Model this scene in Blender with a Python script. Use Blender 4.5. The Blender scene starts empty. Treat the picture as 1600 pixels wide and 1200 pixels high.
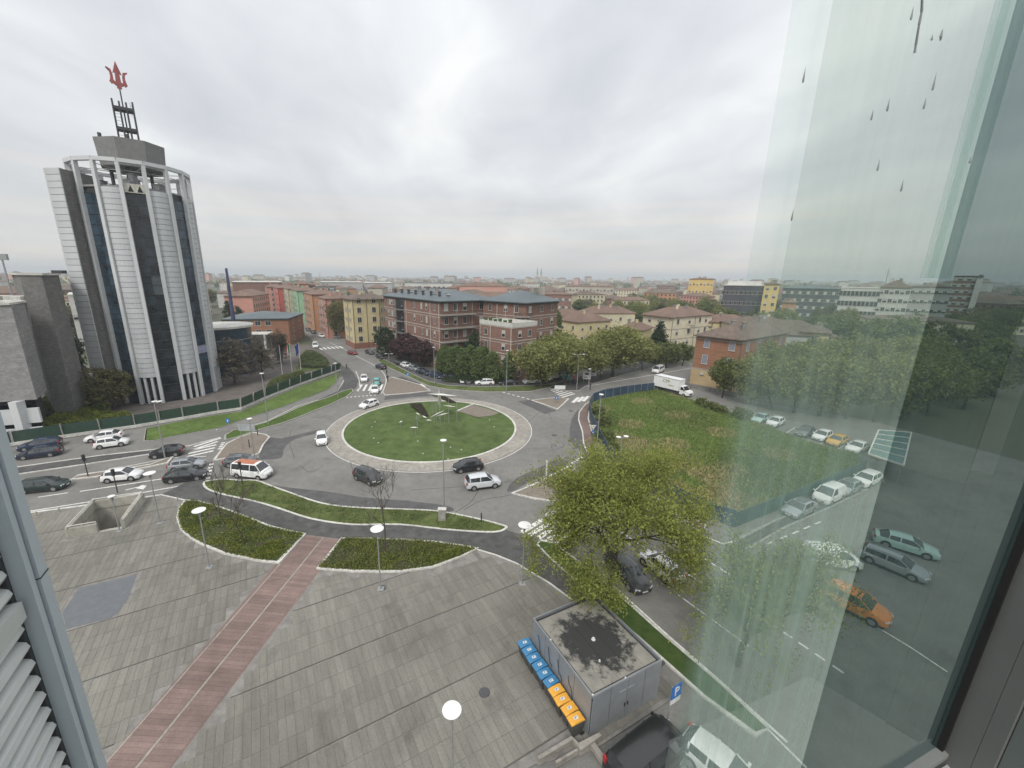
import bpy, bmesh, math, random
import numpy as np
from mathutils import Vector, Matrix
from mathutils.geometry import tessellate_polygon
R = math.radians
random.seed(7); rng = np.random.default_rng(7)
S = bpy.context.scene
COL = S.collection

# ------------------------------------------------------------------ camera
H = 25.0
pitch = math.atan(166.6/640); roll = math.atan(0.0106)
fw = Vector((0, math.cos(pitch), -math.sin(pitch))); up0 = Vector((0, math.sin(pitch), math.cos(pitch)))
r0 = Vector((1, 0, 0)); cr, sr = math.cos(roll), math.sin(roll)
rt = cr*r0 + sr*up0; up = -sr*r0 + cr*up0
cam_d = bpy.data.cameras.new('camera'); cam = bpy.data.objects.new('camera', cam_d); COL.objects.link(cam)
cam_d.sensor_width = 36; cam_d.sensor_fit = 'HORIZONTAL'; cam_d.lens = 36*640/1600
cam_d.shift_x = 45/1600; cam_d.clip_start = 0.05; cam_d.clip_end = 20000
M4 = Matrix((rt, up, -fw)).transposed().to_4x4(); M4.translation = (0, 0, H); cam.matrix_world = M4
S.camera = cam
S.render.resolution_x = 1024; S.render.resolution_y = 768

# ------------------------------------------------------------------ world and sun
EL, AZ = R(48), R(200)
W = bpy.data.worlds.new('World'); S.world = W; W.use_nodes = True
nt = W.node_tree; nt.nodes.clear(); N = nt.nodes.new; LK = nt.links.new
out = N('ShaderNodeOutputWorld'); bg1 = N('ShaderNodeBackground'); bg2 = N('ShaderNodeBackground'); add = N('ShaderNodeAddShader')
sky = N('ShaderNodeTexSky'); sky.sky_type = 'NISHITA'; sky.sun_disc = False; sky.sun_elevation = EL; sky.sun_rotation = AZ
sky.dust_density = 4; bg1.inputs['Strength'].default_value = 0.012; LK(sky.outputs[0], bg1.inputs[0])
tc = N('ShaderNodeTexCoord'); sep = N('ShaderNodeSeparateXYZ'); LK(tc.outputs['Generated'], sep.inputs[0])
# project the view direction on a flat cloud deck: (x, y) / (z + k)
zz = N('ShaderNodeMath'); zz.operation = 'MAXIMUM'; LK(sep.outputs[2], zz.inputs[0]); zz.inputs[1].default_value = 0
za = N('ShaderNodeMath'); za.operation = 'ADD'; LK(zz.outputs[0], za.inputs[0]); za.inputs[1].default_value = 0.20
dx = N('ShaderNodeMath'); dx.operation = 'DIVIDE'; LK(sep.outputs[0], dx.inputs[0]); LK(za.outputs[0], dx.inputs[1])
dy = N('ShaderNodeMath'); dy.operation = 'DIVIDE'; LK(sep.outputs[1], dy.inputs[0]); LK(za.outputs[0], dy.inputs[1])
cx = N('ShaderNodeCombineXYZ'); LK(dx.outputs[0], cx.inputs[0]); LK(dy.outputs[0], cx.inputs[1])
def wnoise(scale, detail, rough, dist, off):
    m = N('ShaderNodeMapping'); m.inputs['Location'].default_value = off; LK(cx.outputs[0], m.inputs[0])
    m.inputs['Rotation'].default_value = (0, 0, R(38)); m.inputs['Scale'].default_value = (1.25, 0.8, 1)
    n = N('ShaderNodeTexNoise'); n.inputs['Scale'].default_value = scale; n.inputs['Detail'].default_value = detail
    n.inputs['Roughness'].default_value = rough; n.inputs['Distortion'].default_value = dist; LK(m.outputs[0], n.inputs[0]); return n
n1 = wnoise(0.9, 4, 0.45, 0.5, (3.6, 0.7, 0)); n2 = wnoise(2.3, 6, 0.52, 0.6, (7.3, 2.2, 0))
mx = N('ShaderNodeMix'); mx.inputs[0].default_value = 0.30; LK(n1.outputs[0], mx.inputs[2]); LK(n2.outputs[0], mx.inputs[3])
rp = N('ShaderNodeValToRGB'); LK(mx.outputs[0], rp.inputs[0])
cr_ = rp.color_ramp; cr_.elements[0].position = 0.33; cr_.elements[0].color = (0.575, 0.59, 0.625, 1)
cr_.elements[1].position = 0.64; cr_.elements[1].color = (0.90, 0.905, 0.895, 1)
e = cr_.elements.new(0.50); e.color = (0.725, 0.74, 0.76, 1)
# low band near the horizon: even, faintly warm veil
hz = N('ShaderNodeMapRange'); LK(sep.outputs[2], hz.inputs[0]); hz.inputs[1].default_value = 0.0; hz.inputs[2].default_value = 0.24
hz.inputs[3].default_value = 0.8; hz.inputs[4].default_value = 0.0
hm = N('ShaderNodeMix'); hm.data_type = 'RGBA'; LK(hz.outputs[0], hm.inputs[0]); LK(rp.outputs[0], hm.inputs[6]); hm.inputs[7].default_value = (0.65, 0.645, 0.62, 1)
wv = N('ShaderNodeTexNoise'); wv.inputs['Scale'].default_value = 3.0; wm = N('ShaderNodeMapping'); wm.inputs['Scale'].default_value = (0.6, 0.6, 11)
LK(tc.outputs['Generated'], wm.inputs[0]); LK(wm.outputs[0], wv.inputs[0])
wr = N('ShaderNodeMapRange'); LK(wv.outputs[0], wr.inputs[0]); wr.inputs[1].default_value = 0.48; wr.inputs[2].default_value = 0.66; wr.inputs[4].default_value = 0.5
wz = N('ShaderNodeMath'); wz.operation = 'MULTIPLY'; LK(wr.outputs[0], wz.inputs[0]); LK(hz.outputs[0], wz.inputs[1])
hm2 = N('ShaderNodeMix'); hm2.data_type = 'RGBA'; LK(wz.outputs[0], hm2.inputs[0]); LK(hm.outputs[2], hm2.inputs[6]); hm2.inputs[7].default_value = (0.92, 0.79, 0.66, 1)
# overcast law: the cloud deck brightens steadily towards the zenith
zg = N('ShaderNodeMapRange'); LK(sep.outputs[2], zg.inputs[0]); zg.inputs[1].default_value = 0.3; zg.inputs[2].default_value = 1.0; zg.inputs[3].default_value = 0.72; zg.inputs[4].default_value = 1.12
LK(hm2.outputs[2], bg2.inputs[0]); LK(zg.outputs[0], bg2.inputs['Strength'])
LK(bg1.outputs[0], add.inputs[0]); LK(bg2.outputs[0], add.inputs[1]); LK(add.outputs[0], out.inputs[0])

sd = bpy.data.lights.new('sun', 'SUN'); sun = bpy.data.objects.new('sun', sd); COL.objects.link(sun)
sd.energy = 1.5; sd.angle = R(18); sd.color = (1, 0.97, 0.92)
# sun stands behind the camera, a little to the left
sdir = Vector((math.sin(AZ)*math.cos(EL), math.cos(AZ)*math.cos(EL), math.sin(EL)))
sun.rotation_euler = sdir.to_track_quat('Z', 'Y').to_euler()
V = S.view_settings; S.display_settings.display_device = 'sRGB'
V.view_transform = 'Standard'; V.look = 'None'; V.exposure = 0.5; V.gamma = 1; V.use_curve_mapping = False
S.render.engine = 'CYCLES'
S.cycles.transparent_max_bounces = 12; S.cycles.max_bounces = 6; S.cycles.volume_bounces = 0

# ------------------------------------------------------------------ survey: a sighting line of the photograph meets the level z
def ray(px, py):
    return fw + rt*((px-755)/640) + up*(-(py-600)/640)
def G(px, py, z=0.0):
    d = ray(px, py); t = (z-H)/d.z; return (d.x*t, d.y*t)
def GV(px, py, z=0.0):
    a = G(px, py, z); return Vector((a[0], a[1], z))
def zat(x, y, py):
    lo, hi = -5, 150
    for _ in range(40):
        m = (lo+hi)/2; v = Vector((x, y, m-H))
        if 600-640*(v@up)/(v@fw) > py: lo = m
        else: hi = m
    return lo
def at_dist(px, dist, py=437):
    d = ray(px, py); h = math.hypot(d.x, d.y); return d.x/h*dist, d.y/h*dist

# ------------------------------------------------------------------ materials
MATS = {}
def mat(name, col, rough=0.8, var=0.12, scale=2.0, bump=0.0, metal=0.0, coord='Object', col2=None, island=0.0, spec=0.5, detail=6, brick=None, alpha=None, stretch=None, transl=0, big=0.0, emis=0):
    if name in MATS: return MATS[name]
    m = bpy.data.materials.new(name); m.use_nodes = True; t = m.node_tree; n = t.nodes; l = t.links
    b = n['Principled BSDF']; b.inputs['Roughness'].default_value = rough; b.inputs['Metallic'].default_value = metal
    b.inputs['Specular IOR Level'].default_value = spec
    if coord == 'World': src = n.new('ShaderNodeNewGeometry').outputs['Position']
    else: src = n.new('ShaderNodeTexCoord').outputs['Object']
    if stretch:
        mp = n.new('ShaderNodeMapping'); mp.vector_type = 'TEXTURE'; mp.inputs['Rotation'].default_value = (0, 0, stretch[3])
        mp.inputs['Scale'].default_value = [1/q_ for q_ in stretch[:3]]; l.new(src, mp.inputs[0]); srcs = mp.outputs[0]
    else: srcs = src
    no = n.new('ShaderNodeTexNoise'); no.inputs['Scale'].default_value = scale; no.inputs['Detail'].default_value = detail; no.inputs['Roughness'].default_value = 0.62
    l.new(srcs, no.inputs['Vector'])
    c1 = np.array(col[:3]); c2 = np.array(col2[:3]) if col2 else c1*(1+var*1.6)
    c0 = c1*(1-var*1.6) if not col2 else c1
    rp = n.new('ShaderNodeValToRGB'); rp.color_ramp.elements[0].position = 0.34; rp.color_ramp.elements[1].position = 0.66
    rp.color_ramp.elements[0].color = (*c0, 1); rp.color_ramp.elements[1].color = (*np.clip(c2, 0, 1), 1)
    l.new(no.outputs[0], rp.inputs[0]); colsock = rp.outputs[0]
    def mul(a, fac):
        x = n.new('ShaderNodeMix'); x.data_type = 'RGBA'; x.blend_type = 'MULTIPLY'; x.inputs[0].default_value = 1
        l.new(a, x.inputs[6]); l.new(fac, x.inputs[7]); return x.outputs[2]
    if big:
        nb = n.new('ShaderNodeTexNoise'); nb.inputs['Scale'].default_value = scale*0.13; nb.inputs['Detail'].default_value = 3; l.new(src, nb.inputs['Vector'])
        mr = n.new('ShaderNodeMapRange'); mr.inputs[1].default_value = 0.35; mr.inputs[2].default_value = 0.65; mr.inputs[3].default_value = 1-big; mr.inputs[4].default_value = 1+big
        l.new(nb.outputs[0], mr.inputs[0]); colsock = mul(colsock, mr.outputs[0])
    if brick:
        bt = n.new('ShaderNodeTexBrick'); bt.inputs['Scale'].default_value = brick[0]; bt.inputs['Color1'].default_value = (1, 1, 1, 1); bt.inputs['Color2'].default_value = (.72, .72, .72, 1)
        bt.inputs['Mortar'].default_value = (brick[1],)*3+(1,); bt.inputs['Mortar Size'].default_value = 0.03
        # wall coordinates: along the wall (x + y) and up
        sp = n.new('ShaderNodeSeparateXYZ'); l.new(src, sp.inputs[0]); ad = n.new('ShaderNodeMath'); l.new(sp.outputs[0], ad.inputs[0]); l.new(sp.outputs[1], ad.inputs[1])
        cb = n.new('ShaderNodeCombineXYZ'); l.new(ad.outputs[0], cb.inputs[0]); l.new(sp.outputs[2], cb.inputs[1]); l.new(cb.outputs[0], bt.inputs['Vector'])
        colsock = mul(colsock, bt.outputs[0])
    if island:
        g = n.new('ShaderNodeNewGeometry'); oi = n.new('ShaderNodeObjectInfo'); ad2 = n.new('ShaderNodeMath'); l.new(g.outputs['Random Per Island'], ad2.inputs[0]); l.new(oi.outputs['Random'], ad2.inputs[1])
        fr = n.new('ShaderNodeMath'); fr.operation = 'FRACT'; l.new(ad2.outputs[0], fr.inputs[0])
        mr = n.new('ShaderNodeMapRange'); mr.inputs[3].default_value = 1-island; mr.inputs[4].default_value = 1+island; l.new(fr.outputs[0], mr.inputs[0])
        colsock = mul(colsock, mr.outputs[0])
    l.new(colsock, b.inputs['Base Color'])
    if bump:
        bp = n.new('ShaderNodeBump'); bp.inputs['Strength'].default_value = min(bump, 1); bp.inputs['Distance'].default_value = 0.05
        nn = n.new('ShaderNodeTexNoise'); nn.inputs['Scale'].default_value = scale*4; nn.inputs['Detail'].default_value = 5; l.new(src, nn.inputs['Vector'])
        l.new(nn.outputs[0], bp.inputs['Height']); l.new(bp.outputs[0], b.inputs['Normal'])
    if transl:
        tr = n.new('ShaderNodeBsdfTranslucent'); l.new(colsock, tr.inputs[0]); ms = n.new('ShaderNodeMixShader'); ms.inputs[0].default_value = transl
        l.new(b.outputs[0], ms.inputs[1]); l.new(tr.outputs[0], ms.inputs[2]); l.new(ms.outputs[0], n['Material Output'].inputs[0])
    MATS[name] = m; return m

# ------------------------------------------------------------------ mesh builder
class MB:
    def __init__(s): s.v = []; s.f = []; s.m = []; s.mi = 0
    def add(s, vs, fs):
        o = len(s.v); s.v += [tuple(v) for v in vs]; s.f += [tuple(i+o for i in f) for f in fs]; s.m += [s.mi]*len(fs); return s
    def box(s, x0, y0, z0, x1, y1, z1):
        return s.add([(x0,y0,z0),(x1,y0,z0),(x1,y1,z0),(x0,y1,z0),(x0,y0,z1),(x1,y0,z1),(x1,y1,z1),(x0,y1,z1)],
            [(0,3,2,1),(4,5,6,7),(0,1,5,4),(1,2,6,5),(2,3,7,6),(3,0,4,7)])
    def obox(s, c, ax, ay, az, hx, hy, hz):
        c, ax, ay, az = map(Vector, (c, ax, ay, az)); vs = []
        for k in (-1, 1):
            for a, b in ((-1,-1),(1,-1),(1,1),(-1,1)): vs.append(c+ax*hx*a+ay*hy*b+az*hz*k)
        return s.add(vs, [(0,3,2,1),(4,5,6,7),(0,1,5,4),(1,2,6,5),(2,3,7,6),(3,0,4,7)])
    def beam(s, p, q, w, h):
        p, q = Vector(p), Vector(q); d = (q-p); L = d.length; d.normalize()
        a = d.cross(Vector((0,0,1)));
        if a.length < 1e-3: a = Vector((1,0,0))
        a.normalize(); b = a.cross(d); return s.obox((p+q)/2, d, a, b, L/2, w/2, h/2)
    def tube(s, p, q, r0, r1=None, n=8, cap=True):
        r1 = r0 if r1 is None else r1; p, q = Vector(p), Vector(q); d = (q-p).normalized()
        a = d.cross(Vector((0,0,1)));
        if a.length < 1e-3: a = Vector((1,0,0))
        a.normalize(); b = d.cross(a); vs = []
        for c, r in ((p, r0), (q, r1)):
            for i in range(n):
                t = 2*math.pi*i/n; vs.append(c + a*math.cos(t)*r + b*math.sin(t)*r)
        fs = [(i, (i+1) % n, n+(i+1) % n, n+i) for i in range(n)]
        if cap: fs += [tuple(range(n))[::-1], tuple(range(n, 2*n))]
        return s.add(vs, fs)
    def prism(s, poly, z0, z1, holes=(), bottom=False):
        loops = [[Vector((x, y, 0)) for x, y in poly]] + [[Vector((x, y, 0)) for x, y in h] for h in holes]
        flat = [v for lp in loops for v in lp]; n = len(flat); tri = tessellate_polygon(loops)
        vs = [(v.x, v.y, z1) for v in flat]
        fs = []
        for t in tri:
            a, b, c = (flat[i] for i in t)
            fs.append(tuple(t) if (b-a).cross(c-a).z > 0 else tuple(t)[::-1])
        if z0 is not None:
            vs += [(v.x, v.y, z0) for v in flat]; o = 0
            for k, lp in enumerate(loops):
                m = len(lp); area = sum(lp[i].x*lp[(i+1) % m].y-lp[(i+1) % m].x*lp[i].y for i in range(m)); ccw = area > 0
                if k: ccw = not ccw
                for i in range(m):
                    j = (i+1) % m; q = (o+i, o+j, n+o+j, n+o+i); fs.append(q[::-1] if ccw else q)
                o += m
            if bottom: fs += [tuple(i+n for i in f[::-1]) for f in fs[:len(tri)]]
        return s.add(vs, fs)
    def strip(s, pts, w, z0, z1, closed=False):
        P = [Vector((x, y, 0)) for x, y in pts]; n = len(P); L = []; Rr = []
        for i in range(n):
            a = P[(i-1) % n] if (closed or i) else P[i]; b = P[(i+1) % n] if (closed or i < n-1) else P[i]
            if i == 0 and not closed: a = P[0]
            d = (b-a); d = d.normalized() if d.length > 1e-6 else Vector((1,0,0)); nn = Vector((-d.y, d.x, 0))
            d1 = (P[i]-a); k = 1.0
            if d1.length > 1e-6:
                c = max(abs(d1.normalized().dot(d)), 0.5); k = 1/c
            L.append(P[i]+nn*w/2*k); Rr.append(P[i]-nn*w/2*k)
        vs = []
        for i in range(n): vs += [(L[i].x,L[i].y,z1),(Rr[i].x,Rr[i].y,z1),(Rr[i].x,Rr[i].y,z0),(L[i].x,L[i].y,z0)]
        fs = []
        for i in range(n if closed else n-1):
            a = 4*i; b = 4*((i+1) % n)
            fs += [(a, a+1, b+1, b), (a+1, a+2, b+2, b+1), (a+3, a, b, b+3)]
        if not closed: fs += [(0, 3, 2, 1), (4*n-4, 4*n-3, 4*n-2, 4*n-1)]
        return s.add(vs, fs)
    def disc(s, c, r, z, n=48, r2=None):
        if r2 is None: return s.add([(c[0]+r*math.cos(2*math.pi*i/n), c[1]+r*math.sin(2*math.pi*i/n), z) for i in range(n)], [tuple(range(n))])
    def build(s, name, mats, parent=None, smooth=False, loc=None):
        me = bpy.data.meshes.new(name); me.from_pydata(s.v, [], s.f)
        mats = mats if isinstance(mats, (list, tuple)) else [mats]
        for m in mats: me.materials.append(m)
        if len(mats) > 1: me.polygons.foreach_set('material_index', s.m)
        if smooth:
            me.shade_smooth(); me.set_sharp_from_angle(angle=R(38))
        me.update()
        o = bpy.data.objects.new(name, me); COL.objects.link(o)
        if parent: o.parent = parent
        if loc: o.location = loc
        return o

def props(o, label=None, cat=None, group=None, kind=None):
    if label: o['label'] = label
    if cat: o['category'] = cat
    if group: o['group'] = group
    if kind: o['kind'] = kind
    return o
def thing(name, label, cat, loc=(0,0,0), rz=0, group=None):
    o = bpy.data.objects.new(name, None); o.empty_display_size = 0.3; COL.objects.link(o); o.location = loc; o.rotation_euler = (0, 0, rz)
    return props(o, label, cat, group)
def struct(name, mb, m, parent=None, z=None):
    o = mb.build(name, m, parent)
    if not parent: o['kind'] = 'structure'
    return o
KIDS = {}
def kids(o): return [c for c in o.children]
def dup(src, loc=None, rz=None, label=None, group=None, scale=None, parent=None):
    r = src.copy(); COL.objects.link(r)
    if parent: r.parent = parent
    if loc is not None: r.location = loc
    if rz is not None: r.rotation_euler = (0, 0, rz)
    if scale: r.scale = scale if isinstance(scale, tuple) else (scale,)*3
    if label: r['label'] = label
    if group: r['group'] = group
    for ch in src.children: dup(ch, parent=r)
    return r
def inst(name, mesh, parent, loc, rz=0, scale=None):
    o = bpy.data.objects.new(name, mesh); COL.objects.link(o); o.parent = parent; o.location = loc; o.rotation_euler = (0, 0, rz)
    if scale: o.scale = scale
    return o
def inpoly(x, y, P):
    c = False; j = len(P)-1
    for i in range(len(P)):
        if (P[i][1] > y) != (P[j][1] > y) and x < (P[j][0]-P[i][0])*(y-P[i][1])/(P[j][1]-P[i][1])+P[i][0]: c = not c
        j = i
    return c
def smoothline(pts, k=4, closed=False):
    n = len(pts); o = []
    rngi = range(n if closed else n-1)
    for i in rngi:
        p0 = pts[(i-1) % n] if (closed or i > 0) else pts[i]; p1 = pts[i]; p2 = pts[(i+1) % n]; p3 = pts[(i+2) % n] if (closed or i+2 < n) else p2
        for j in range(k):
            t = j/k; o.append(tuple(0.5*((2*p1[a])+(-p0[a]+p2[a])*t+(2*p0[a]-5*p1[a]+4*p2[a]-p3[a])*t*t+(-p0[a]+3*p1[a]-3*p2[a]+p3[a])*t**3) for a in (0, 1)))
    if not closed: o.append(tuple(pts[-1]))
    return o
def T(pts, z=0.0, k=0, closed=False):
    w = [G(x, y, z) for x, y in pts]
    return smoothline(w, k, closed) if k else w

# ================================================================== GROUND, ROADS, LAWNS
m_asph = mat('asphalt', (0.182,0.178,0.165), 0.85, 0.06, 0.9, 0.25, coord='World', big=0.10, spec=0.3)
def stain(m, amt=.35, sc=.35, thr=.56):
    t = m.node_tree; n = t.nodes; l = t.links; b = n['Principled BSDF']; old = b.inputs['Base Color'].links[0].from_socket; g_ = n.new('ShaderNodeNewGeometry')
    a = n.new('ShaderNodeTexNoise'); a.inputs['Scale'].default_value = sc; a.inputs['Detail'].default_value = 8; a.inputs['Roughness'].default_value = .68; a.inputs['Distortion'].default_value = 1.2; l.new(g_.outputs['Position'], a.inputs[0])
    r = n.new('ShaderNodeMapRange'); r.inputs[1].default_value = thr; r.inputs[2].default_value = thr+.14; r.inputs[3].default_value = 1; r.inputs[4].default_value = 1-amt; l.new(a.outputs[0], r.inputs[0])
    f = n.new('ShaderNodeTexNoise'); f.inputs['Scale'].default_value = 9; f.inputs['Detail'].default_value = 3; l.new(g_.outputs['Position'], f.inputs[0]); r2 = n.new('ShaderNodeMapRange'); r2.inputs[1].default_value = .3; r2.inputs[2].default_value = .7; r2.inputs[3].default_value = .9; r2.inputs[4].default_value = 1.1; l.new(f.outputs[0], r2.inputs[0])
    mu = n.new('ShaderNodeMath'); mu.operation = 'MULTIPLY'; l.new(r.outputs[0], mu.inputs[0]); l.new(r2.outputs[0], mu.inputs[1])
    x = n.new('ShaderNodeMix'); x.data_type = 'RGBA'; x.blend_type = 'MULTIPLY'; x.inputs[0].default_value = 1; l.new(old, x.inputs[6]); l.new(mu.outputs[0], x.inputs[7]); l.new(x.outputs[2], b.inputs['Base Color'])
stain(m_asph, .22, .25, .54)
m_asph2 = mat('asphalt_dark', (0.085,0.084,0.082), 0.85, 0.14, 1.2, 0.3, coord='World', big=0.12, spec=0.3)
m_patch = mat('asphalt_patch', (0.098,0.096,0.095), 0.9, 0.12, 0.8, 0.3, coord='World', spec=0.3)
m_conc = mat('concrete', (0.29,0.27,0.235), 0.9, 0.1, 1.5, 0.2, coord='World', big=0.1)
m_concd = mat('concrete_dark', (0.2,0.19,0.175), 0.9, 0.15, 1.5, 0.2, coord='World', big=0.1)
m_kerb = mat('kerbstone', (0.52,0.51,0.47), 0.8, 0.12, 3, 0.1, coord='World', big=0.12)
m_kerbd = mat('kerb_grey', (0.3,0.29,0.27), 0.8, 0.15, 3, 0.1, coord='World')
m_paint = mat('road_paint', (0.66,0.65,0.62), 0.8, 0.16, 4, 0.1, coord='World')
m_lawn = mat('lawn_bright', (0.075,0.12,0.03), 0.95, 0.2, 1.4, 0.9, coord='World', col2=(0.12,0.17,0.048), big=0.14, spec=0.15)
m_lawnr = mat('lawn_round', (0.066,0.10,0.032), 0.95, 0.2, 0.7, 0.9, coord='World', col2=(0.105,0.142,0.05), big=0.12, spec=0.15)
m_lawn2 = mat('lawn_dull', (0.07,0.105,0.03), 0.95, 0.2, 1.8, 0.9, coord='World', col2=(0.13,0.145,0.055), big=0.2, spec=0.15)
m_soil = mat('planting_soil', (0.085,0.068,0.05), 0.95, 0.25, 1.2, 0.9, coord='World', col2=(0.05,0.075,0.022), spec=0.1)
m_field = mat('field_ground', (0.075,0.10,0.035), 0.95, 0.2, 0.35, 0.9, coord='World', col2=(0.19,0.165,0.09), spec=0.1)
m_brown = mat('brick_gravel', (0.17,0.135,0.11), 0.95, 0.2, 2.5, 0.5, coord='World', col2=(0.22,0.195,0.16))
m_walk = mat('red_asphalt_path', (0.16,0.115,0.10), 0.9, 0.1, 1.5, 0.2, coord='World', big=0.12)
m_town = mat('town_ground', (0.09,0.088,0.072), 0.95, 0.2, 0.02, 0, coord='World', col2=(0.075,0.088,0.045))
m_yard = mat('yard_ground', (0.125,0.11,0.098), 0.95, 0.15, 0.5, 0.2, coord='World', big=0.12)

# underpass stair opening (a real hole through every sheet)
st_a, st_b, st_c, st_d = G(104,843), G(147,796), G(192,788), G(172,832)     # front left, back left, back right, front right
stv = Vector(st_b)-Vector(st_a); stu = (Vector(st_d)-Vector(st_a))
st_dir = stv.normalized(); st_nrm = Vector((st_dir.y, -st_dir.x)); st_len = stv.length; st_w = 4.6
def SP(a, b): q = Vector(st_a)+st_nrm*a+st_dir*b; return (q.x, q.y)
hole = [SP(0.3, 0.3), SP(st_w-0.3, 0.3), SP(st_w-0.3, st_len-0.3), SP(0.3, st_len-0.3)]

mb = MB(); mb.prism([(7000*math.cos(2*math.pi*i/64), 7000*math.sin(2*math.pi*i/64)) for i in range(64)], None, 0.0, [hole]); struct('ground', mb, m_town)
# main asphalt sheet of the junction and the streets that leave it
mb = MB()
road_poly = [(-150,28),(-48,16),(30,6),(75,-5),(95,30),(80,50),(72,72),(58,84),(64,103),(140,150),(132,166),(60,122),(18,108),(-6,108),(-22,116),(-34,138),(-80,216),(-150,328),(-164,320),(-93,207),(-56,140),(-42,118),(-34,104),(-46,92),(-150,74)]
mb.prism(road_poly, None, 0.012, [hole]); struct('road', mb, m_asph)

def slab(name, pts, m, h=0.12, kerb=m_kerb, kw=0.22, kh=0.03, world=False, k=0, kind='structure', base=0.0):
    P = pts if world else T(pts, 0, k, True)
    mb = MB(); mb.prism(P, base, h); o = struct(name, mb, m)
    if kerb:
        kb = MB(); kb.strip(P, kw, base, h+kh, True); kb.build('kerb', kerb, o)
    return o
def sheet(name, pts, m, z, world=False, k=0):
    P = pts if world else T(pts, 0, k, True)
    mb = MB(); mb.prism(P, None, z); return struct(name, mb, m)

# darker resurfaced areas
sheet('road_patch', [(421,684),(440,685),(470,678),(500,671),(495,677),(462,686),(444,700),(440,715),(415,718),(405,715),(407,700)], m_patch, 0.017, k=3)
sheet('road_patch', [(405,752),(425,758),(470,764),(510,768),(560,776),(600,780),(640,783),(700,791),(700,800),(600,796),(520,790),(460,780),(420,766)], m_patch, 0.017, k=3)
sheet('road_patch', [(875,716),(885,728),(830,752),(800,768),(792,765),(806,748),(840,732)], m_patch, 0.017, k=2)
sheet('road_patch', [(893,655),(905,640),(905,660),(915,690),(922,712),(905,702),(890,688)], m_patch, 0.017, k=2)
sheet('road_patch', [(808,627),(831,625),(870,642),(852,647)], m_patch, 0.017)
sheet('road_patch', [(602,619),(625,614),(668,612),(692,617),(640,621),(600,625)], m_patch, 0.017)
sheet('road_patch', [(620,590),(628,588),(664,602),(656,604)], m_patch, 0.017)
# cracks sealed with tar: thin dark strips
mb = MB()
for c in ([(640,766),(700,762),(760,758),(800,752)],[(725,797),(752,782),(790,775),(815,770)],[(455,672),(452,690),(460,715)],[(470,728),(485,738),(505,728)],[(712,800),(735,785),(748,765)],[(862,695),(878,692),(880,698),(864,702),(862,695)],[(820,665),(850,640),(862,655)],[(560,700),(548,720),(556,745)]):
    mb.strip(smoothline(T(c), 5), 0.09, 0.0, 0.019)
struct('crack_sealing', mb, mat('tar', (0.07,0.07,0.07), 0.7, 0.1))

# ---- roundabout
RC = (-8.9, 66.6)
def ring(r0, r1, z0, z1, n=96):
    mb = MB(); vs = []
    for i in range(n):
        a = 2*math.pi*i/n; c, s_ = math.cos(a), math.sin(a)
        vs += [(RC[0]+r0*c, RC[1]+r0*s_, z1), (RC[0]+r1*c, RC[1]+r1*s_, z1), (RC[0]+r1*c, RC[1]+r1*s_, z0), (RC[0]+r0*c, RC[1]+r0*s_, z0)]
    fs = []
    for i in range(n):
        a, b = 4*i, 4*((i+1) % n); fs += [(a, a+1, b+1, b), (a+1, a+2, b+2, b+1), (a+3, a, b, b+3)]
    return mb.add(vs, fs)
ro = struct('roundabout', ring(14.6, 17.0, 0, 0.10), m_conc)
ring(14.35, 14.68, 0, 0.2).build('kerb', m_kerb, ro)
ring(17.0, 17.12, 0, 0.05).build('kerb', m_kerbd, ro)
ring(17.2, 17.3, 0.0, 0.018).build('edge_line', m_paint, ro)
mb = MB(); vs = [(RC[0], RC[1], 0.75)]; fs = []; NR, NA = 14, 72
for j in range(1, NR+1):
    for i in range(NA):
        r = 14.4*j/NR; a = 2*math.pi*i/NA; vs.append((RC[0]+r*math.cos(a), RC[1]+r*math.sin(a), 0.13+0.6*(1-(j/NR)**2)+0.03*math.sin(a*5+r)))
for i in range(NA): fs.append((0, 1+i, 1+(i+1) % NA))
for j in range(NR-1):
    for i in range(NA):
        a = 1+j*NA; fs.append((a+i, a+NA+i, a+NA+(i+1) % NA, a+(i+1) % NA))
mb.add(vs, fs); g_ = struct('lawn', mb, m_lawnr); g_.data.shade_smooth()
def zl(x, y): r = math.hypot(x-RC[0], y-RC[1]); return 0.13+0.6*(1-(r/14.4)**2)
# bare gravel wedge at the back right of the lawn
gp = [G(715,645,.3), G(739,632,.3), G(762,638,.3), G(781,645,.3), G(765,651,.3), G(747,654,.3)]
mb = MB(); n = len(gp); c = np.mean(gp, axis=0)
mb.add([(c[0], c[1], zl(*c)+0.09)]+[(x, y, zl(x, y)+0.06) for x, y in gp], [(0, 1+i, 1+(i+1) % n) for i in range(n)]); struct('gravel_bed', mb, m_brown)
mb = MB(); mb.beam((gp[0][0], gp[0][1], zl(*gp[0])+.1), (gp[1][0], gp[1][1], zl(*gp[1])+.12), 0.35, 0.25); struct('bed_edging', mb, m_kerb)

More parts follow.
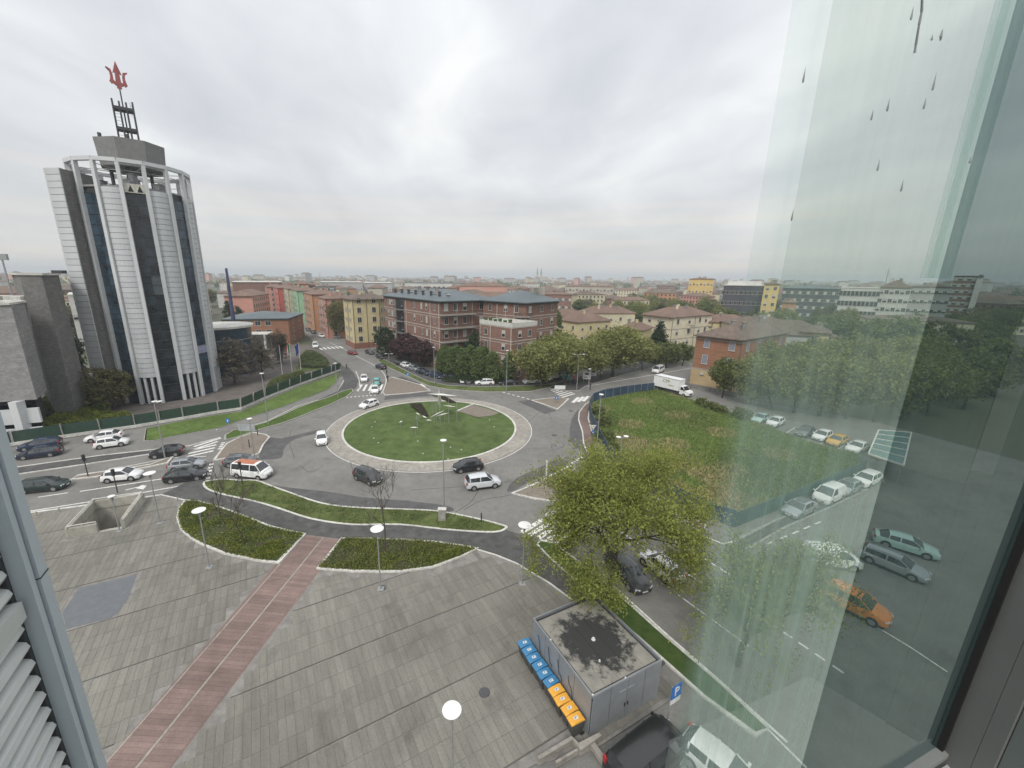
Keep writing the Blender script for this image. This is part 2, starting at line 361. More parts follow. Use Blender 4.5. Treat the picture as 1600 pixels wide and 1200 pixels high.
# ---- near side: verge strip, cycle path, planters, plaza
verge = [(319,755),(332,752),(350,750),(375,752),(400,752),(425,761),(450,770),(500,787),(550,794),(625,797),(682,800),(737,810),(785,822),(790,827),(770,833),(700,829),(625,821),(550,821),(487,812),(437,796),(400,785),(350,774),(324,765)]
slab('grass_verge', verge, m_lawn2, 0.13, k=3)
left_planter = [(290,784),(281,797),(278,812),(284,830),(299,843),(315,852),(350,867),(400,878),(435,882),(477,837),(450,832),(422,825),(387,811),(350,797),(312,786)]
right_planter = [(535,844),(497,891),(550,895),(625,896),(675,889),(725,870),(745,860),(712,854),(675,849),(625,846),(580,845)]
lp = T(left_planter); rp_ = T(right_planter)
LPo = slab('planting_bed', left_planter, m_soil, 0.24, kw=0.2, kh=0.03); RPo = slab('planting_bed', right_planter, m_soil, 0.24, kw=0.2, kh=0.03)
cyc = [(250,775),(290,755),(319,750),(319,755),(324,765),(350,774),(400,785),(437,796),(487,812),(550,821),(625,821),(700,829),(770,833),(790,829),(812,836),(840,852),(855,868),(895,895),(930,930),(1000,985),(1048,1030),(1030,1045),(950,955),(895,940),(857,912),(807,882),(775,869),(745,860),(712,854),(675,849),(625,846),(535,844),(477,837),(422,825),(387,811),(350,797),(312,786),(290,784),(272,778)]
slab('cycle_path', cyc, m_asph2, 0.11, kerb=None)
# plaza: base slab plus paving
plaza = [(-60,33.0), G(52,800), G(150,787), G(200,781), G(250,774), G(290,784), G(281,797), G(278,812), G(284,830), G(315,852), G(350,867), G(400,878), G(435,882), G(477,837), G(535,844), G(497,891), G(550,895), G(625,896), G(675,889), G(725,870), G(745,860), G(775,869), G(807,882), G(835,899), G(857,912), G(895,940), G(950,968), (12.6,19.9), (6.2,16.6), (2.9,15.9), (-4,12.4), (-12,8.5), (-20,4.4), (-70,3)]
mb = MB(); mb.prism(plaza, 0.0, 0.115, [hole]); pz = struct('plaza', mb, m_concd)
kb = MB(); kb.strip([G(745,860), G(775,869), G(807,882), G(835,899), G(857,912), G(895,940)], 0.16, 0.1, 0.15); kb.strip([(-60,33.2), G(52,802), G(150,789), G(250,775)], 0.3, 0.1, 0.15); kb.strip([G(250,774), G(290,783)], 0.16, 0.1, 0.15); kb.build('kerb', m_kerb, pz)
m_slab = mat('paving_slab', (0.178,0.171,0.146), 0.88, 0.07, 0.7, 0.12, coord='World', island=0.085, big=0.14, stretch=(3.2,0.35,1,0.4985))
m_slabr = mat('paving_red', (0.185,0.13,0.115), 0.88, 0.07, 0.9, 0.12, coord='World', island=0.15, big=0.12)
stain(m_lawn, .3, .5, .5); stain(m_lawnr, .25, .3, .5); stain(m_lawn2, .35, .7, .48); stain(m_conc, .25, .8, .52); stain(m_slab, .24, .22, .53); stain(m_slabr, .2, .5, .54); stain(m_asph2, .25, .4, .52)
A0 = Vector((-9.2, 16.2)); uj = Vector((0.878,0.478)).normalized(); vj = Vector((-uj.y, uj.x)); SW, SL, MOD = 0.44, 1.33, 5.5
rl0, rl1 = Vector(G(477,838)), Vector((-20.0, 12.0)); rr0, rr1 = Vector(G(534,845)), Vector((-16.5, 12.0))
red_poly = [tuple(rl0), tuple(rr0), tuple(Vector(G(500,893))), tuple(rr1), tuple(rl1), tuple(Vector(G(432,881)))]
patch_poly = T([(124,921),(214,900),(200,937),(186,957),(175,967),(105,985),(98,960)])
stair_out = [SP(-0.1,-0.1), SP(st_w+0.1,-0.1), SP(st_w+0.1,st_len+0.1), SP(-0.1,st_len+0.1)]
slabs = []
r_ = random.Random(3)
for i in range(-160, 90):
    off = (i % 3)*0.43
    for j in range(-30, 30):
        for k in range(4):
            u_ = i*SW; v_ = j*MOD+0.06+k*(SL+0.015)+ (off*0.0)
            c = A0+uj*(u_+SW/2)+vj*(v_+SL/2)
            if not (-52 < c.x < 13 and 5 < c.y < 48): continue
            ok = True
            for a, b in ((0.03,0.03),(SW-0.03,0.03),(SW-0.03,SL-0.03),(0.03,SL-0.03)):
                q = A0+uj*(u_+a)+vj*(v_+b)
                if not inpoly(q.x, q.y, plaza) or inpoly(q.x, q.y, red_poly) or inpoly(q.x, q.y, patch_poly) or inpoly(q.x, q.y, stair_out): ok = False; break
            if ok: slabs.append((c, (c.x**2+c.y**2+25**2)))
def visible(c):
    d = Vector((c.x, c.y, -H)); z = d@fw
    if z < 1: return False
    X = 755+640*(d@rt)/z; Y = 600-640*(d@up)/z; return -0 < X < 1100 and Y < 1200 and not (X < 165 and Y > 650+(X)*3.33)
slabs.sort(key=lambda s_: (not visible(s_[0]), s_[1]))
me1 = MB(); me1.box(-SW/2+0.008, -SL/2+0.008, 0, SW/2-0.008, SL/2-0.008, 0.02)
o1 = me1.build('paving_slab', m_slab); sm_ = o1.data; bpy.data.objects.remove(o1)
ang = math.atan2(uj.y, uj.x)
for c, d in slabs[:290]: inst('paving_slab', sm_, pz, (c.x, c.y, 0.113+r_.uniform(-.002, .004)), ang)
mb = MB()
for c, d in slabs[290:]: mb.obox((c.x, c.y, 0.122+r_.uniform(-.002, .003)), (uj.x, uj.y, 0), (vj.x, vj.y, 0), (0,0,1), SW/2-0.008, SL/2-0.008, 0.01)
o = mb.build('paving_slabs', m_slab, pz); o['kind'] = 'stuff'
# red brick walk
rd = (rl1-rl0).normalized(); rdn = Vector((-rd.y, rd.x))
mb = MB(); mb.prism(red_poly, 0.10, 0.122); rw = struct('red_path', mb, m_slabr)
L = (rl1-rl0).length; nrow = int(L/0.30); sv = []
for i in range(nrow):
    t = (i+0.5)/nrow; a = rl0.lerp(rl1, t); b = rr0.lerp(rr1, t); d = b-a; wdt = d.length; dn = d.normalized()
    cc = G(497,891)
    for s0, s1 in ((0.02, 0.478), (0.522, 0.98)):
        p = a+d*s0; q = a+d*s1; m_ = (p+q)/2; sv.append((m_, (q-p).length, dn))
me1 = MB(); me1.box(-0.5, -0.142, 0, 0.5, 0.142, 0.02); o1 = me1.build('paving_brick', m_slabr); bm_ = o1.data; bpy.data.objects.remove(o1)
for m_, w_, dn in sv[:296]:
    inst('red_paver', bm_, rw, (m_.x, m_.y, 0.115), math.atan2(dn.y, dn.x), (w_*0.992, 1, 1))
mb = MB(); mb.strip([tuple((rl0+rr0)/2), tuple((rl1+rr1)/2)], 0.13, 0.115, 0.134); mb.strip([tuple(rl0), tuple(rl1)], 0.1, 0.115, 0.13);  mb.build('centre_joint', m_conc, rw)
sheet('asphalt_repair', patch_poly, mat('repair_asphalt', (0.13,0.14,0.15), 0.9, 0.05, 2, 0.3, coord='World'), 0.131, world=True)
# expansion joints: slightly proud thin metal strips
mb = MB()
for j in range(-6, 9):
    a = A0+vj*(j*MOD+0.02)-uj*45; b = A0+vj*(j*MOD+0.02)+uj*25; n_ = 90; seg = []
    for i in range(n_+1):
        q = a.lerp(b, i/n_)
        if inpoly(q.x, q.y, plaza) and not inpoly(q.x, q.y, red_poly) and not inpoly(q.x, q.y, patch_poly) and not inpoly(q.x, q.y, stair_out): seg.append((q.x, q.y))
        else:
            if len(seg) > 1: mb.strip(seg, 0.06, 0.11, 0.137)
            seg = []
    if len(seg) > 1: mb.strip(seg, 0.06, 0.11, 0.137)
mb.build('expansion_joint', mat('joint', (0.095,0.09,0.08), 0.9), pz)
# manhole covers, drains on the plaza
def manhole(px, py, z=0.13, sq=False, r=0.35):
    x, y = G(px, py, z); mb = MB()
    if sq: mb.box(x-r, y-r, z-0.03, x+r, y+r, z+0.006)
    else: mb.tube((x, y, z-0.03), (x, y, z+0.006), r, n=16)
    o = mb.build('manhole_cover', mat('iron_cover', (0.07,0.07,0.072), 0.6, 0.2, 8)); return o
for q, lb in (((757,1082),'round iron cover in the dark stain of the plaza paving left of the bins'),((597,919),'small plate at the foot of the middle disc lamp'),):
    props(manhole(*q, z=0.14), lb, 'manhole')
props(manhole(892,642,0.02,r=.45), 'manhole cover in the carriageway by the right hand splitter island', 'manhole')
props(manhole(866,680,0.02,r=.45), 'manhole cover in the road at the right edge of the roundabout', 'manhole')

# ---- lawns and kerbs to the upper left
slab('lawn', [(226,689),(229,670),(287,658),(340,649),(377,644),(415,627),(470,604),(529,584),(530,590),(524,599),(512,609),(490,618),(465,627),(440,637),(415,645),(377,657),(340,670),(300,677),(262,684),(240,689)], m_lawn, 0.12, k=0, kerb=m_kerbd, kh=0.0)
slab('lawn', [(352,688),(352,681),(365,673),(390,668),(415,661),(440,650),(465,638),(490,629),(515,621),(535,612),(550,608),(552,612),(540,621),(515,633),(490,643),(465,653),(440,662),(415,669),(390,677),(370,684)], mat('lawn_strip', (0.05,0.10,0.02), 0.95, 0.2, 1.5, 0.9, coord='World', col2=(0.095,0.125,0.035), big=0.15, spec=0.15), 0.12, kerb=m_kerbd)
mb = MB(); mb.strip(T([(365,672),(415,659),(465,634),(500,624),(528,611),(540,590)]), 0.14, 0.0, 0.02); mb.strip(T([(-60,740),(32,730),(160,712),(297,697),(345,684)]), 0.25, 0.0, 0.12); mb.strip(T([(-60,751),(32,741),(140,725),(235,710),(262,705)]), 0.2, 0.0, 0.12)
struct('kerb_line', mb, m_kerb)
slab('pavement', [(-60,740),(32,731),(160,713),(290,699),(285,703),(235,709),(140,724),(32,740),(-60,750)], m_asph2, 0.12, kerb=None)
slab('median_island', [(112,750),(122,744),(170,737),(235,727),(262,717),(270,714),(262,724),(235,730),(150,746)], m_brown, 0.14)
slab('median_island', [(335,720),(345,706),(355,694),(375,684),(397,677),(415,680),(421,684),(411,696),(405,709),(395,713),(365,715)], m_brown, 0.14)
# far bank pavement by the crossing on the left
slab('splitter_island', [(598,614),(602,602),(605,592),(612,590),(628,594),(657,602),(672,611),(640,615),(602,618)], m_brown, 0.14)
slab('splitter_island', [(831,626),(848,624),(870,622),(888,624),(880,632),(871,640),(852,633)], m_brown, 0.14)
slab('splitter_island', [(891,729),(835,758),(801,772),(835,780),(872,785),(900,770),(925,757)], m_brown, 0.14)
# north street left pavement
slab('pavement', [(532,577),(542,572),(552,582),(560,595),(556,606),(546,612),(530,620),(500,634),(470,650),(466,638),(500,624),(528,611),(538,596)], m_asph2, 0.08, kerb=None)
# north street right lawn strip and car park in front of the brick block
slab('grass_verge', [(590,565),(604,573),(625,583),(645,592),(668,603),(700,609),(760,613),(830,612),(858,606),(870,600),(830,603),(760,605),(700,603),(668,596),(640,583),(612,568),(596,560)], m_lawn2, 0.12, kerb=m_kerbd)
slab('car_park', [(640,583),(668,596),(700,603),(760,605),(830,603),(866,597),(900,588),(895,578),(850,582),(780,588),(720,588),(680,578),(640,562),(606,550),(596,560)], m_asph2, 0.10, kerb=None)
slab('pavement', [(905,611),(915,604),(960,590),(1010,577),(1075,560),(1140,545),(1135,538),(1070,551),(1000,566),(950,578),(900,590),(870,600),(858,607),(880,611)], m_asph2, 0.12, kerb=m_kerbd)
# tower yard, lawns
slab('forecourt', [(-100,740),(22,695),(100,683),(212,668),(287,655),(342,645),(415,623),(470,601),(530,579),(520,560),(488,540),(440,536),(340,545),(200,560),(0,600)], m_yard, 0.10, kerb=None)
slab('lawn', [(462,575),(470,568),(489,563),(510,570),(522,577),(490,579),(465,583)], m_lawn2, 0.16, kerb=None)
# kerb and red footway along the fenced field
foot = [(1021,600),(937,620),(915,632),(905,645),(904,657),(910,675),(912,695),(920,712),(934,730),(965,752),(1010,778),(1060,808),(1100,830),(1102,822),(1060,800),(1000,765),(950,727),(938,700),(926,680),(919,655),(921,636),(940,622),(1022,604)]
slab('footway', foot, m_walk, 0.12, kw=0.2)
# the fenced field
field = [G(926,628), G(921,640), G(924,660), G(934,683), G(948,712), G(975,736), G(1000,755), G(1037,775), G(1075,795), G(1110,812), G(1147,824), G(1220,795), G(1300,760), G(1350,738), G(1342,712), G(1270,694), G(1200,668), G(1140,645), G(1085,627), G(1022,608)]
mb = MB(); mb.prism(field, 0.0, 0.08); struct('field', mb, m_field)
# lower right: verge under the big trees and car park lanes
slab('grass_verge', [(839,852),(845,846),(865,850),(905,880),(960,925),(1040,997),(1120,1065),(1200,1140),(1180,1150),(1100,1090),(1050,1045),(1000,1000),(950,958),(895,905),(858,872)], mat('verge_green', (0.04,0.075,0.018), 0.95, 0.2, 1.5, 0.9, coord='World', col2=(0.07,0.1,0.03), spec=.15), 0.13, kw=0.18)
slab('pavement', [(1150,845),(1210,815),(1290,782),(1370,745),(1380,752),(1300,792),(1230,823),(1165,860)], m_asph2, 0.1, kerb=m_kerbd)

# ---- white markings
mk = MB()
def bars(a, b, n, dirpt, w, L=None):
    """n bars spread from a to b (pixels on the road), each running along the ground direction a->dirpt"""
    A, B, D = Vector(G(*a)), Vector(G(*b)), Vector(G(*dirpt)); d = (D-A); ll = L or d.length; d.normalize()
    for i in range(n):
        c = A.lerp(B, i/(n-1)); mk.strip([tuple(c), tuple(c+d*ll)], w, 0.0, 0.021)
def line(pts, w=0.14, z=0.021, k=0): mk.strip(T(pts, 0, k), w, 0.0, z)
def dash(a, b, n, w=0.14, f=0.5):
    A, B = Vector(G(*a)), Vector(G(*b))
    for i in range(n): mk.strip([tuple(A.lerp(B, i/n)), tuple(A.lerp(B, (i+f)/n))], w, 0.0, 0.021)
bars((297,704), (291,714), 3, (338,695), 0.42); bars((297,704),(303,698),2,(340,690),0.42)
dash((343,702),(350,690),4,0.5,.5); dash((325,748),(331,722),5,0.5,.5)
line([(125,768),(262,747)],0.18); line([(60,777),(106,770)],0.16); line([(-60,813),(52,798),(160,781),(317,753)],0.18); line([(-60,758),(112,751)],.14); line([(122,744),(262,716),(322,713)],.14)
# arrow on the lane
P_ = [(196,763),(222,758),(228,757),(222,762),(215,764)]; mk.prism(T([(212,763),(222,758),(229,759),(224,765)]), None, 0.021); line([(196,766),(216,761)],.2)
# yield triangles north entry, crossing and lines
bars((559,611),(602,610),6,(565,601),0.5); dash((541,621),(590,617),8,0.4,.5); line([(583,598),(577,616)],.14); line([(595,615),(602,603),(602,588),(590,574),(560,558),(545,549)],.14,k=3)
bars((632,602),(664,604),4,(626,598),0.45); bars((492,544),(530,541),7,(497,547),0.6); line([(515,535),(545,549)],.14); line([(560,612),(562,600),(560,590),(556,580)],.14,k=3)
dash((786,613),(831,625),6,.35,.5); bars((861,610),(878,621),6,(872,607),0.45,4.6); bars((895,629),(911,627),3,(904,621),0.7)
line([(885,613),(915,604),(1020,586),(1080,575),(1150,560)],.16,k=3); line([(700,597),(760,607),(831,607)],.1)
dash((893,724),(915,711),6,.35,.5)
bars((815,832),(868,850),5,(848,812),0.55); bars((862,800),(905,828),6,(884,786),.5)
line([(840,848),(885,875),(960,917),(1040,990),(1120,1060),(1230,1160)],.16); line([(962,826),(1032,872),(1120,925)],.16); dash((1120,917),(1330,1060),9,.16,.6); dash((1000,810),(1075,857),5,.15,.6); line([(1009,781),(1035,799),(1075,822)],.14); dash((1068,818),(1100,838),2,.15,.6); line([(1075,857),(1230,955)],.12)
dash((1200,850),(1290,812),5,.16,.55); line([(1100,838),(1130,850),(1190,835)],.12); line([(1345,965),(1420,1010),(1480,1050)],.12); line([(1100,1050),(1190,1130),(1260,1200)],.12); line([(1060,930),(1170,1010)],.12)
line([(1290,790),(1380,748)],.1); 
for i in range(6): line([(1195+i*27,672+i*8.3),(1215+i*27,660+i*8.3)],.1)
for i in range(4): line([(22+52*i+160,690-6*i),(30+52*i+160,672-6*i)],.1)
struct('road_marking', mk, m_paint)

# ================================================================== THE TOWER AND ITS NEIGHBOURS
m_clad = mat('white_cladding', (0.48,0.495,0.505), 0.45, 0.03, 0.6, 0, island=0.05)
m_frame = mat('white_frame', (0.53,0.545,0.55), 0.5, 0.03, 0.6)
m_cladseam = mat('cladding_joint', (0.16,0.165,0.17), 0.8)
m_dglass = mat('dark_glass', (0.018,0.024,0.03), 0.12, 0.4, 0.5, 0, spec=0.5, island=0.35)
m_dglass2 = mat('blue_glass', (0.03,0.05,0.07), 0.12, 0.3, 0.5, 0, spec=0.6, island=0.35)
m_gtile = mat('grey_tile', (0.20,0.195,0.185), 0.7, 0.08, 1.0, 0, island=0.09, brick=(0.9, 0.7))
m_gtile2 = mat('grey_tile_light', (0.27,0.265,0.26), 0.7, 0.08, 1.0, 0, island=0.09, brick=(0.9, 0.75))
m_steel = mat('dark_steel', (0.06,0.062,0.065), 0.5, 0.2, 3, metal=0.4)
m_gsteel = mat('galvanised', (0.33,0.34,0.34), 0.45, 0.1, 3, metal=0.5)
m_red = mat('trident_red', (0.36,0.10,0.095), 0.5, 0.12, 2)
TC = Vector((-68.0, 86.2)); TR = 8.95; NS = 16
face0 = math.atan2(-TC.x, -TC.y); phi0 = math.atan2(-TC.y, -TC.x)         # facet 0 looks at the junction
tw = thing('office_tower', 'tall white polygonal office tower with dark glass strips, open roof crown and rooftop mast', 'tower', (TC.x, TC.y, 0.1))
def tv(k, r=TR, z=0): a = phi0+(k-0.5)*2*math.pi/NS; return Vector((r*math.cos(a), r*math.sin(a), z))
mb = MB(); n = NS; core = [tuple(tv(k, TR-0.55)[:2]) for k in range(NS)]; mb.prism(core, 0, 39.6); mb.build('core', m_steel, tw)
ROWH = 39.0
for k in range(NS):
    p, q = tv(k), tv(k+1); d = (q-p).normalized(); nrm = Vector((d.y, -d.x, 0)); w = (q-p).length
    # pillar at vertex k
    a = phi0+(k-0.5)*2*math.pi/NS; rad = Vector((math.cos(a), math.sin(a), 0)); tan = Vector((-rad.y, rad.x, 0))
    mb = MB(); c = rad*(TR+0.02); mb.obox((c.x, c.y, 22.0), tan, rad, (0,0,1), 0.27, 0.34, 22.0); mb.build('pillar', m_frame, tw)
    front = rad.dot(Vector((-TC.x, -TC.y, 0)).normalized()) > -0.35
    white = k % 2 == 1
    if white:
        # bulging stack of cladding rows, each row one piece
        z0 = 5.3; z1 = 39.6; rows = 36
        rh = (z1-z0)/rows; seg = 6
        pm = MB(); pts = []
        for i in range(seg+1):
            t = i/seg; b = 0.50*(1-(2*t-1)**2); c_ = p.lerp(q, 0.07+0.86*t)+nrm*(b-0.05); pts.append(c_)
        vs = [(c_.x, c_.y, 0) for c_ in pts]+[(c_.x, c_.y, rh-0.07) for c_ in pts]; pm.add(vs, [(i, i+1, seg+2+i, seg+1+i) for i in range(seg)]+[(seg+1+i, seg+2+i, seg+2+i, seg+1+i) for i in range(0)])
        inn = [c_-nrm*0.12 for c_ in pts]; o_ = len(pm.v)
        pm.add([(c_.x, c_.y, rh-0.07) for c_ in pts]+[(c_.x, c_.y, rh-0.07) for c_ in inn], [(i, i+1, seg+2+i, seg+1+i) for i in range(seg)])
        if front:
            o1 = pm.build('cladding_panel', m_clad, tw); o1.location = (0, 0, z0)
            for r in range(1, rows): inst('cladding_panel', o1.data, tw, (0, 0, z0+r*rh))
        else:
            allm = MB()
            for r in range(rows): allm.add([(x, y, z+z0+r*rh) for x, y, z in pm.v], pm.f)
            allm.build('cladding_panels', m_clad, tw)['kind'] = 'stuff'
        bk = MB(); vs = [(c_.x, c_.y, z0-0.02) for c_ in inn]+[(c_.x, c_.y, z1) for c_ in inn]; bk.add(vs, [(i, i+1, seg+2+i, seg+1+i) for i in range(seg)]); ci = p.lerp(q, .1)-nrm*.5; cj = p.lerp(q, .9)-nrm*.5
        bk.add([(c_.x, c_.y, z0-0.02) for c_ in pts]+[(cj.x, cj.y, z0-.02), (ci.x, ci.y, z0-.02)], [tuple(range(seg+3))[::-1]])
        bk.build('panel_backing', m_cladseam, tw)
        # feet under the panel
        for t in (0.35, 0.68):
            mb = MB(); c = p.lerp(q, t)+nrm*0.05; mb.obox((c.x, c.y, 2.65), d, nrm, (0,0,1), 0.2, 0.22, 2.65); mb.build('column', m_frame, tw)
        if front: mb = MB(); c = (p+q)/2-nrm*0.35; mb.obox((c.x, c.y, 2.6), d, nrm, (0,0,1), w/2-0.35, 0.05, 2.6); mb.build('ground_floor_glass', m_dglass, tw)
    else:
        rows = 22; z1 = 38.6; rh = z1/rows; gm = m_dglass if k == 0 else m_dglass2
        for r in range(rows if front else 0):
            for h_, (a0, a1) in enumerate(((0.085, 0.495), (0.505, 0.915))):
                mb = MB(); c = p.lerp(q, (a0+a1)/2)-nrm*0.22; mb.obox((c.x, c.y, (r+0.5)*rh), d, nrm, (0,0,1), w*(a1-a0)/2, 0.03, rh/2-0.06)
                if r in (12, 13) and k == 0 and h_: o = mb.build('glass_pane', mat('glass_blind', (0.06,0.075,0.08), .3, .2), tw)
                elif r == 5 and k == 2: o = mb.build('glass_pane', mat('glass_lilac', (0.3,0.31,0.42), .3, .1), tw)
                else: o = mb.build('glass_pane', gm, tw)
        if not front:
            mb = MB(); c = p.lerp(q, .5)-nrm*0.22; mb.obox((c.x, c.y, z1/2), d, nrm, (0,0,1), w*.42, 0.03, z1/2); mb.build('glass_wall', gm, tw)
        mo = None
        for r in range(rows+1 if front else 0):
            if mo is None: mb = MB(); c = p.lerp(q, .5)-nrm*0.16; mb.obox((c.x, c.y, 0), d, nrm, (0,0,1), w*.42, 0.05, 0.045); mo = mb.build('mullion', m_steel, tw)
            else: inst('mullion', mo.data, tw, (0, 0, r*rh))
# ring beam on the pillars, roof deck
mb = MB()
for k in range(NS):
    p, q = tv(k, TR+0.05, 43.95), tv(k+1, TR+0.05, 43.95); mb.beam(p, q, 0.72, 0.62)
mb.build('ring_beam', m_frame, tw)
mb = MB(); mb.prism([tuple(tv(k, TR-.3)[:2]) for k in range(NS)], 39.6, 39.9); mb.build('roof', mat('roof_grey', (0.25,0.25,0.25), .8), tw)
mb = MB()
for k in range(NS):
    a, b = tv(k, TR-.2, 42.4), tv(k+1, TR-.2, 42.4); mb.tube(a, b, .06, n=5)
    if k % 2: mb.tube(tv(k, TR-.2, 43.3), tv(k+NS//2, 0.4, 43.3), .07, n=5)
mb.build('railing', m_gsteel, tw)
for (x, y, sx, sy, h_) in ((2.5,-3.5,2.2,1.2,1.7),(-3,-4,1.6,1.4,1.4),(5,0,1.2,2.2,1.5),(-5,2,1.5,1.5,1.8),(4,-5,0.9,0.9,2.3)):
    mb = MB(); mb.box(x-sx/2, y-sy/2, 39.9, x+sx/2, y+sy/2, 39.9+h_); mb.box(x-sx/2-.1, y-sy/2-.1, 39.9+h_, x+sx/2+.1, y+sy/2+.1, 39.9+h_+.12)
    mb.build('roof_plant', mat('plant_grey', (0.18,0.185,0.19), .6, .2), tw)
# triangle cut-out board above the central glass strip
p, q = tv(0), tv(1); d = (q-p).normalized(); nrm = Vector((d.y, -d.x, 0)); c0 = p.lerp(q, .1)-nrm*.1; mb = MB(); c = p.lerp(q, .5)-nrm*.1
mb.obox((c.x, c.y, 39.6), d, nrm, (0,0,1), 1.45, .08, 0.75); mb.build('roof_board', mat('board_cream', (0.45,0.44,0.38), .7), tw)
mb = MB()
for t in (-0.55, 0.75):
    cc = c+nrm*.1; a = cc+d*(t-.42); b = cc+d*(t+.42); tp = cc+d*t
    mb.add([(a.x, a.y, 39.0), (b.x, b.y, 39.0), (tp.x, tp.y, 40.1)], [(0, 1, 2), (2, 1, 0)])
mb.build('board_triangle', m_steel, tw)
# funnel-shaped plant house: octagonal, wider at the top
mb = MB(); vs = []
pc = Vector((0.5, 0.3)); dirc = math.atan2(-TC.y, -TC.x)
def ov(r, z, n=8): return [(pc.x+r*math.cos(dirc+R(22.5)+i*2*math.pi/n), pc.y+r*math.sin(dirc+R(22.5)+i*2*math.pi/n), z) for i in range(n)]
vs = ov(5.2, 44.0)+ov(5.55, 48.5); mb.add(vs, [(i, (i+1) % 8, 8+(i+1) % 8, 8+i) for i in range(8)]+[tuple(range(8, 16)), tuple(range(8))[::-1]])
mb.build('plant_house', mat('shingle_grey', (0.22,0.22,0.215), .7, .06, 1, island=0, brick=(2.2,.8)), tw)
for a in range(4): x, y = 3*math.cos(a*1.57+.5), 3*math.sin(a*1.57+.5); mb = MB(); mb.tube((x, y, 39.9), (x, y, 44.1), .3, n=8); mb.build('plant_house_support', m_steel, tw)
for x, y in ((-4,-2.0),(3.2,-3.6),(-1,-4.4)): mb = MB(); mb.box(x-.2, y-.2, 48.5, x+.2, y+.2, 49.2); mb.build('floodlight', m_steel, tw)
# lattice mast with the trident emblem
ms = thing('rooftop_mast', 'dark square lattice mast with a red trident emblem on top of the white tower', 'mast', (TC.x+pc.x, TC.y+pc.y, 48.6))
tv0 = Vector((-TC.x, -TC.y, 0)).normalized(); tx = Vector((-tv0.y, tv0.x, 0))   # tx runs left to right as seen from the window
mb = MB()
for i, s1 in enumerate((-1.45, -.5, .5, 1.45)):
    for s2 in (-.9, .9):
        c = tx*s1+tv0*s2; top = 7.4-0.12*abs(s1) if abs(s1) > 1 else 7.0
        pm = MB(); pm.beam((c.x, c.y, 0), (c.x, c.y, top), .2, .2); pm.build('mast_post', m_steel, ms)
for z in (2.5, 5.9): mb = MB(); mb.obox((0, 0, z), tx, tv0, (0,0,1), 1.55, 1.0, 0.24); mb.build('mast_platform', m_steel, ms)
mb = MB()
for i in range(9): c = tx*-1.45; mb.beam((c.x-.0, c.y, .6*i+.3), (c.x+tx.x*.95, c.y+tx.y*.95, .6*i+.3), .04, .04)
mb.build('ladder', m_steel, ms)
mb = MB(); mb.tube((0,0,0), (0,0,9.3), .13, .11); mb.build('centre_pole', m_steel, ms)
mb = MB(); c = tx*1.1; mb.tube((c.x,c.y,5), (c.x,c.y,7.4), .03, n=5); mb.tube((c.x,c.y,6.7),(c.x+.5,c.y,6.9),.03,n=5); mb.build('aerial', m_gsteel, ms)
def emblem():
    # trident outline in the (s, z) plane, right half then mirrored
    half = [(0.0,-0.2),(0.22,0.0),(0.42,0.05),(0.32,0.35),(0.55,0.5),(1.0,0.75),(1.12,0.5),(1.5,0.95),(1.35,1.2),(1.2,1.9),(1.25,2.6),(1.75,3.1),(1.75,3.3),(1.0,3.05),(0.82,2.2),(0.82,1.35),(0.62,1.1),(0.42,1.2),(0.34,2.7),(0.72,2.55),(0.5,3.2),(0.0,4.7)]
    pts = half+[(-x, z) for x, z in half[1:-1]][::-1]
    mb = MB(); tri = tessellate_polygon([[Vector((x, z, 0)) for x, z in pts]]); n = len(pts); vs = []
    for s_ in (-.16, .16):
        for x, z in pts: v = tx*x+tv0*s_; vs.append((v.x, v.y, z))
    fs = [tuple(t) for t in tri]+[tuple(i+n for i in t)[::-1] for t in tri]+[(i, (i+1) % n, n+(i+1) % n, n+i) for i in range(n)]
    return mb.add(vs, fs)
em = emblem().build('trident_emblem', m_red, ms); em.location = (0, 0, 9.3)
a_ = R(18); em.rotation_euler = (0, 0, a_); em.scale = (.88, .88, .93)
# grey service shaft on the left of the tower: white slab edge and a recess
sh = MB(); c = Vector((-9.6, -2.4, 0))
wl = thing('stair_tower', 'white clad stair shaft standing against the left side of the white tower', 'tower', (0,0,0.1))
cl = Vector(at_dist(78, 108)); cl2 = Vector(at_dist(104, 109))
rdir = (cl2-cl).normalized(); 
az1 = math.atan2(*Vector(G(78,282,39.5))); 
def onaz(deg, dist): return Vector((math.sin(R(deg))*dist, math.cos(R(deg))*dist))
q0, q1 = onaz(-44.45, 106), onaz(-43.5, 104); q2 = onaz(-43.15, 105)
dd = (q1-q0).normalized(); nn = Vector((dd.y, -dd.x))
if nn.dot(-q0) < 0: nn = -nn
body = [q0, q1, q2, q2-nn*5, q0-nn*5]; mb = MB(); mb.prism([tuple(v) for v in body], 0, 42.0); mb.build('shaft_core', m_gtile, wl)
mb = MB(); mid = (q0+q1)/2+nn*.08
pm = MB(); rows = 40; rh = 1.05
o1 = None
for r in range(rows):
    if o1 is None:
        pm.obox((mid.x, mid.y, rh/2), (dd.x, dd.y, 0), (nn.x, nn.y, 0), (0,0,1), (q1-q0).length/2+.1, .08, rh/2-.035); o1 = pm.build('cladding_panel', m_clad, wl)
    else: inst('cladding_panel', o1.data, wl, (0, 0, r*rh))
# second white band between shaft and tower
q3, q4 = onaz(-43.35, 106), onaz(-42.6, 105); d2 = (q4-q3).normalized(); n2_ = Vector((d2.y, -d2.x)); n2_ = n2_ if n2_.dot(-q3) > 0 else -n2_

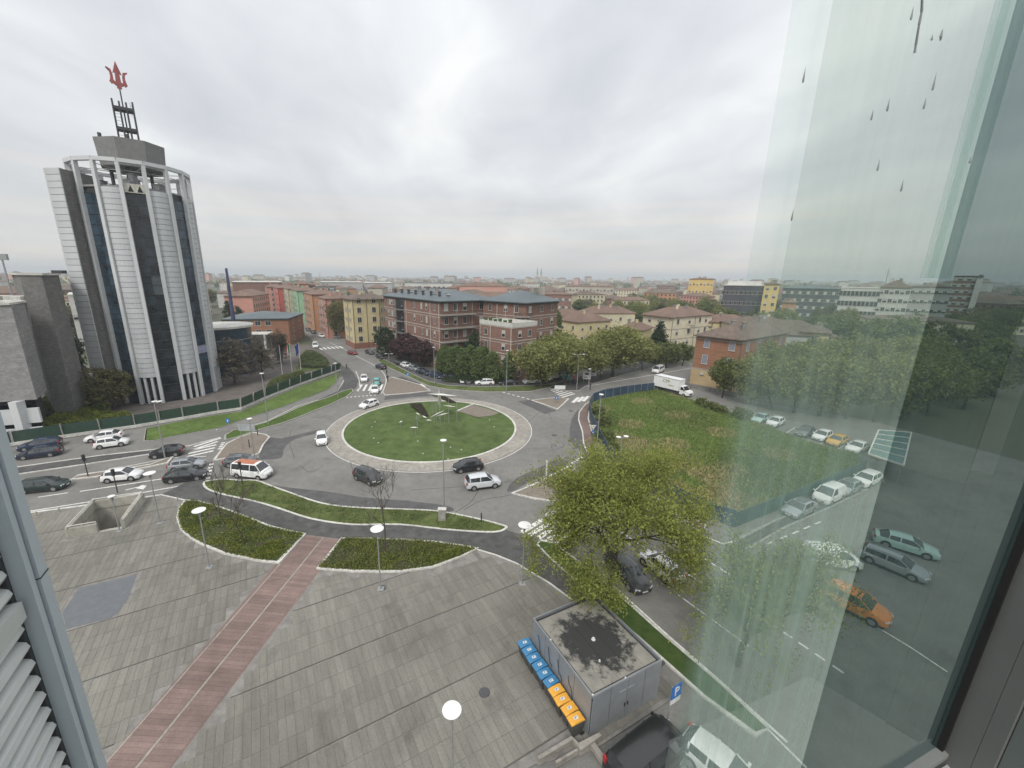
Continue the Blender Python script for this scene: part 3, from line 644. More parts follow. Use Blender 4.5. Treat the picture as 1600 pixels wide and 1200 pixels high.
# ---- grey tiled blocks on the far left
def wallbox(name, label, cat, poly, h, m, extra=None, roofm=None):
    t = thing(name, label, cat, (poly[0][0], poly[0][1], 0)); ox, oy = poly[0]
    P = [(x-ox, y-oy) for x, y in poly]; mb = MB(); mb.prism(P, 0, h); mb.build('wall', m, t)
    mb = MB(); mb.strip(P, .5, h, h+.35, True); mb.build('parapet', roofm or m_kerb, t); return t
A_ = onaz(-48.6, 99); B_ = onaz(-44.9, 98.5); B2 = onaz(-44.4,107); A2 = onaz(-50.0, 118)
A_ = Vector(G(88,655)); B_ = Vector(G(128,651)); C_ = A_+Vector((-14,9))
e1 = onaz(-47.75, 100); e2 = onaz(-46.35, 99); e3 = onaz(-45.2, 102); e4 = onaz(-45.6, 118); e5 = onaz(-48.2, 120)
t = wallbox('grey_block', 'tall windowless grey tiled block between the white tower and the low office on the left', 'building', [tuple(e1), tuple(e2), tuple(e3), tuple(e4), tuple(e5)], 24.6, m_gtile)
mb = MB(); mb.box(3.6, 1.6, 24.9, 5.4, 2.4, 25.4); mb.build('roof_unit', m_steel, t)
f1 = onaz(-62, 105); f2 = onaz(-48.75, 90); f3 = onaz(-47.9, 96); f4 = onaz(-56, 120)
t2 = thing('grey_office', 'grey tiled office with a white ground floor and concrete columns at the left edge', 'building', (f2.x, f2.y, 0))
P = [tuple(v-f2) for v in (f1, f2, f3, f4)]
P[0] = (P[0][0], P[0][1])
mb = MB(); mb.prism(P, 6.4, 20.5); mb.build('wall', m_gtile2, t2)
mb = MB(); mb.strip(P, .5, 20.5, 20.8, True); mb.build('parapet', m_kerb, t2)
dF = (Vector(P[0])-Vector(P[1])).normalized(); nF = Vector((dF.y, -dF.x)); nF = nF if nF.dot(-f2) > 0 else -nF
Pi = [tuple(Vector(P[0])-nF*1.5), tuple(Vector(P[1])-nF*1.5+dF*1), tuple(Vector(P[2])+dF*1), P[3]]
mb = MB(); mb.prism(Pi, 0, 6.4); mb.build('ground_floor', m_dglass, t2)
mb = MB(); mb.beam((*(Vector(P[0])+nF*.1), 4.0), (*(Vector(P[1])+nF*.1), 4.0), .4, 2.3); mb.build('spandrel', m_frame, t2)
mb = MB(); mb.beam((*(Vector(P[0])+nF*.4), 1.1), (*(Vector(P[1])+nF*.4), 1.1), .4, 2.2); mb.build('low_wall', mat('white_wall', (0.5,0.51,0.52), .7, .1, 1), t2)
for i in range(4):
    c = Vector(P[1])+dF*(2.2+i*6)+nF*.3; mb = MB(); mb.box(c.x-.6, c.y-.6, 0, c.x+.6, c.y+.6, 6.4); mb.build('column', m_frame, t2)
for i in range(3): mb = MB(); mb.obox((P[1][0]-8-i*3.5, P[1][1]+9, 20.9), (1,0,0), (0,1,0), (0,0,1), 1.4, 1.6, .4); mb.build('skylight', m_kerb, t2)

# ---- lower glazed pavilion with curved roof right of the tower, blue steel pylon
g1 = onaz(-33.9, 112); g2 = onaz(-31.2, 119); 
pv = thing('glass_pavilion', 'dark glazed round pavilion with pale roof rim just right of the white tower', 'building', (g2.x-7, g2.y+4, 0))
mb = MB(); mb.tube((0,0,0), (0,0,12.0), 7.5, n=32); mb.build('glass_wall', m_dglass2, pv)
mb = MB(); mb.tube((0,0,12.0), (0,0,12.5), 8.1, n=32); mb.build('roof', m_kerb, pv)
for z in (3,6,9): mb = MB(); mb.tube((0,0,z), (0,0,z+.15), 7.56, n=32); mb.build('glazing_bar', m_gsteel, pv)
py_ = onaz(-31.3, 135); pl = thing('pylon', 'slender dark blue steel pylon rising behind the low brick office', 'pylon', (py_.x, py_.y, 0))
mb = MB(); zt = zat(py_.x, py_.y, 419); mb.tube((0,0,0), (0,0,zt), .75, .3, 10); mb.build('shaft', mat('pylon_blue', (0.05,0.06,0.12), .5), pl)
mb = MB(); mb.box(-1.2,-.4,zt*.78,-.3,.4,zt*.78+1.4); mb.build('sign_box', m_kerb, pl)

# ================================================================== GENERIC BUILDINGS
m_pane = mat('window_pane', (0.03,0.035,0.04), 0.15, 0.3, 1.5, spec=0.6)
m_shut = mat('roller_shutter', (0.42,0.42,0.40), 0.7, 0.08, 2)
m_wfr = mat('window_frame', (0.42,0.41,0.38), 0.7, 0.1, 2)
m_bshut = mat('grey_blue_shutter', (0.20,0.21,0.25), 0.7, 0.08, 2)
m_dshut = mat('dark_shutter', (0.07,0.065,0.055), 0.7, 0.1, 2)
WM = {}
def wmesh(style, w, h):
    k = (style, round(w, 2), round(h, 2))
    if k in WM: return WM[k]
    fr = MB(); t = 0.09
    # local: x along the wall, y outward (negative = out), z up from the sill
    fr.box(-w/2-t, -.09, -t, w/2+t, 0.02, 0); fr.box(-w/2-t, -.07, h, w/2+t, 0.02, h+t); fr.box(-w/2-t, -.07, 0, -w/2, 0.02, h); fr.box(w/2, -.07, 0, w/2+t, 0.02, h)
    fr.box(-w/2-t*2, -.16, -t-.05, w/2+t*2, 0.02, -t)
    pn = MB(); fillm = m_pane
    if style == 'half': pn.box(-w/2, -.035, 0, w/2, 0.01, h*.5)
    else: pn.box(-w/2, -.035, 0, w/2, 0.01, h)
    mats = {'dark': (m_wfr, m_pane), 'shut': (m_wfr, m_shut), 'blue': (m_wfr, m_bshut), 'half': (m_wfr, m_pane), 'green': (m_wfr, m_dshut), 'far': (m_wfr, m_pane)}[style]
    o = fr.build('window', mats[0]); p = pn.build('pane', mats[1]); r = [o.data, p.data, None]
    if style == 'half':
        sh = MB(); sh.box(-w/2, -.05, h*.5, w/2, 0.01, h); s_ = sh.build('shutter', m_shut); r[2] = s_.data; bpy.data.objects.remove(s_)
    if style in ('dark',):
        sh = MB(); sh.box(-.035, -.055, 0, .035, -.03, h); s_ = sh.build('glazing_bar', m_wfr); r[2] = s_.data; bpy.data.objects.remove(s_)
    bpy.data.objects.remove(o); bpy.data.objects.remove(p); WM[k] = r; return r
def window(parent, p, d, nrm, z, style, w, h):
    """window on the wall point p (x, y), d along the wall, nrm outward"""
    ms_ = wmesh(style, w, h); rz = math.atan2(d.y, d.x)
    # local -y must be outward
    if Vector((math.sin(rz), -math.cos(rz))).dot(nrm) < 0: rz += math.pi
    o = inst('window', ms_[0], parent, (p.x+nrm.x*.01, p.y+nrm.y*.01, z), rz); inst('pane', ms_[1], o, (0,0,0))
    if ms_[2]: inst({'half':'shutter'}.get(style, 'glazing_bar'), ms_[2], o, (0,0,0))
    return o
def outward(P, i):
    a, b = Vector(P[i]), Vector(P[(i+1) % len(P)]); d = (b-a).normalized(); n = Vector((d.y, -d.x)); c = Vector(np.mean(P, axis=0))
    if n.dot((a+b)/2-c) < 0: n = -n
    return a, b, d, n
def hiproof(P, h, rise, over=0.6, thick=0.25, ridge=0.35):
    c = Vector(np.mean(P, axis=0)); mb = MB(); n = len(P)
    E = []
    for x, y in P: v = Vector((x, y))-c; E.append(c+v*(1+over*1.3/max(v.length, 1)))
    if n == 4:
        e01 = (Vector(P[1])-Vector(P[0])).length; e12 = (Vector(P[2])-Vector(P[1])).length
        m0 = (E[0]+E[3])/2; m1 = (E[1]+E[2])/2; n0 = (E[0]+E[1])/2; n1_ = (E[2]+E[3])/2
        if e01 >= e12: k = min(e12*.5/e01, .48); a = m0.lerp(m1, k); b = m0.lerp(m1, 1-k); top = [a, b]; fs = [(0, 1, 5, 4), (1, 2, 5), (2, 3, 4, 5), (3, 0, 4)]
        else: k = min(e01*.5/e12, .48); a = n0.lerp(n1_, k); b = n0.lerp(n1_, 1-k); top = [a, b]; fs = [(0, 1, 4), (1, 2, 5, 4), (2, 3, 5), (3, 0, 4, 5)]
        vs = [(v.x, v.y, h+thick) for v in E]+[(v.x, v.y, h+thick+rise) for v in top]
    else:
        T_ = [c+(v-c)*ridge for v in E]; vs = [(v.x, v.y, h+thick) for v in E]+[(v.x, v.y, h+thick+rise) for v in T_]
        fs = [(i, (i+1) % n, n+(i+1) % n, n+i) for i in range(n)]+[tuple(range(n, 2*n))]
    o = len(vs); vs += [(v.x, v.y, h) for v in E]; fs += [(o+i, o+(i+1) % n, (i+1) % n, i) for i in range(n)]+[tuple(range(o, o+n))[::-1]]
    area = sum(P[i][0]*P[(i+1) % n][1]-P[(i+1) % n][0]*P[i][1] for i in range(n))
    if area < 0: fs = [f[::-1] for f in fs]
    return mb.add(vs, fs)
m_tile = mat('roof_tile', (0.14,0.09,0.068), 0.9, 0.15, 1.2, 0.3, island=0, big=.12, col2=(0.18,0.12,0.09))
m_tileb = mat('roof_brown', (0.13,0.10,0.08), 0.9, 0.15, 1.2, 0.3, big=.12)
m_slate = mat('roof_slate', (0.10,0.125,0.135), 0.6, 0.06, 0.8, 0.1, big=.1)
def block(label, P, h, wallm, roofm, rise=2.2, floors=4, faces=(), name='apartment_building', cat='building', over=.7, chim=3, eave=None, group=None, z_first=1.4, roof=True):
    """faces: list of (face index, [t positions 0..1], style, w, h_win)"""
    ox, oy = P[0]; t = thing(name, label, cat, (ox, oy, 0), group=group); P = [(x-ox, y-oy) for x, y in P]
    mb = MB(); mb.prism(P, 0, h); mb.build('wall', wallm, t)
    if roof:
        rf = hiproof(P, h, rise, over).build('roof', roofm, t)
        c = Vector(np.mean(P, axis=0)); rr = random.Random(int(abs(ox*7+oy)))
        for k in range(chim):
            q = c+(Vector(P[rr.randrange(len(P))])-c)*rr.uniform(.1, .45); mb = MB(); mb.box(q.x-.4, q.y-.3, h+.4, q.x+.4, q.y+.3, h+rise+.7); mb.box(q.x-.5, q.y-.4, h+rise+.7, q.x+.5, q.y+.4, h+rise+.85); mb.build('chimney', wallm if k % 2 else m_concd, rf)
    fh = (h-.3)/floors
    for (i, ts, st, w, hw) in faces:
        a, b, d, n = outward(P, i)
        for f in range(floors):
            for j, tt in enumerate(ts):
                sty = st if isinstance(st, str) else st[(f*3+j) % len(st)]
                window(t, a+(b-a)*tt, d, n, z_first+f*fh, sty, w, hw)
    return t, P, fh
def band(t, P, zs, m, th=.3, out=.06, name='string_course'):
    for z in zs: mb = MB(); c = Vector(np.mean(P, axis=0)); Q = [tuple(c+(Vector(p)-c)*(1+out/(Vector(p)-c).length*1.4)) for p in P]; mb.prism(Q, z, z+th, bottom=True); mb.build(name, m, t)
def balcony(t, a, d, n, w, dep, z, m, rail, name='balcony'):
    mb = MB(); c = a+n*(dep/2); mb.obox((c.x, c.y, z), (d.x,d.y,0), (n.x,n.y,0), (0,0,1), w/2, dep/2, .09); o = mb.build(name, m, t)
    mb = MB(); e = a+n*(dep-.04)
    mb.obox((e.x, e.y, z+1.05), (d.x,d.y,0), (n.x,n.y,0), (0,0,1), w/2, .03, .04)
    k = max(int(w/.35), 3)
    for i in range(k+1): q = e+d*(w*(i/k-.5)); mb.obox((q.x, q.y, z+.55), (d.x,d.y,0), (n.x,n.y,0), (0,0,1), .025, .02, .5)
    for s_ in (-1, 1):
        q = a+d*(s_*w/2)+n*(dep/2); mb.obox((q.x, q.y, z+1.05), (n.x,n.y,0), (d.x,d.y,0), (0,0,1), dep/2, .03, .04)
    mb.build('railing', rail, o); return o
def pipe(t, p, n, h, m=None):
    q = Vector(p)+n*.12; mb = MB(); mb.tube((q.x, q.y, .2), (q.x, q.y, h), .07, n=6); mb.build('drainpipe', m or m_dshut, t)

def wall(name, c, brick=None, var=.05): return mat(name, tuple(min(.6, q_*1.13) for q_ in c), .9, var, .6, 0, big=.07, brick=brick)
w_yel = wall('plaster_yellow', (0.45,0.385,0.22)); w_ylt = wall('plaster_pale_yellow', (0.44,0.40,0.28)); w_ora = wall('plaster_orange', (0.36,0.19,0.10)); w_pink = wall('plaster_pink', (0.44,0.22,0.17))
w_green = wall('plaster_green', (0.25,0.40,0.25)); w_red = wall('plaster_red', (0.42,0.10,0.07)); w_cream = wall('plaster_cream', (0.50,0.45,0.33)); w_salm = wall('plaster_salmon', (0.45,0.25,0.2)); w_coral = wall('plaster_coral', (0.46,0.15,0.08))
w_brick = wall('brick_red', (0.22,0.125,0.095), (2.0,.8)); w_brick2 = wall('brick_orange', (0.27,0.135,0.08), (2.0,.8)); w_grey = wall('plaster_grey', (0.32,0.32,0.31)); w_white = wall('plaster_white', (0.48,0.475,0.45)); w_base = wall('brick_base', (0.24,0.11,0.075), (2.0,.8))
w_ochre = wall('plaster_ochre', (0.36,0.27,0.15))

# yellow apartment house at the street corner
Py = [(-51.9,153.5), (-45.4,143.2), (-37.6,148.6), (-35.9,152.6), (-40,164), (-51,164)]
t, P, fh = block('pale yellow five storey apartment house on a brick base at the street corner', Py, 17.0, w_yel, m_tileb, 1.6, 5, [(0,[.22,.36,.62,.76],'dark',.7,1.3),(1,[.24,.80],['dark','dark','green'],1.25,1.7),(2,[.35,.7],'dark',.7,1.3)], chim=4, z_first=2.6)
band(t, P, [0.0], w_base, 2.0, .1, 'brick_base')
for i, f in ((1,.02),(1,.52),(2,0.02),(0,.5)):
    a, b, d, n = outward(P, i); pipe(t, a+(b-a)*f, n, 17)

m_bandc = wall('band_concrete', (0.34,0.32,0.29))
# long red brick block with white bands
a0 = Vector((-11.8,111.0)); a1 = Vector((-33.8,141.2)); dR = Vector((.806,.593)); a2 = a0+dR*19; 
Pb = [tuple(a1), tuple(a0), tuple(a2), tuple(a2+(a1-a0)*.72), tuple(a1+dR*19)]
Pb = [tuple(a1), tuple(a0), tuple(a2), tuple(a1+dR*19)]
t, P, fh = block('long five storey red brick block with grey hipped roof, white bands and corner balconies', Pb, 18.6, w_brick, m_slate, 2.6, 5, [(0,[.09,.13,.17,.21,.37,.60,.72,.80,.92],['dark','shut','dark','shut','half'],.75,1.6),(1,[.10,.26,.42,.72,.86],['shut','dark','half','dark'],1.1,1.9)], chim=6, over=1.1, z_first=1.5)
band(t, P, [fh*k+.35 for k in range(1,5)], m_bandc, .22, .06); band(t, P, [fh*k-.30 for k in range(1,5)], m_bandc, .14, .05)
band(t, P, [18.1], m_dshut, .45, .25, 'gutter')
A, B, d, n = outward(P, 0); A1, B1, d1, n1_ = outward(P, 1)
for k in range(1,5):
    balcony(t, A+(B-A)*.33, d, n, 5.5, 1.1, k*fh+.3, m_concd, m_steel); balcony(t, A1+(B1-A1)*.3, d1, n1_, 11.5, 1.3, k*fh+.3, m_conc, m_steel)
for k in range(5):
    mb = MB(); c = A+(B-A)*.33+n*.03; mb.obox((c.x, c.y, k*fh+fh/2+.2), (d.x,d.y,0), (n.x,n.y,0), (0,0,1), 2.7, .05, fh/2-.25); mb.build('loggia', m_dglass, t)
for f in (.86,.99,.45): pipe(t, A+(B-A)*f, n, 18.2, m_kerb)
for f in (.28,.55): pipe(t, A1+(B1-A1)*f, n1_, 18.2, m_kerb)
for i in range(9):
    q = A+(B-A)*(.12+.1*i)-n*(4.5+(i % 2)*1.5); rz_ = 18.85+ (4.5+(i%2)*1.5+1.1)/(10.6)*2.6
    mb = MB(); mb.obox((q.x, q.y, rz_+.12), (d.x,d.y,0), (n.x,n.y,0), (0,0,1), .7, .45, .06); mb.build('skylight', m_shut, t)
for i in range(7):
    q = A+(B-A)*(.08+.13*i)-n*3; mb = MB(); mb.box(q.x-.35, q.y-.35, 19.2, q.x+.35, q.y+.35, 20.9); mb.box(q.x-.45, q.y-.45, 20.9, q.x+.45, q.y+.45, 21.05); mb.build('chimney', m_steel, t)

# second brick block: tall part and lower terraced wing
c0 = Vector((10.9,108.0)); c1 = Vector((21.1,119.3)); cdir = (c1-c0).normalized(); cn = Vector((-cdir.y, cdir.x)); c3 = c0+cn*15.0
Pb2 = [tuple(c0), tuple(c1), tuple(c1+cn*15), tuple(c3)]
t, P, fh = block('five storey red brick block with grey pyramid roof at the end of the brick row', Pb2, 18.6, w_brick, m_slate, 2.8, 5, [(0,[.12,.48,.82],['shut','dark','dark','half'],1.0,1.6),(3,[.18,.55,.80],['dark','half','dark'],1.0,1.6)], chim=3, over=1.1, z_first=1.5)
band(t, P, [fh*k+.35 for k in range(1,5)], m_bandc, .22, .06); band(t, P, [fh*k-.30 for k in range(1,5)], m_bandc, .14, .05); band(t, P, [18.1], m_dshut, .45, .25, 'gutter')
mb = MB(); mb.box(2.5,12,20.3,6.5,16,22.4); mb.build('lift_house', m_conc, t)
A, B, d, n = outward(P, 3); A1, B1, d1, n1_ = outward(P, 0)
for k in range(1,5): balcony(t, B+(A-B)*.10, d, n, 2.8, 1.2, k*fh+.3, m_concd, m_steel); balcony(t, A1+(B1-A1)*.06, d1, n1_, 1.4, 1.1, k*fh+.3, m_concd, m_steel)
for f in (.35,.55,.75): pipe(t, A+(B-A)*f, n, 18.2, m_kerb)
u0 = Vector(G(748,503,13.4)); u1 = Vector(G(803,514,13.4)); u0 = Vector((-1.0,106.5)); u1 = Vector((6.8,98.0)); ud = (u1-u0).normalized(); un = Vector((-ud.y, ud.x)); un = un if un.y > 0 else -un
u2 = u1+un*9; u3 = u0+un*7
t, P, fh = block('lower red brick wing with a roof terrace in front of the pyramid roofed brick block', [tuple(u0), tuple(u1), tuple(u2), tuple(u3)], 13.3, w_brick, None, 0, 4, [(0,[.2,.75],['dark','half','shut'],1.0,1.5),(1,[.3,.7],['dark','half'],1.0,1.5),(3,[.5],['dark'],.9,1.4)], roof=False, z_first=1.2)
band(t, P, [fh*k+.2 for k in range(1,5)], m_bandc, .22, .06); band(t, P, [fh*k-.4 for k in range(1,4)], m_bandc, .14, .05)
mb = MB(); mb.strip(P, .12, 13.5, 14.5, True); mb.build('terrace_parapet', mat('terrace_slats', (0.5,0.5,0.46), .8, .1), t)
A, B, d, n = outward(P, 0)
for f in (.02,.35,.98): pipe(t, A+(B-A)*f, n, 13.2, m_kerb)
for i in range(6):
    q = A+(B-A)*(.12+.15*i)-n*.8; mb = MB(); mb.tube((q.x,q.y,14.3),(q.x,q.y,14.9+.3*(i%2)),.35,.5,8); mb.build('potted_plant', mat('pot_plant', (0.06,0.10,0.03), .9, .3, 5), t)

# brick office left of the street
Po = [(-91.5,144.5), (-71.5,150.3), (-75,171), (-97,166)]
t, P, fh = block('two storey orange brick office with dark hipped roof behind the flagpoles', Po, 9.7, w_brick2, m_slate, 1.8, 3, [(0,[.2,.36,.52,.68],'dark',1.7,1.5),(1,[.3,.7],'dark',1.4,1.5)], chim=0, over=.6, z_first=1.2, cat='office')
band(t, P, [9.2], m_dshut, .4, .2, 'gutter')
Pc = [(-94,139), (-76,141.5), (-77,147), (-95,144.5)]
t, P, fh = block('low entrance pavilion with thin pale flat roof in front of the orange brick office', Pc, 5.0, mat('pavilion_glass', (0.08,0.09,0.09), .3, .2), None, roof=False, floors=1, name='entrance_pavilion', cat='pavilion')
c = Vector(np.mean(P, axis=0)); Q = [tuple(c+(Vector(p)-c)*1.12) for p in P]; mb = MB(); mb.prism(Q, 5.0, 5.35, bottom=True); mb.build('roof', m_kerb, t)
for p in P: mb = MB(); mb.box(p[0]-.3, p[1]-.3, 0, p[0]+.3, p[1]+.3, 5.0); mb.build('column', m_kerb, t)

# colourful row on the far side of the street going away
sdv = Vector((-.523,.852)); sn = Vector((.852,.523))
def strow(label, s0, L_, Wd, off, h, wm, roofm, gable=None, bal=True, rise=1.8, floors=5):
    base = Vector((-36.5,126.0))+sn*off; p = base+sdv*s0; P = [tuple(p+sdv*L_), tuple(p), tuple(p+sn*Wd), tuple(p+sn*Wd+sdv*L_)]
    t, P, fh = block(label, P, h, wm, roofm, rise, floors, [(0,[.12,.3,.5,.7,.88],['dark','green','shut'],.8,1.4),(1,[.28,.72] if Wd > 8 else [.5],['dark','green'],1.1,1.5)], chim=4, over=.5)
    if gable:
        a, b, d, n = outward(P, 1); mb = MB(); c = (a+b)/2; mb.obox((c.x, c.y, h/2-.1), (d.x,d.y,0), (n.x,n.y,0), (0,0,1), (b-a).length/2-.05, .035, h/2-.15); g = mb.build('gable_wall', gable, t)
        for ch in [c_ for c_ in t.children if c_.name.startswith('window')]: pass
    if bal:
        a, b, d, n = outward(P, 0)
        for k in range(1, floors): 
            for f in (.25,.6): balcony(t, a+(b-a)*f, d, n, 2.6, 1.0, k*fh+.2, m_concd, m_kerbd)
    for f in (.02,.98): a, b, d, n = outward(P, 1); pipe(t, a+(b-a)*f, n, h)
    return t
strow('salmon pink apartment house next beyond the yellow corner house', 50, 15, 11, -1.5, 15.8, w_pink, m_tile, gable=None)
strow('orange apartment house with brown tiled roof between the pink and the green houses', 74, 24, 13, -2.5, 16.6, w_ora, m_tile)
strow('mint green apartment house further up the street', 112, 22, 12, -3.5, 17.0, w_green, m_tile)
strow('pale yellow balconied house beyond the mint green house', 138, 20, 12, -5, 17.2, w_ylt, m_tile)
strow('bright red apartment house beyond the pale yellow balconied house', 160, 26, 12, -8, 17.2, w_red, m_tile)
strow('pinkish apartment house at the far end of the colourful street row', 190, 30, 12, -12, 17.2, w_salm, m_tile)

# cream villa, small yellow houses, old brick house on the right
Pv = [(61.0,158.5), (66.6,146.0), (88.5,160.5), (81,173)]
t, P, fh = block('cream three storey villa with red hipped roof behind the dark fir', Pv, 11.8, w_cream, m_tile, 3.0, 3, [(0,[.25,.7],'half',1.2,1.7),(1,[.14,.42,.68,.84],['dark','half'],1.3,1.7)], chim=4, over=.8, z_first=1.8, name='villa', cat='villa')
band(t, P, [3.9, 7.5], m_conc, .25, .08)
A, B, d, n = outward(P, 1); balcony(t, A+(B-A)*.42, d, n, 2.4, 1.1, 7.6, m_conc, m_steel); balcony(t, A+(B-A)*.97, d, n, 2.0, 1.1, 7.6, m_conc, m_steel); pipe(t, A+(B-A)*.56, n, 11.6); pipe(t, A+(B-A)*.01, n, 11.6)
Ph = [(51.1,98.2), (57.6,90.6), (77,104), (70,113)]
t, P, fh = block('old three storey house of orange brick over ochre plaster beside the white truck', Ph, 12.0, w_brick2, m_tileb, 2.6, 3, [(0,[.26,.80],'blue',1.15,2.1),(1,[.12,.35,.6,.85],'blue',1.15,2.1)], chim=3, over=.8, z_first=1.7, name='old_house', cat='house')
mb = MB(); c = Vector(np.mean(P, axis=0)); Q = [tuple(c+(Vector(p)-c)*1.012) for p in P]; mb.prism(Q, 0, 4.0); mb.build('ground_storey', w_ochre, t); band(t, P, [4.0, 11.3], m_conc, .3, .12)
for w_ in list(t.children):
    if w_.name.startswith('window') and w_.location.z < 3: w_.location.x *= 1.012; w_.location.y *= 1.012
A, B, d, n = outward(P, 0)
for f in (.26,): 
    q = A+(B-A)*f+n*.2; mb = MB(); mb.obox((q.x-.0, q.y, 3.1), (d.x,d.y,0), (n.x,n.y,0), (0,0,1), .35, .25, .25); mb.build('air_conditioner', m_shut, t)
pipe(t, A+(B-A)*.99, n, 11.5)
mb = MB(); 
for x0,y0,x1,y1 in ((-4,-3.5,8,-13),): mb.strip([(P[0][0]-3.5,P[0][1]-1.5),(P[1][0]-2.2,P[1][1]-3.5),(P[1][0]+17,P[1][1]+9.5)], .35, 0, 1.1)
gw = mb.build('garden_wall', m_concd); gw.location = (Ph[0][0], Ph[0][1], 0); props(gw, 'low concrete wall at the foot of the old brick and ochre house', 'wall')
def house_at(px, dist, width, depth, h, ang, label, wm, rm, rise=2.4, floors=2, name='house', style=['dark','half'], nwin=3, group=None, chim=2):
    x, y = at_dist(px, dist); a = R(ang); d = Vector((math.cos(a), math.sin(a))); n = Vector((-d.y, d.x)); p = Vector((x, y))-d*width/2
    P = [tuple(p), tuple(p+d*width), tuple(p+d*width+n*depth), tuple(p+n*depth)]
    ts = [(i+.5)/nwin for i in range(nwin)]; ts2 = [.25,.75]
    t, P, fh = block(label, P, h, wm, rm, rise, floors, [(0,ts,style,1.0,1.5)]+([(3,ts2,style,1.0,1.5)] if ang < 0 or px > 755 else [(1,ts2,style,1.0,1.5)]), name=name, chim=chim, over=.6, group=group)
    return t
house_at(892, 190, 20, 12, 8.2, 12, 'brick red roofed low house behind the willows, leftmost of the garden suburb', w_ylt, m_tile, 3, nwin=5)
house_at(935, 168, 17, 12, 8.5, 30, 'pale yellow house with broad red roof right behind the round willows', w_yel, m_tile, 3.2, nwin=4)
house_at(960, 205, 24, 12, 9.0, 8, 'yellow plastered house with many chimneys between the tree tops', w_ylt, m_tile, 3.0, nwin=5, chim=5)
house_at(992, 150, 9, 12, 8.0, -35, 'yellow house gable glimpsed right of the tallest willow', w_yel, m_tile, 2.4, nwin=2)
house_at(1155, 185, 18, 12, 9.0, -8, 'small yellow house with red roof left of the slim blue spruce', w_yel, m_tile, 2.6, nwin=4)
house_at(1208, 175, 20, 12, 9.5, -12, 'cream house with string course right of the slim blue spruce', w_cream, m_tileb, 2.6, nwin=5)
house_at(1240, 140, 24, 15, 10.5, -28, 'grey plastered villa with broad brown hipped roof above the grove', w_grey, m_tileb, 3.4, floors=3, nwin=5, name='villa', chim=4)
house_at(1292, 141, 6, 10, 11.5, -40, 'narrow yellow house end right of the grey villa', w_yel, m_tileb, 1.6, floors=3, nwin=1)
house_at(1455, 205, 26, 14, 12.0, -32, 'low yellow block with flat brown roof near the right hand window edge', w_ylt, m_tileb, 1.2, floors=3, nwin=6)

# ================================================================== VEHICLES
m_cglass = mat('car_glass', (0.03,0.036,0.04), 0.06, 0.2, 3, spec=1.0)
m_tyre = mat('tyre', (0.018,0.018,0.018), 0.9, 0.1, 8)
m_rim = mat('rim', (0.35,0.35,0.36), 0.35, 0.05, 8, metal=0.6)
m_trim = mat('black_trim', (0.025,0.025,0.026), 0.7, 0.1, 8)
m_head = mat('headlamp', (0.55,0.56,0.58), 0.15, 0.1, 8)
m_tail = mat('tail_lamp', (0.35,0.02,0.02), 0.3, 0.1, 8)
m_plate = mat('number_plate', (0.6,0.6,0.58), 0.6, 0.05, 8)
def paint(name, c, metal=0.0, rough=0.25):
    m = mat('paint_'+name, c, rough, 0.03, 1.5, metal=metal, spec=0.5); m.node_tree.nodes['Principled BSDF'].inputs['Coat Weight'].default_value = 0.5; return m
PC = dict(white=paint('white', (0.74,0.745,0.74)), silver=paint('silver', (0.38,0.40,0.42), .5), pearl=paint('pearl', (0.58,0.60,0.62), .1), black=paint('black', (0.014,0.015,0.017)), dgrey=paint('dark_grey', (0.05,0.055,0.058), .3),
          blue=paint('dark_blue', (0.018,0.035,0.075)), dblue=paint('night_blue', (0.012,0.02,0.04)), grey=paint('grey', (0.16,0.17,0.18), .4), green=paint('dark_green', (0.02,0.035,0.032), .2), red=paint('red', (0.22,0.02,0.02)),
          orange=paint('orange', (0.62,0.20,0.03)), yellow=paint('yellow', (0.62,0.36,0.06)), teal=paint('teal', (0.12,0.42,0.40)), pale=paint('pale_green', (0.35,0.48,0.45)))
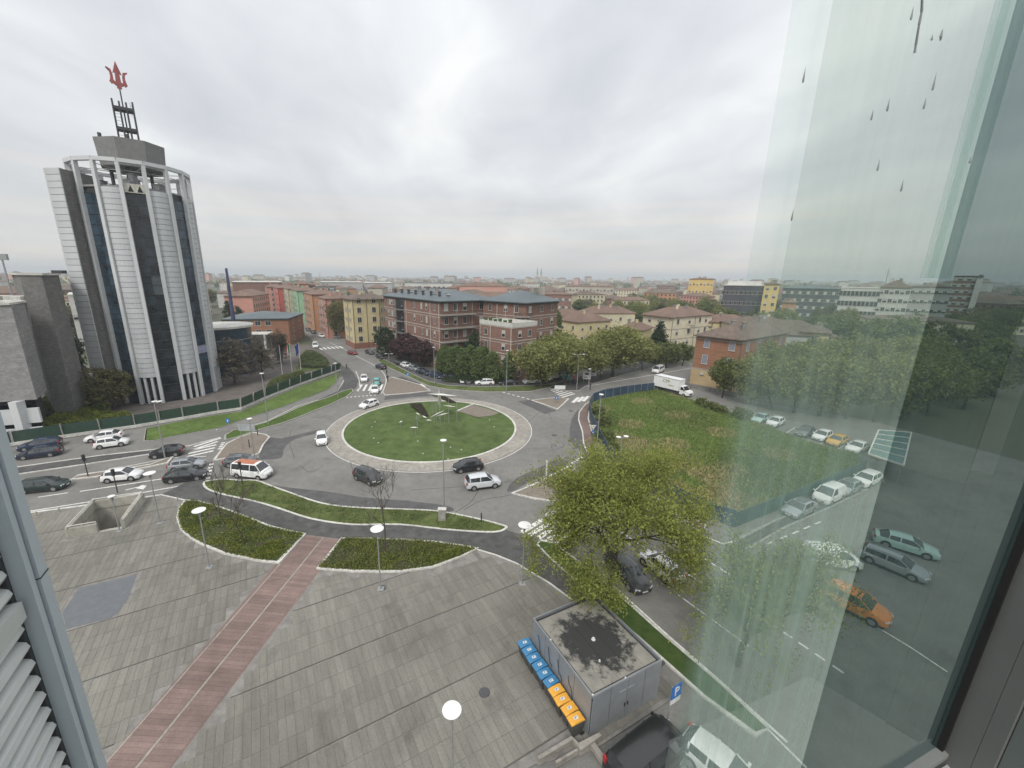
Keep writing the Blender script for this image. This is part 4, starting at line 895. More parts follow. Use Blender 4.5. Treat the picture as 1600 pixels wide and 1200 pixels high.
# type: L, W, H, ground clearance, hood_h, (x from the front as fraction) windscreen base, windscreen top, B pillar, roof end, rear glass base, tail height
CT = dict(hatch=(4.05,1.76,1.47,.2,.92,.235,.42,.62,.86,.965,.98), sedan=(4.6,1.82,1.43,.18,.90,.255,.42,.60,.77,.91,1.02), suv=(4.4,1.86,1.66,.25,1.04,.235,.40,.61,.90,.975,1.10),
          wagon=(4.65,1.82,1.47,.19,.90,.24,.40,.58,.90,.98,.98), mpv=(4.05,1.74,1.62,.2,.98,.17,.36,.58,.90,.975,1.02), van=(4.95,1.92,1.96,.24,1.12,.12,.25,.42,.955,.985,1.15), small=(3.6,1.64,1.5,.2,.93,.2,.37,.6,.88,.97,.98), delivery=(4.3,1.82,1.84,.22,1.08,.16,.34,.5,.96,.985,1.15))
def make_car(kind):
    L, W_, Hh, gc, hh, fwb, fwt, fb, frt, frb, tz = CT[kind]
    w = W_/2; X = lambda f: L/2-f*L                                  # front at +x
    belt = hh+0.02
    st = [ # f, zbot, belt, top, w_body, w_top
        (0.0, gc+.12, hh*.62, hh*.66, w*.72, w*.60), (0.02, gc, hh*.72, hh*.78, w*.86, w*.74), (0.07, gc, hh*.84, hh*.90, w*.95, w*.84), (fwb*.55, gc, hh*.92, hh*.98, w*.99, w*.86), (fwb, gc, belt, belt+.05, w, w*.86),
        (fwt, gc, belt+.02, Hh-.03, w, w*.74), ((fwt+fb)/2, gc, belt+.03, Hh, w, w*.76), (fb, gc, belt+.04, Hh, w, w*.76), ((fb+frt)/2, gc, belt+.05, Hh-.02, w*.995, w*.75), (frt, gc, belt+.06, Hh-.07, w*.98, w*.71),
        (frb, gc, tz, tz+.05, w*.94, w*.78), (0.99, gc+.05, tz*.9, tz*.93, w*.90, w*.74), (1.0, gc+.15, tz*.72, tz*.75, w*.82, w*.66)]
    if kind == 'sedan': st[10] = (frb, gc, tz-.04, tz+.0, w*.95, w*.80); st[11] = (0.975, gc, tz-.06, tz-.02, w*.92, w*.78)
    sec = []
    for f, zb, zbt, zt, wb, wt in st:
        x = X(f); sec.append([(x, .0, zb), (x, wb*.86, zb), (x, wb*.98, zb+.12), (x, wb, (zb+zbt)*.55), (x, wb*.965, zbt-.05), (x, wb*.93, zbt), (x, wt, zt-.05), (x, wt*.86, zt), (x, 0, zt+.02)])
    body, glass = MB(), MB(); nS = len(sec); nP = 9
    gs = {4: 'f', 9: 'r'}
    for side in (1, -1):
        for i in range(nS-1):
            for j in range(nP-1):
                q = [sec[i][j], sec[i][j+1], sec[i+1][j+1], sec[i+1][j]]; q = [(a, b*side, c) for a, b, c in q]
                if side < 0: q = q[::-1]
                isg = False
                if 4 <= i <= 9 and j == 5:
                    isg = True
                    if kind in ('delivery',) and i >= 7: isg = False
                if i in (4, 9) and j in (6, 7): isg = True
                if kind in ('delivery',) and i == 9: isg = False
                (glass if isg else body).add(q, [(0, 1, 2, 3)])
        for k in (0, nS-1):
            q = [(a, b*side, c) for a, b, c in sec[k]]; body.add(q, [tuple(range(nP)) if (side > 0) == (k == 0) else tuple(range(nP))[::-1]])
    # weld
    def weld(mb, name, m, parent, smooth=True):
        me = bpy.data.meshes.new(name); me.from_pydata(mb.v, [], mb.f); bm = bmesh.new(); bm.from_mesh(me); bmesh.ops.remove_doubles(bm, verts=bm.verts, dist=1e-4); bmesh.ops.recalc_face_normals(bm, faces=bm.faces)
        bm.to_mesh(me); bm.free(); me.materials.append(m)
        if smooth: me.shade_smooth(); me.set_sharp_from_angle(angle=R(34))
        o = bpy.data.objects.new(name, me); COL.objects.link(o); o.parent = parent; return o
    t = thing('car', 'x', 'car')
    pb = weld(body, 'body', PC['white'], t); wg = weld(glass, 'windows', m_cglass, t)
    for p_ in glass_fix(sec, w): pass
    # pillars, body colour, just proud of the glass
    class PM_:
        def beam(s, a, b, w_, h_): m__ = MB(); m__.beam(a, b, w_, h_); m__.build('pillar', PC['white'], t)
    pm = PM_()
    for s_ in (1, -1):
        def pt(i, j, e=0.012): a = sec[i][j]; return Vector((a[0], (a[1]+e)*s_, a[2]+e*.3))
        for i0, i1 in ((4, 5), (9, 10)): pm.beam(pt(i0, 5), pt(i1, 6), .07, .05)
        a, b = pt(7, 5), pt(7, 6); pm.beam(a, b, .09, .03)
        a = pt(9, 5); b = pt(9, 6); pm.beam(a, b, .10 if kind != 'sedan' else .05, .03)
        if kind in ('van',): a = pt(8, 5); b = pt(8, 6); pm.beam(a, b, .1, .03)
    # lamps
    for s_ in (1, -1):
        h = MB(); h.obox((X(.035), w*.70*s_, hh*.70), Vector((1, .45*s_, -.15)).normalized(), Vector((-.45*s_, 1, 0)).normalized(), (0,0,1), .09, .19, .065); h.build('headlight', m_head, t)
        h = MB(); zt_ = tz*.84 if kind != 'van' else 1.2; h.obox((X(.985), w*.80*s_, zt_), Vector((1, -.3*s_, 0)).normalized(), Vector((.3*s_, 1, 0)).normalized(), (0,0,1), .06, .12, .09 if kind in ('sedan',) else .17); h.build('tail_light', m_tail, t)
        h = MB(); h.obox((X(fwb+.05), (w+.09)*s_, belt+.06), (1,0,0), (0,1,0), (0,0,1), .07, .10, .07); h.build('mirror', PC['white'], t)
    g = MB(); g.box(X(.0)-.03, -w*.5, gc+.14, X(0)+.02, w*.5, hh*.52); g.build('grille', m_trim, t)
    g = MB(); g.box(X(0)+.01, -.26, gc+.2, X(0)+.035, .26, gc+.31); g.build('number_plate', m_plate, t)
    g = MB(); g.box(X(1)-.025, -.26, tz*.55, X(1)+.02, .26, tz*.55+.11); g.build('number_plate', m_plate, t)
    for s_ in (1, -1): g = MB(); g.box(X(.82), w*.99*s_-.015, gc-.02, X(.18), w*.99*s_+.012, gc+.10); g.build('sill', m_trim, t)
    g = MB(); g.box(X(.96), -w*.84, .13, X(.04), w*.84, gc+.06); g.build('underbody', m_trim, t)
    fx = X(.20 if kind != 'van' else .19); rx = X(.80); r = .33 if kind != 'small' else .3
    for x in (fx, rx):
        for s_ in (1, -1):
            aw = MB(); aw.tube((x, s_*(w*.90), r), (x, s_*(w+.006), r), r+.065, n=18); wa = aw.build('wheel_arch', m_trim, t)
            ww = MB(); ww.tube((x, s_*(w-.2), r), (x, s_*(w+.018), r), r, n=18); wo = ww.build('wheel', m_tyre, t)
            ri = MB(); ri.tube((x, s_*(w-.1), r), (x, s_*(w+.026), r), r*.66, n=12); ri.tube((x, s_*(w), r), (x, s_*(w+.032), r), r*.2, n=8); ri.build('rim', m_rim, wo)
    return t
def glass_fix(a, b): return []
CARS = {}
SLOTN = ('body', 'pillar', 'mirror')
def recolor(o, m):
    for ch in o.children:
        if ch.name.split('.')[0] in SLOTN:
            ch.material_slots[0].link = 'OBJECT'; ch.material_slots[0].material = m
used_protos = set()
def car(px, py, dx, dy, kind, color, label, cat='car', group=None, roofbits=None, scale=None, z=0.02, name=None):
    a = Vector(G(px, py)); b = Vector(G(px+dx, py+dy)); d = b-a; rz = math.atan2(d.y, d.x)
    if kind not in CARS: CARS[kind] = make_car(kind)
    o = dup(CARS[kind])
    o.name = name or {'van':'minibus','delivery':'delivery_van'}.get(kind, 'parked_car' if group and 'park' in group else 'car')
    o.location = (a.x, a.y, z); o.rotation_euler = (0, 0, rz); o['label'] = label; o['category'] = cat
    if group: o['group'] = group
    elif 'group' in o: del o['group']
    recolor(o, PC[color])
    if scale: o.scale = (scale,)*3
    if roofbits == 'rack' or roofbits == 'both':
        L, W_, Hh = CT[kind][:3]; 
        for s_ in (1, -1): mb = MB(); mb.beam((L*.1, s_*W_*.33, Hh+.05), (-L*.38, s_*W_*.33, Hh+.04), .04, .05); mb.build('roof_rail', m_rim, o)
    if roofbits in ('sun', 'both'):
        L, W_, Hh = CT[kind][:3]; mb = MB(); mb.box(-L*.26, -W_*.25, Hh-.01, L*.05, W_*.25, Hh+.028); mb.build('sunroof', m_cglass, o)
    if roofbits == 'orange':
        L, W_, Hh = CT[kind][:3]; mb = MB(); mb.box(-L*.38, -W_*.30, Hh+.0, L*.16, W_*.30, Hh+.045); mb.build('roof_panel', mat('orange_panel', (0.42,0.16,0.09), .6), o)
    if roofbits == 'taxi':
        L, W_, Hh = CT[kind][:3]; mb = MB(); mb.box(-.1, -.3, Hh, .1, .3, Hh+.14); mb.build('roof_sign', m_plate, o)
    return o
TR_ = 'cars on the roads of the junction'; PK = 'cars parked in front of the brick blocks'; PL = 'cars parked in the bays beside the long fence'; PR = 'cars parked along the far side of the overgrown field'; PS = 'cars parked by the near fence of the field'
car(164,687,-1,.13,'sedan','white','white saloon parked at the fence beside the lawn, behind a smaller white hatchback',group=PL)
car(176,697,1,-.14,'hatch','white','small white hatchback parked in front of the white saloon by the fence',group=PL)
car(64,700,-1,.13,'wagon','blue','blue estate car parked nearest the fence at the left edge',group=PL)
car(64,713,-1,.12,'wagon','dblue','dark blue estate parked on the road side of the blue estate',group=PL)
car(70,765,1,-.10,'wagon','green','dark green estate car driving in the near lane at the left edge',group=TR_)
car(193,749,1,-.10,'hatch','white','white hatchback in the middle lane above the underpass stairs',group=TR_)
car(262,712,-1,.12,'hatch','black','black hatchback leaving the crossing on the far carriageway',group=TR_)
car(293,732,1,-.12,'hatch','silver','light silver hatchback waiting at the crossing beside the black saloon',group=TR_)
car(292,749,1,-.12,'sedan','black','black saloon waiting at the crossing nearest the cycle path',group=TR_)
car(377,726,1,-.06,'hatch','grey','silver grey car entering the roundabout behind the white minibus',group=TR_)
car(395,744,1,.10,'van','white','white minibus with dark windows and an orange roof panel entering the roundabout','van',roofbits='orange')
car(503,691,.06,1,'small','white','white city car coming round the left side of the roundabout',group=TR_)
car(577,636,-1,.32,'hatch','white','white hatchback entering the circle from the street above it',group=TR_)
car(575,751,1,.42,'mpv','dgrey','dark grey compact people carrier on the near side of the roundabout',group=TR_)
car(731,734,-1,.14,'hatch','black','black hatchback on the roundabout next to the light silver suv',group=TR_)
car(754,760,1,-.13,'suv','pearl','light silver suv with black wheels on the near side of the roundabout',group=TR_)
car(569,595,.02,1,'small','white','white car waiting in the left lane beyond the upper crossing',group=TR_)
car(589,600,.1,-1,'small','teal','teal and white car beside the waiting white car beyond the upper crossing',group=TR_)
car(586,613,-.08,1,'small','white','white car standing right on the upper zebra crossing',group=TR_)
car(595,576,-1,-.35,'hatch','dblue','dark blue hatchback driving up the street away from the roundabout',group=TR_)
car(493,543,.12,1,'van','white','white van coming down the street between the zebra stripes','van')
car(551,554,1,.15,'small','red','dark red small car in front of the yellow corner house',group=TR_)
car(578,553,1,.3,'hatch','dgrey','dark grey car parked right of the red one by the yellow corner house',group=TR_)
car(595,560,1,.3,'hatch','black','black car parked under the dark trees by the kerb lawn',group=PK)
car(502,527,1,.3,'hatch','white','white car parked by the pink house up the street',group='cars parked up the street')
car(490,521,1,.4,'hatch','green','dark green car parked behind the white one up the street',group='cars parked up the street')
car(482,517,1,.5,'hatch','dgrey','dark car parked at the orange house up the street',group='cars parked up the street')
car(465,522,1,.9,'hatch','white','white car on the left side up the street by the brick office',group='cars parked up the street')
car(462,511,1,.9,'hatch','black','black car furthest up the street on the left',group='cars parked up the street')
car(524,528,1,.1,'wagon','silver','silver car in the yard between the pink and the yellow house',group='cars parked up the street')
for i,(x,y,k,c,l) in enumerate([(625,571,'hatch','black','black hatchback at the upper left end of the row by the brick block'),(635,574,'hatch','white','white hatchback second in the row by the brick block'),(647,579,'hatch','silver','silver hatchback third in the row by the brick block'),(662,585,'wagon','dblue','dark blue estate fourth in the row by the brick block'),(681,590,'wagon','blue','blue estate behind the tall street lamp in the row by the brick block'),(704,595,'suv','black','black suv at the right hand end of the row by the brick block')]):
    car(x,y,1,.28,k,c,l,group=PK)
car(757,601,-1,.02,'wagon','white','white estate car parked in front of the row of cypresses',group=PK)
car(794,601,-1,.02,'sedan','black','black saloon parked between two white cars before the cypresses',group=PK)
car(829,599,-1,.1,'hatch','white','white hatchback parked under the left willow',group=PK)
car(866,592,-1,.22,'suv','white','white suv parked by the teal and pink charging posters',group=PK)
car(858,583,-1,.1,'hatch','grey','grey car half hidden behind the willow trunk',group=PK); car(874,579,-1,.1,'hatch','grey','grey car in the second row behind the white suv',group=PK)
car(1061,562,-1,.14,'wagon','white','white estate parked beyond the white van on the right hand street',group='cars on the right hand street')
car(1050,566,-1,.14,'wagon','dgrey','dark estate parked next to the white estate on the right hand street',group='cars on the right hand street')
car(1028,582,-1,.42,'van','white','white high roofed van with dark windscreen behind the box truck','van')
for x,y,c,k,l,rb in [(1188,658,'pale','sedan','pale silver saloon at the left end of the far row beyond the field',None),(1211,664,'white','hatch','white hatchback next to the pale saloon in the far row',None),(1257,680,'grey','hatch','grey hatchback left of the white one in the middle of the far row',None),(1284,686,'white','hatch','white hatchback between grey and yellow cars in the far row',None),(1307,694,'yellow','hatch','yellow hatchback in the far row beyond the field',None),(1339,704,'white','sedan','white saloon at the right end of the far row next to the bus shelter',None),(1377,713,'yellow','sedan','yellow taxi with roof sign standing under the glass shelter','taxi')]:
    car(x,y,-1,.42,k,c,l,roofbits=rb,group=PR)
for x,y,c,k,l,rb in [(1247,801,'silver','sedan','silver car with sunroof first in the row by the near fence','sun'),(1293,781,'white','delivery','white people van second in the row by the near fence',None),(1323,768,'silver','hatch','silver hatchback with dark sunroof behind the white people van','sun'),(1353,755,'white','wagon','white estate car furthest in the row by the near fence',None)]:
    car(x,y,-1,.48,k,c,l,roofbits=rb,group=PS)
car(1297,881,1,.12,'delivery','white','white delivery van alone on the open asphalt, seen through the glass','van',group='vehicles seen through the window glass')
car(1393,888,1,.42,'wagon','silver','silver estate with roof rails right of the white delivery van','car',roofbits='rack',group='vehicles seen through the window glass')
car(1412,858,1,.3,'sedan','pale','pale green saloon behind the silver estate with roof rails',group='vehicles seen through the window glass')
car(1330,952,1,.5,'suv','orange','orange suv seen through the glass near the right edge',group='vehicles seen through the window glass')
car(1032,893,-.75,-.62,'hatch','white','white hatchback under the big leafy tree',group='cars under the big tree')
car(979,902,.75,.8,'wagon','dgrey','dark grey estate beside the trunk of the big leafy tree',group='cars under the big tree')
car(880,822,-.75,-.5,'hatch','white','white hatchback half hidden by the left side of the big tree crown',group='cars under the big tree')
car(1010,1195,.9,-.75,'van','black','black van parked behind the bin store at the bottom edge','van')
car(1125,1215,.8,.7,'hatch','white','white car cut by the bottom edge under the greenish glass',group='vehicles seen through the window glass')
# black van roof: grey load cover
for k in list(CARS):
    for c_ in list(CARS[k].children_recursive)+[CARS[k]]: bpy.data.objects.remove(c_)
# motorcycles: small two wheelers at the kerb
def motorbike(px, py, dx, dy, label, colm):
    a = Vector(G(px, py)); b = Vector(G(px+dx, py+dy)); d = b-a; t = thing('motorbike', label, 'motorbike', (a.x, a.y, .1), math.atan2(d.y, d.x), 'two wheelers parked by the cypresses')
    for x in (.65, -.65): mb = MB(); mb.tube((x, -.05, .3), (x, .05, .3), .3, n=14); mb.build('wheel', m_tyre, t)
    mb = MB(); mb.beam((.6,0,.35), (.35,0,1.0), .07, .07); mb.beam((.35,-.3,1.0), (.35,.3,1.0), .05, .05); mb.build('handlebar', m_trim, t)
    mb = MB(); mb.beam((-.55,0,.72), (.1,0,.68), .26, .12); mb.build('seat', m_trim, t)
    mb = MB(); mb.obox((0,0,.45), (1,0,0), (0,1,0), (0,0,1), .45, .16, .2); mb.obox((.42,0,.65), Vector((.3,0,1)).normalized(), (0,1,0), Vector((1,0,-.3)).normalized(), .3, .18, .06); mb.build('fairing', colm, t)
motorbike(722,600,-1,0,'white scooter left of its neighbour by the kerb before the cypresses', PC['white']); motorbike(732,601,-1,.1,'silver scooter nearest the white estate car before the cypresses', PC['silver'])

# ---- box truck
a = Vector(G(1021,612)); b = Vector(G(1078,621)); a = Vector((41.3,92.2)); b = Vector((45.8,85.6)); d = (b-a).normalized(); L = 8.6
tk = thing('box_truck', 'white box truck with gold lettering on its side beside the field fence', 'truck', (a.x, a.y, .02), math.atan2(d.y, d.x))
mb = MB(); mb.box(-1.2, -1.15, 1.05, 5.0, 1.15, 3.55); mb.build('cargo_box', PC['white'], tk)
mb = MB()
for z in (1.05, 3.5): 
    for s_ in (1,-1): mb.box(-1.22, s_*1.16-.03, z-.04, 5.02, s_*1.16+.03, z+.05)
mb.build('box_trim', m_rim, tk)
mb = MB(); prof = [(5.15,.45),(7.25,.45),(7.3,.95),(7.05,1.25),(6.45,1.45),(5.75,2.2),(5.15,2.25)]
def xprism(mb, prof, w):
    n = len(prof); vs = [(x, -w, z) for x, z in prof]+[(x, w, z) for x, z in prof]; return mb.add(vs, [tuple(range(n)), tuple(range(n, 2*n))[::-1]]+[(i, n+i, n+(i+1) % n, (i+1) % n) for i in range(n)])
xprism(mb, prof, .98); mb.build('cab', PC['white'], tk)
mb = MB(); xprism(mb, [(6.47,1.47),(6.42,1.5),(5.82,2.14),(5.86,2.12)], .86); mb.add([(6.46,-.85,1.46),(6.46,.85,1.46),(5.80,.8,2.17),(5.80,-.8,2.17)], [(0,1,2,3)]); mb.build('windscreen', m_cglass, tk)
for s_ in (1,-1):
    mb = MB(); mb.add([(6.3,s_*.99,1.45),(5.35,s_*.99,1.42),(5.35,s_*.99,2.1),(5.75,s_*.99,2.1)], [(0,1,2,3),(3,2,1,0)]); mb.build('side_window', m_cglass, tk)
    mb = MB(); mb.box(6.25,s_*1.2-.08,1.4,6.4,s_*1.2+.08,1.8); mb.build('mirror', m_trim, tk)
    mb = MB(); mb.obox((7.18,s_*.72,.98),(1,0,0),(0,1,0),(0,0,1),.08,.18,.1); mb.build('headlight', m_head, tk)
    for x in (6.2, -.1): mb = MB(); mb.tube((x,s_*.7,.38),(x,s_*1.02,.38),.38,n=16); w_=mb.build('wheel', m_tyre, tk); mb = MB(); mb.tube((x,s_*.8,.38),(x,s_*1.03,.38),.22,n=12); mb.build('rim', m_rim, w_)
mb = MB(); mb.box(-1.1,-.9,.6,5.1,.9,1.0); mb.build('chassis', m_trim, tk)
mb = MB(); mb.box(7.25,-.5,.6,7.33,.5,.85); mb.build('grille', m_trim, tk)
def text(body, size, m, parent, M, name='lettering', ext=0.01):
    cu = bpy.data.curves.new(name, 'FONT'); cu.body = body; cu.size = size; cu.extrude = ext; cu.align_x = 'CENTER'; cu.align_y = 'CENTER'; cu.resolution_u = 2
    o = bpy.data.objects.new(name, cu); COL.objects.link(o); dg = bpy.context.evaluated_depsgraph_get(); me = bpy.data.meshes.new_from_object(o.evaluated_get(dg)); bpy.data.objects.remove(o)
    me.materials.clear(); me.materials.append(m); ob = bpy.data.objects.new(name, me); COL.objects.link(ob); ob.parent = parent; ob.matrix_local = M; return ob
m_gold = mat('gold_letter', (0.25,0.17,0.05), .6, .05)
for s_ in (-1,):
    Mx = Matrix(((1,0,0),(0,0,-1),(0,1,0))).to_4x4(); Mx.translation = (1.9, -1.17, 2.65); text('CFP', 1.05, m_gold, tk, Mx); Mx2 = Mx.copy(); Mx2.translation = (3.1, -1.17, 1.95); text('Logistica', .4, m_gold, tk, Mx2)

# ================================================================== KIOSK AND BINS
K = [Vector((3.55,22.55)), Vector((6.15,17.35)), Vector((10.85,19.6)), Vector((8.1,24.85))]   # far left, near left, near right, far right
m_metal = mat('grey_panel', (0.27,0.285,0.30), 0.45, 0.05, 1.0, metal=0.3, big=.08)
ks = thing('bin_store', 'flat roofed grey metal service cabin with black stains on its concrete roof', 'cabin', (K[0].x, K[0].y, .12))
Kp = [v-K[0] for v in K]; 
mb = MB(); mb.prism([tuple(v*.985+Vector((.04,0))) for v in Kp], 0, 2.55); mb.build('core', m_steel, ks)
for i in range(4):
    p, q = Kp[i], Kp[(i+1) % 4]; d = (q-p).normalized(); n = Vector((d.y, -d.x)); c = sum(Kp, Vector((0,0)))/4
    if n.dot((p+q)/2-c) < 0: n = -n
    npan = 4; 
    for k in range(npan):
        a = p.lerp(q, k/npan); b = p.lerp(q, (k+1)/npan); m_ = (a+b)/2+n*.03
        mb = MB(); mb.obox((m_.x, m_.y, 1.42), (d.x,d.y,0), (n.x,n.y,0), (0,0,1), (b-a).length/2-.02, .03, 1.42); mb.build('panel', m_metal, ks)
    if i == 1:
        for k in (.42,.54):
            m_ = p.lerp(q, k)+n*.08; mb = MB(); mb.obox((m_.x, m_.y, 1.1), (d.x,d.y,0), (n.x,n.y,0), (0,0,1), .27, .02, 1.05); dr = mb.build('door', m_metal, ks)
            h_ = m_+n*.06+d*(.2 if k < .5 else -.2); mb = MB(); mb.obox((h_.x, h_.y, 1.1), (d.x,d.y,0), (n.x,n.y,0), (0,0,1), .02, .03, .12); mb.build('handle', m_trim, dr)
mb = MB(); ctr = sum(Kp, Vector((0,0)))/4; inn = [tuple(ctr+(v-ctr)*.93) for v in Kp]; outr = [tuple(ctr+(v-ctr)*1.02) for v in Kp]
mb.prism(outr, 2.55, 2.60); mb.build('roof_edge', m_steel, ks)
m_roofc = mat('stained_roof', (0.20,0.192,0.165), .95, .10, 1.2, .3, col2=(0.29,0.275,0.24))
# black lichen stain with a shape of its own, in the middle of the roof slab
t_ = m_roofc.node_tree; nn_ = t_.nodes; ll = t_.links; b_ = nn_['Principled BSDF']; old = b_.inputs['Base Color'].links[0].from_socket
tcn = nn_.new('ShaderNodeTexCoord'); mpn = nn_.new('ShaderNodeMapping'); mpn.inputs['Location'].default_value = (-ctr.x, -ctr.y, 0); mpn.inputs['Scale'].default_value = (1,1,0); ll.new(tcn.outputs['Object'], mpn.inputs[0])
ln = nn_.new('ShaderNodeVectorMath'); ln.operation = 'LENGTH'; ll.new(mpn.outputs[0], ln.inputs[0])
n5 = nn_.new('ShaderNodeTexNoise'); n5.inputs['Scale'].default_value = 1.3; n5.inputs['Detail'].default_value = 7; n5.inputs['Roughness'].default_value = .7; ll.new(mpn.outputs[0], n5.inputs[0])
ad5 = nn_.new('ShaderNodeMath'); ad5.operation = 'MULTIPLY_ADD'; ll.new(n5.outputs[0], ad5.inputs[0]); ad5.inputs[1].default_value = -5.5; ll.new(ln.outputs['Value'], ad5.inputs[2])
mr5 = nn_.new('ShaderNodeMapRange'); ll.new(ad5.outputs[0], mr5.inputs[0]); mr5.inputs[1].default_value = -1.0; mr5.inputs[2].default_value = -.35; mr5.inputs[3].default_value = 1; mr5.inputs[4].default_value = 0
mx5 = nn_.new('ShaderNodeMix'); mx5.data_type = 'RGBA'; ll.new(mr5.outputs[0], mx5.inputs[0]); ll.new(old, mx5.inputs[6]); mx5.inputs[7].default_value = (.035,.036,.034,1); ll.new(mx5.outputs[2], b_.inputs['Base Color'])
# roof slab in five boards side by side
e0 = Vector(inn[0]); e1_ = Vector(inn[1]); e2_ = Vector(inn[2]); e3_ = Vector(inn[3])
for k in range(5):
    f0, f1 = k/5+.002, (k+1)/5-.002; mb = MB(); mb.prism([tuple(e0.lerp(e3_, f0)), tuple(e1_.lerp(e2_, f0)), tuple(e1_.lerp(e2_, f1)), tuple(e0.lerp(e3_, f1))], 2.6, 2.72); mb.build('roof_slab', m_roofc, ks)
mb = MB(); Ko = [tuple(ctr+(v-ctr)*1.0) for v in Kp]; mb.strip(Ko, .08, 2.75, 2.88, True); mb.build('parapet_rail', m_metal, ks)
for q in ((.5,.5,.14),(.35,.75,.07)):
    c = e0.lerp(e3_, q[0]).lerp(e1_.lerp(e2_, q[0]), q[1]); mb = MB(); mb.tube((c.x,c.y,2.72),(c.x,c.y,2.84),q[2],q[2]*.6,10); mb.build('roof_vent', m_plate, ks)
for f in ((0,0.33),(1,.45),(2,0),(1,.0)):
    p = Kp[f[0]].lerp(Kp[(f[0]+1) % 4], f[1]); mb = MB(); mb.tube((p.x,p.y,2.88),(p.x,p.y,2.96),.05,n=8); mb.build('corner_lamp', m_plate, ks)
# cables drooping on the left wall
dL = (Kp[1]-Kp[0]).normalized(); nL = Vector((dL.y, -dL.x)); nL = nL if nL.x < 0 else -nL
for k, f in enumerate((.12,.32,.5,.68)):
    mb = MB(); pts = []
    for i in range(12): t = i/11; p = Kp[0]+dL*(6*f*.95+.5*t)+nL*.12; pts.append((p.x, p.y, 2.2-1.1*t+.18*math.sin(t*7+k)))
    for i in range(11): mb.tube(pts[i], pts[i+1], .02, n=5, cap=False)
    mb.build('cable', m_trim, ks)
# wheelie bins
m_bb = mat('bin_blue', (0.045,0.19,0.36), .45, .08, 3); m_by = mat('bin_yellow', (0.72,0.36,0.045), .45, .08, 3); m_bbody = mat('bin_body_grey', (0.07,0.07,0.065), .6, .1, 3)
def make_bin():
    t = thing('wheelie_bin', 'x', 'bin')
    mb = MB(); vs = [(-.22,-.2,.08),(.22,-.2,.08),(.22,.24,.08),(-.22,.24,.08),(-.27,-.30,.95),(.27,-.30,.95),(.27,.30,.95),(-.27,.30,.95)]; mb.add(vs, [(0,3,2,1),(4,5,6,7),(0,1,5,4),(1,2,6,5),(2,3,7,6),(3,0,4,7)]); mb.box(-.285,-.315,.93,.285,.315,.97); mb.build('body', m_bbody, t)
    mb = MB(); n = 6; prof = [(-.34,.97),(-.33,1.02),(-.15,1.065),(.15,1.075),(.30,1.05),(.33,1.0),(.33,.97)]; vs = [(-.285, y, z) for y, z in prof]+[(.285, y, z) for y, z in prof]; k = len(prof)
    mb.add(vs, [tuple(range(k)), tuple(range(k, 2*k))[::-1]]+[(i, k+i, k+(i+1) % k, (i+1) % k) for i in range(k)]); mb.build('lid', m_bb, t)
    mb = MB(); mb.box(-.09,-.11,1.07,.09,.09,1.083); lb_ = mb.build('label', m_plate, t)
    mb = MB(); mb.box(-.045,-.05,1.083,.0,.03,1.088); mb.box(.012,-.06,1.083,.05,-.02,1.088); mb.build('print', m_bb, lb_)
    mb = MB(); mb.tube((-.24,.37,.99),(.24,.37,.99),.02,n=6); mb.box(-.2,.32,.97,-.16,.38,1.0); mb.box(.16,.32,.97,.2,.38,1.0); mb.build('handle', m_bbody, t)
    for s_ in (-1,1): mb = MB(); mb.tube((s_*.24,.24,.1),(s_*.29,.24,.1),.1,n=12); mb.build('wheel', m_tyre, t)
    return t
b0 = make_bin(); b_start = K[0]+Vector((-.42,-.15)); dB = (K[1]-K[0]).normalized(); nB = Vector((-dB.y, dB.x)); nB = nB if nB.x < 0 else -nB
rzB = math.atan2(dB.y, dB.x)
# bin local y (handle side) must face the wall
if Vector((-math.sin(rzB), math.cos(rzB))).dot(-nB) < 0: rzB += math.pi
ordn = ['first','second','third','fourth','fifth','sixth']
for i in range(10):
    blue = i < 6; lab = (f'blue lidded bin, {ordn[i]} from the upper end of the row along the grey cabin' if blue else f'orange yellow lidded bin, {ordn[i-6]} below the blue ones along the grey cabin')
    if i == 9: lab = 'orange yellow lidded bin at the lower end of the row along the grey cabin'
    c = K[0]+dB*(-.05+i*.602)+nB*(.62+.03*((i*37) % 5-2)*.5); o = b0 if i == 0 else dup(b0); o.location = (c.x, c.y, .13); o.rotation_euler = (0, 0, rzB+R(((i*53) % 7-3)*1.2)); o.scale = (.94, 1.36, 1.05)
    o['label'] = lab; o['group'] = 'bins lined up along the cabin'
    for ch in o.children:
        if ch.name.startswith('lid'): ch.material_slots[0].link = 'OBJECT'; ch.material_slots[0].material = m_bb if blue else m_by
# small concrete walls below the cabin
def lowwall(pts, w, h, label, m=m_conc):
    mb = MB(); p = T(pts); o0 = p[0]; mb.strip([(x-o0[0], y-o0[1]) for x, y in p], w, 0, h); o = mb.build('low_wall', m); o.location = (o0[0], o0[1], .1); props(o, label, 'wall')
lowwall([(840,1196),(893,1164),(905,1178),(937,1158)], .18, .45, 'low pale concrete wall at the foot of the cabin by the last yellow bin')
lowwall([(868,1200),(902,1180)], .12, .35, 'short second concrete kerb wall below the first at the bottom edge')
lowwall([(925,1170),(950,1205)], .3, .3, 'short sloping concrete kerb beside the black van')

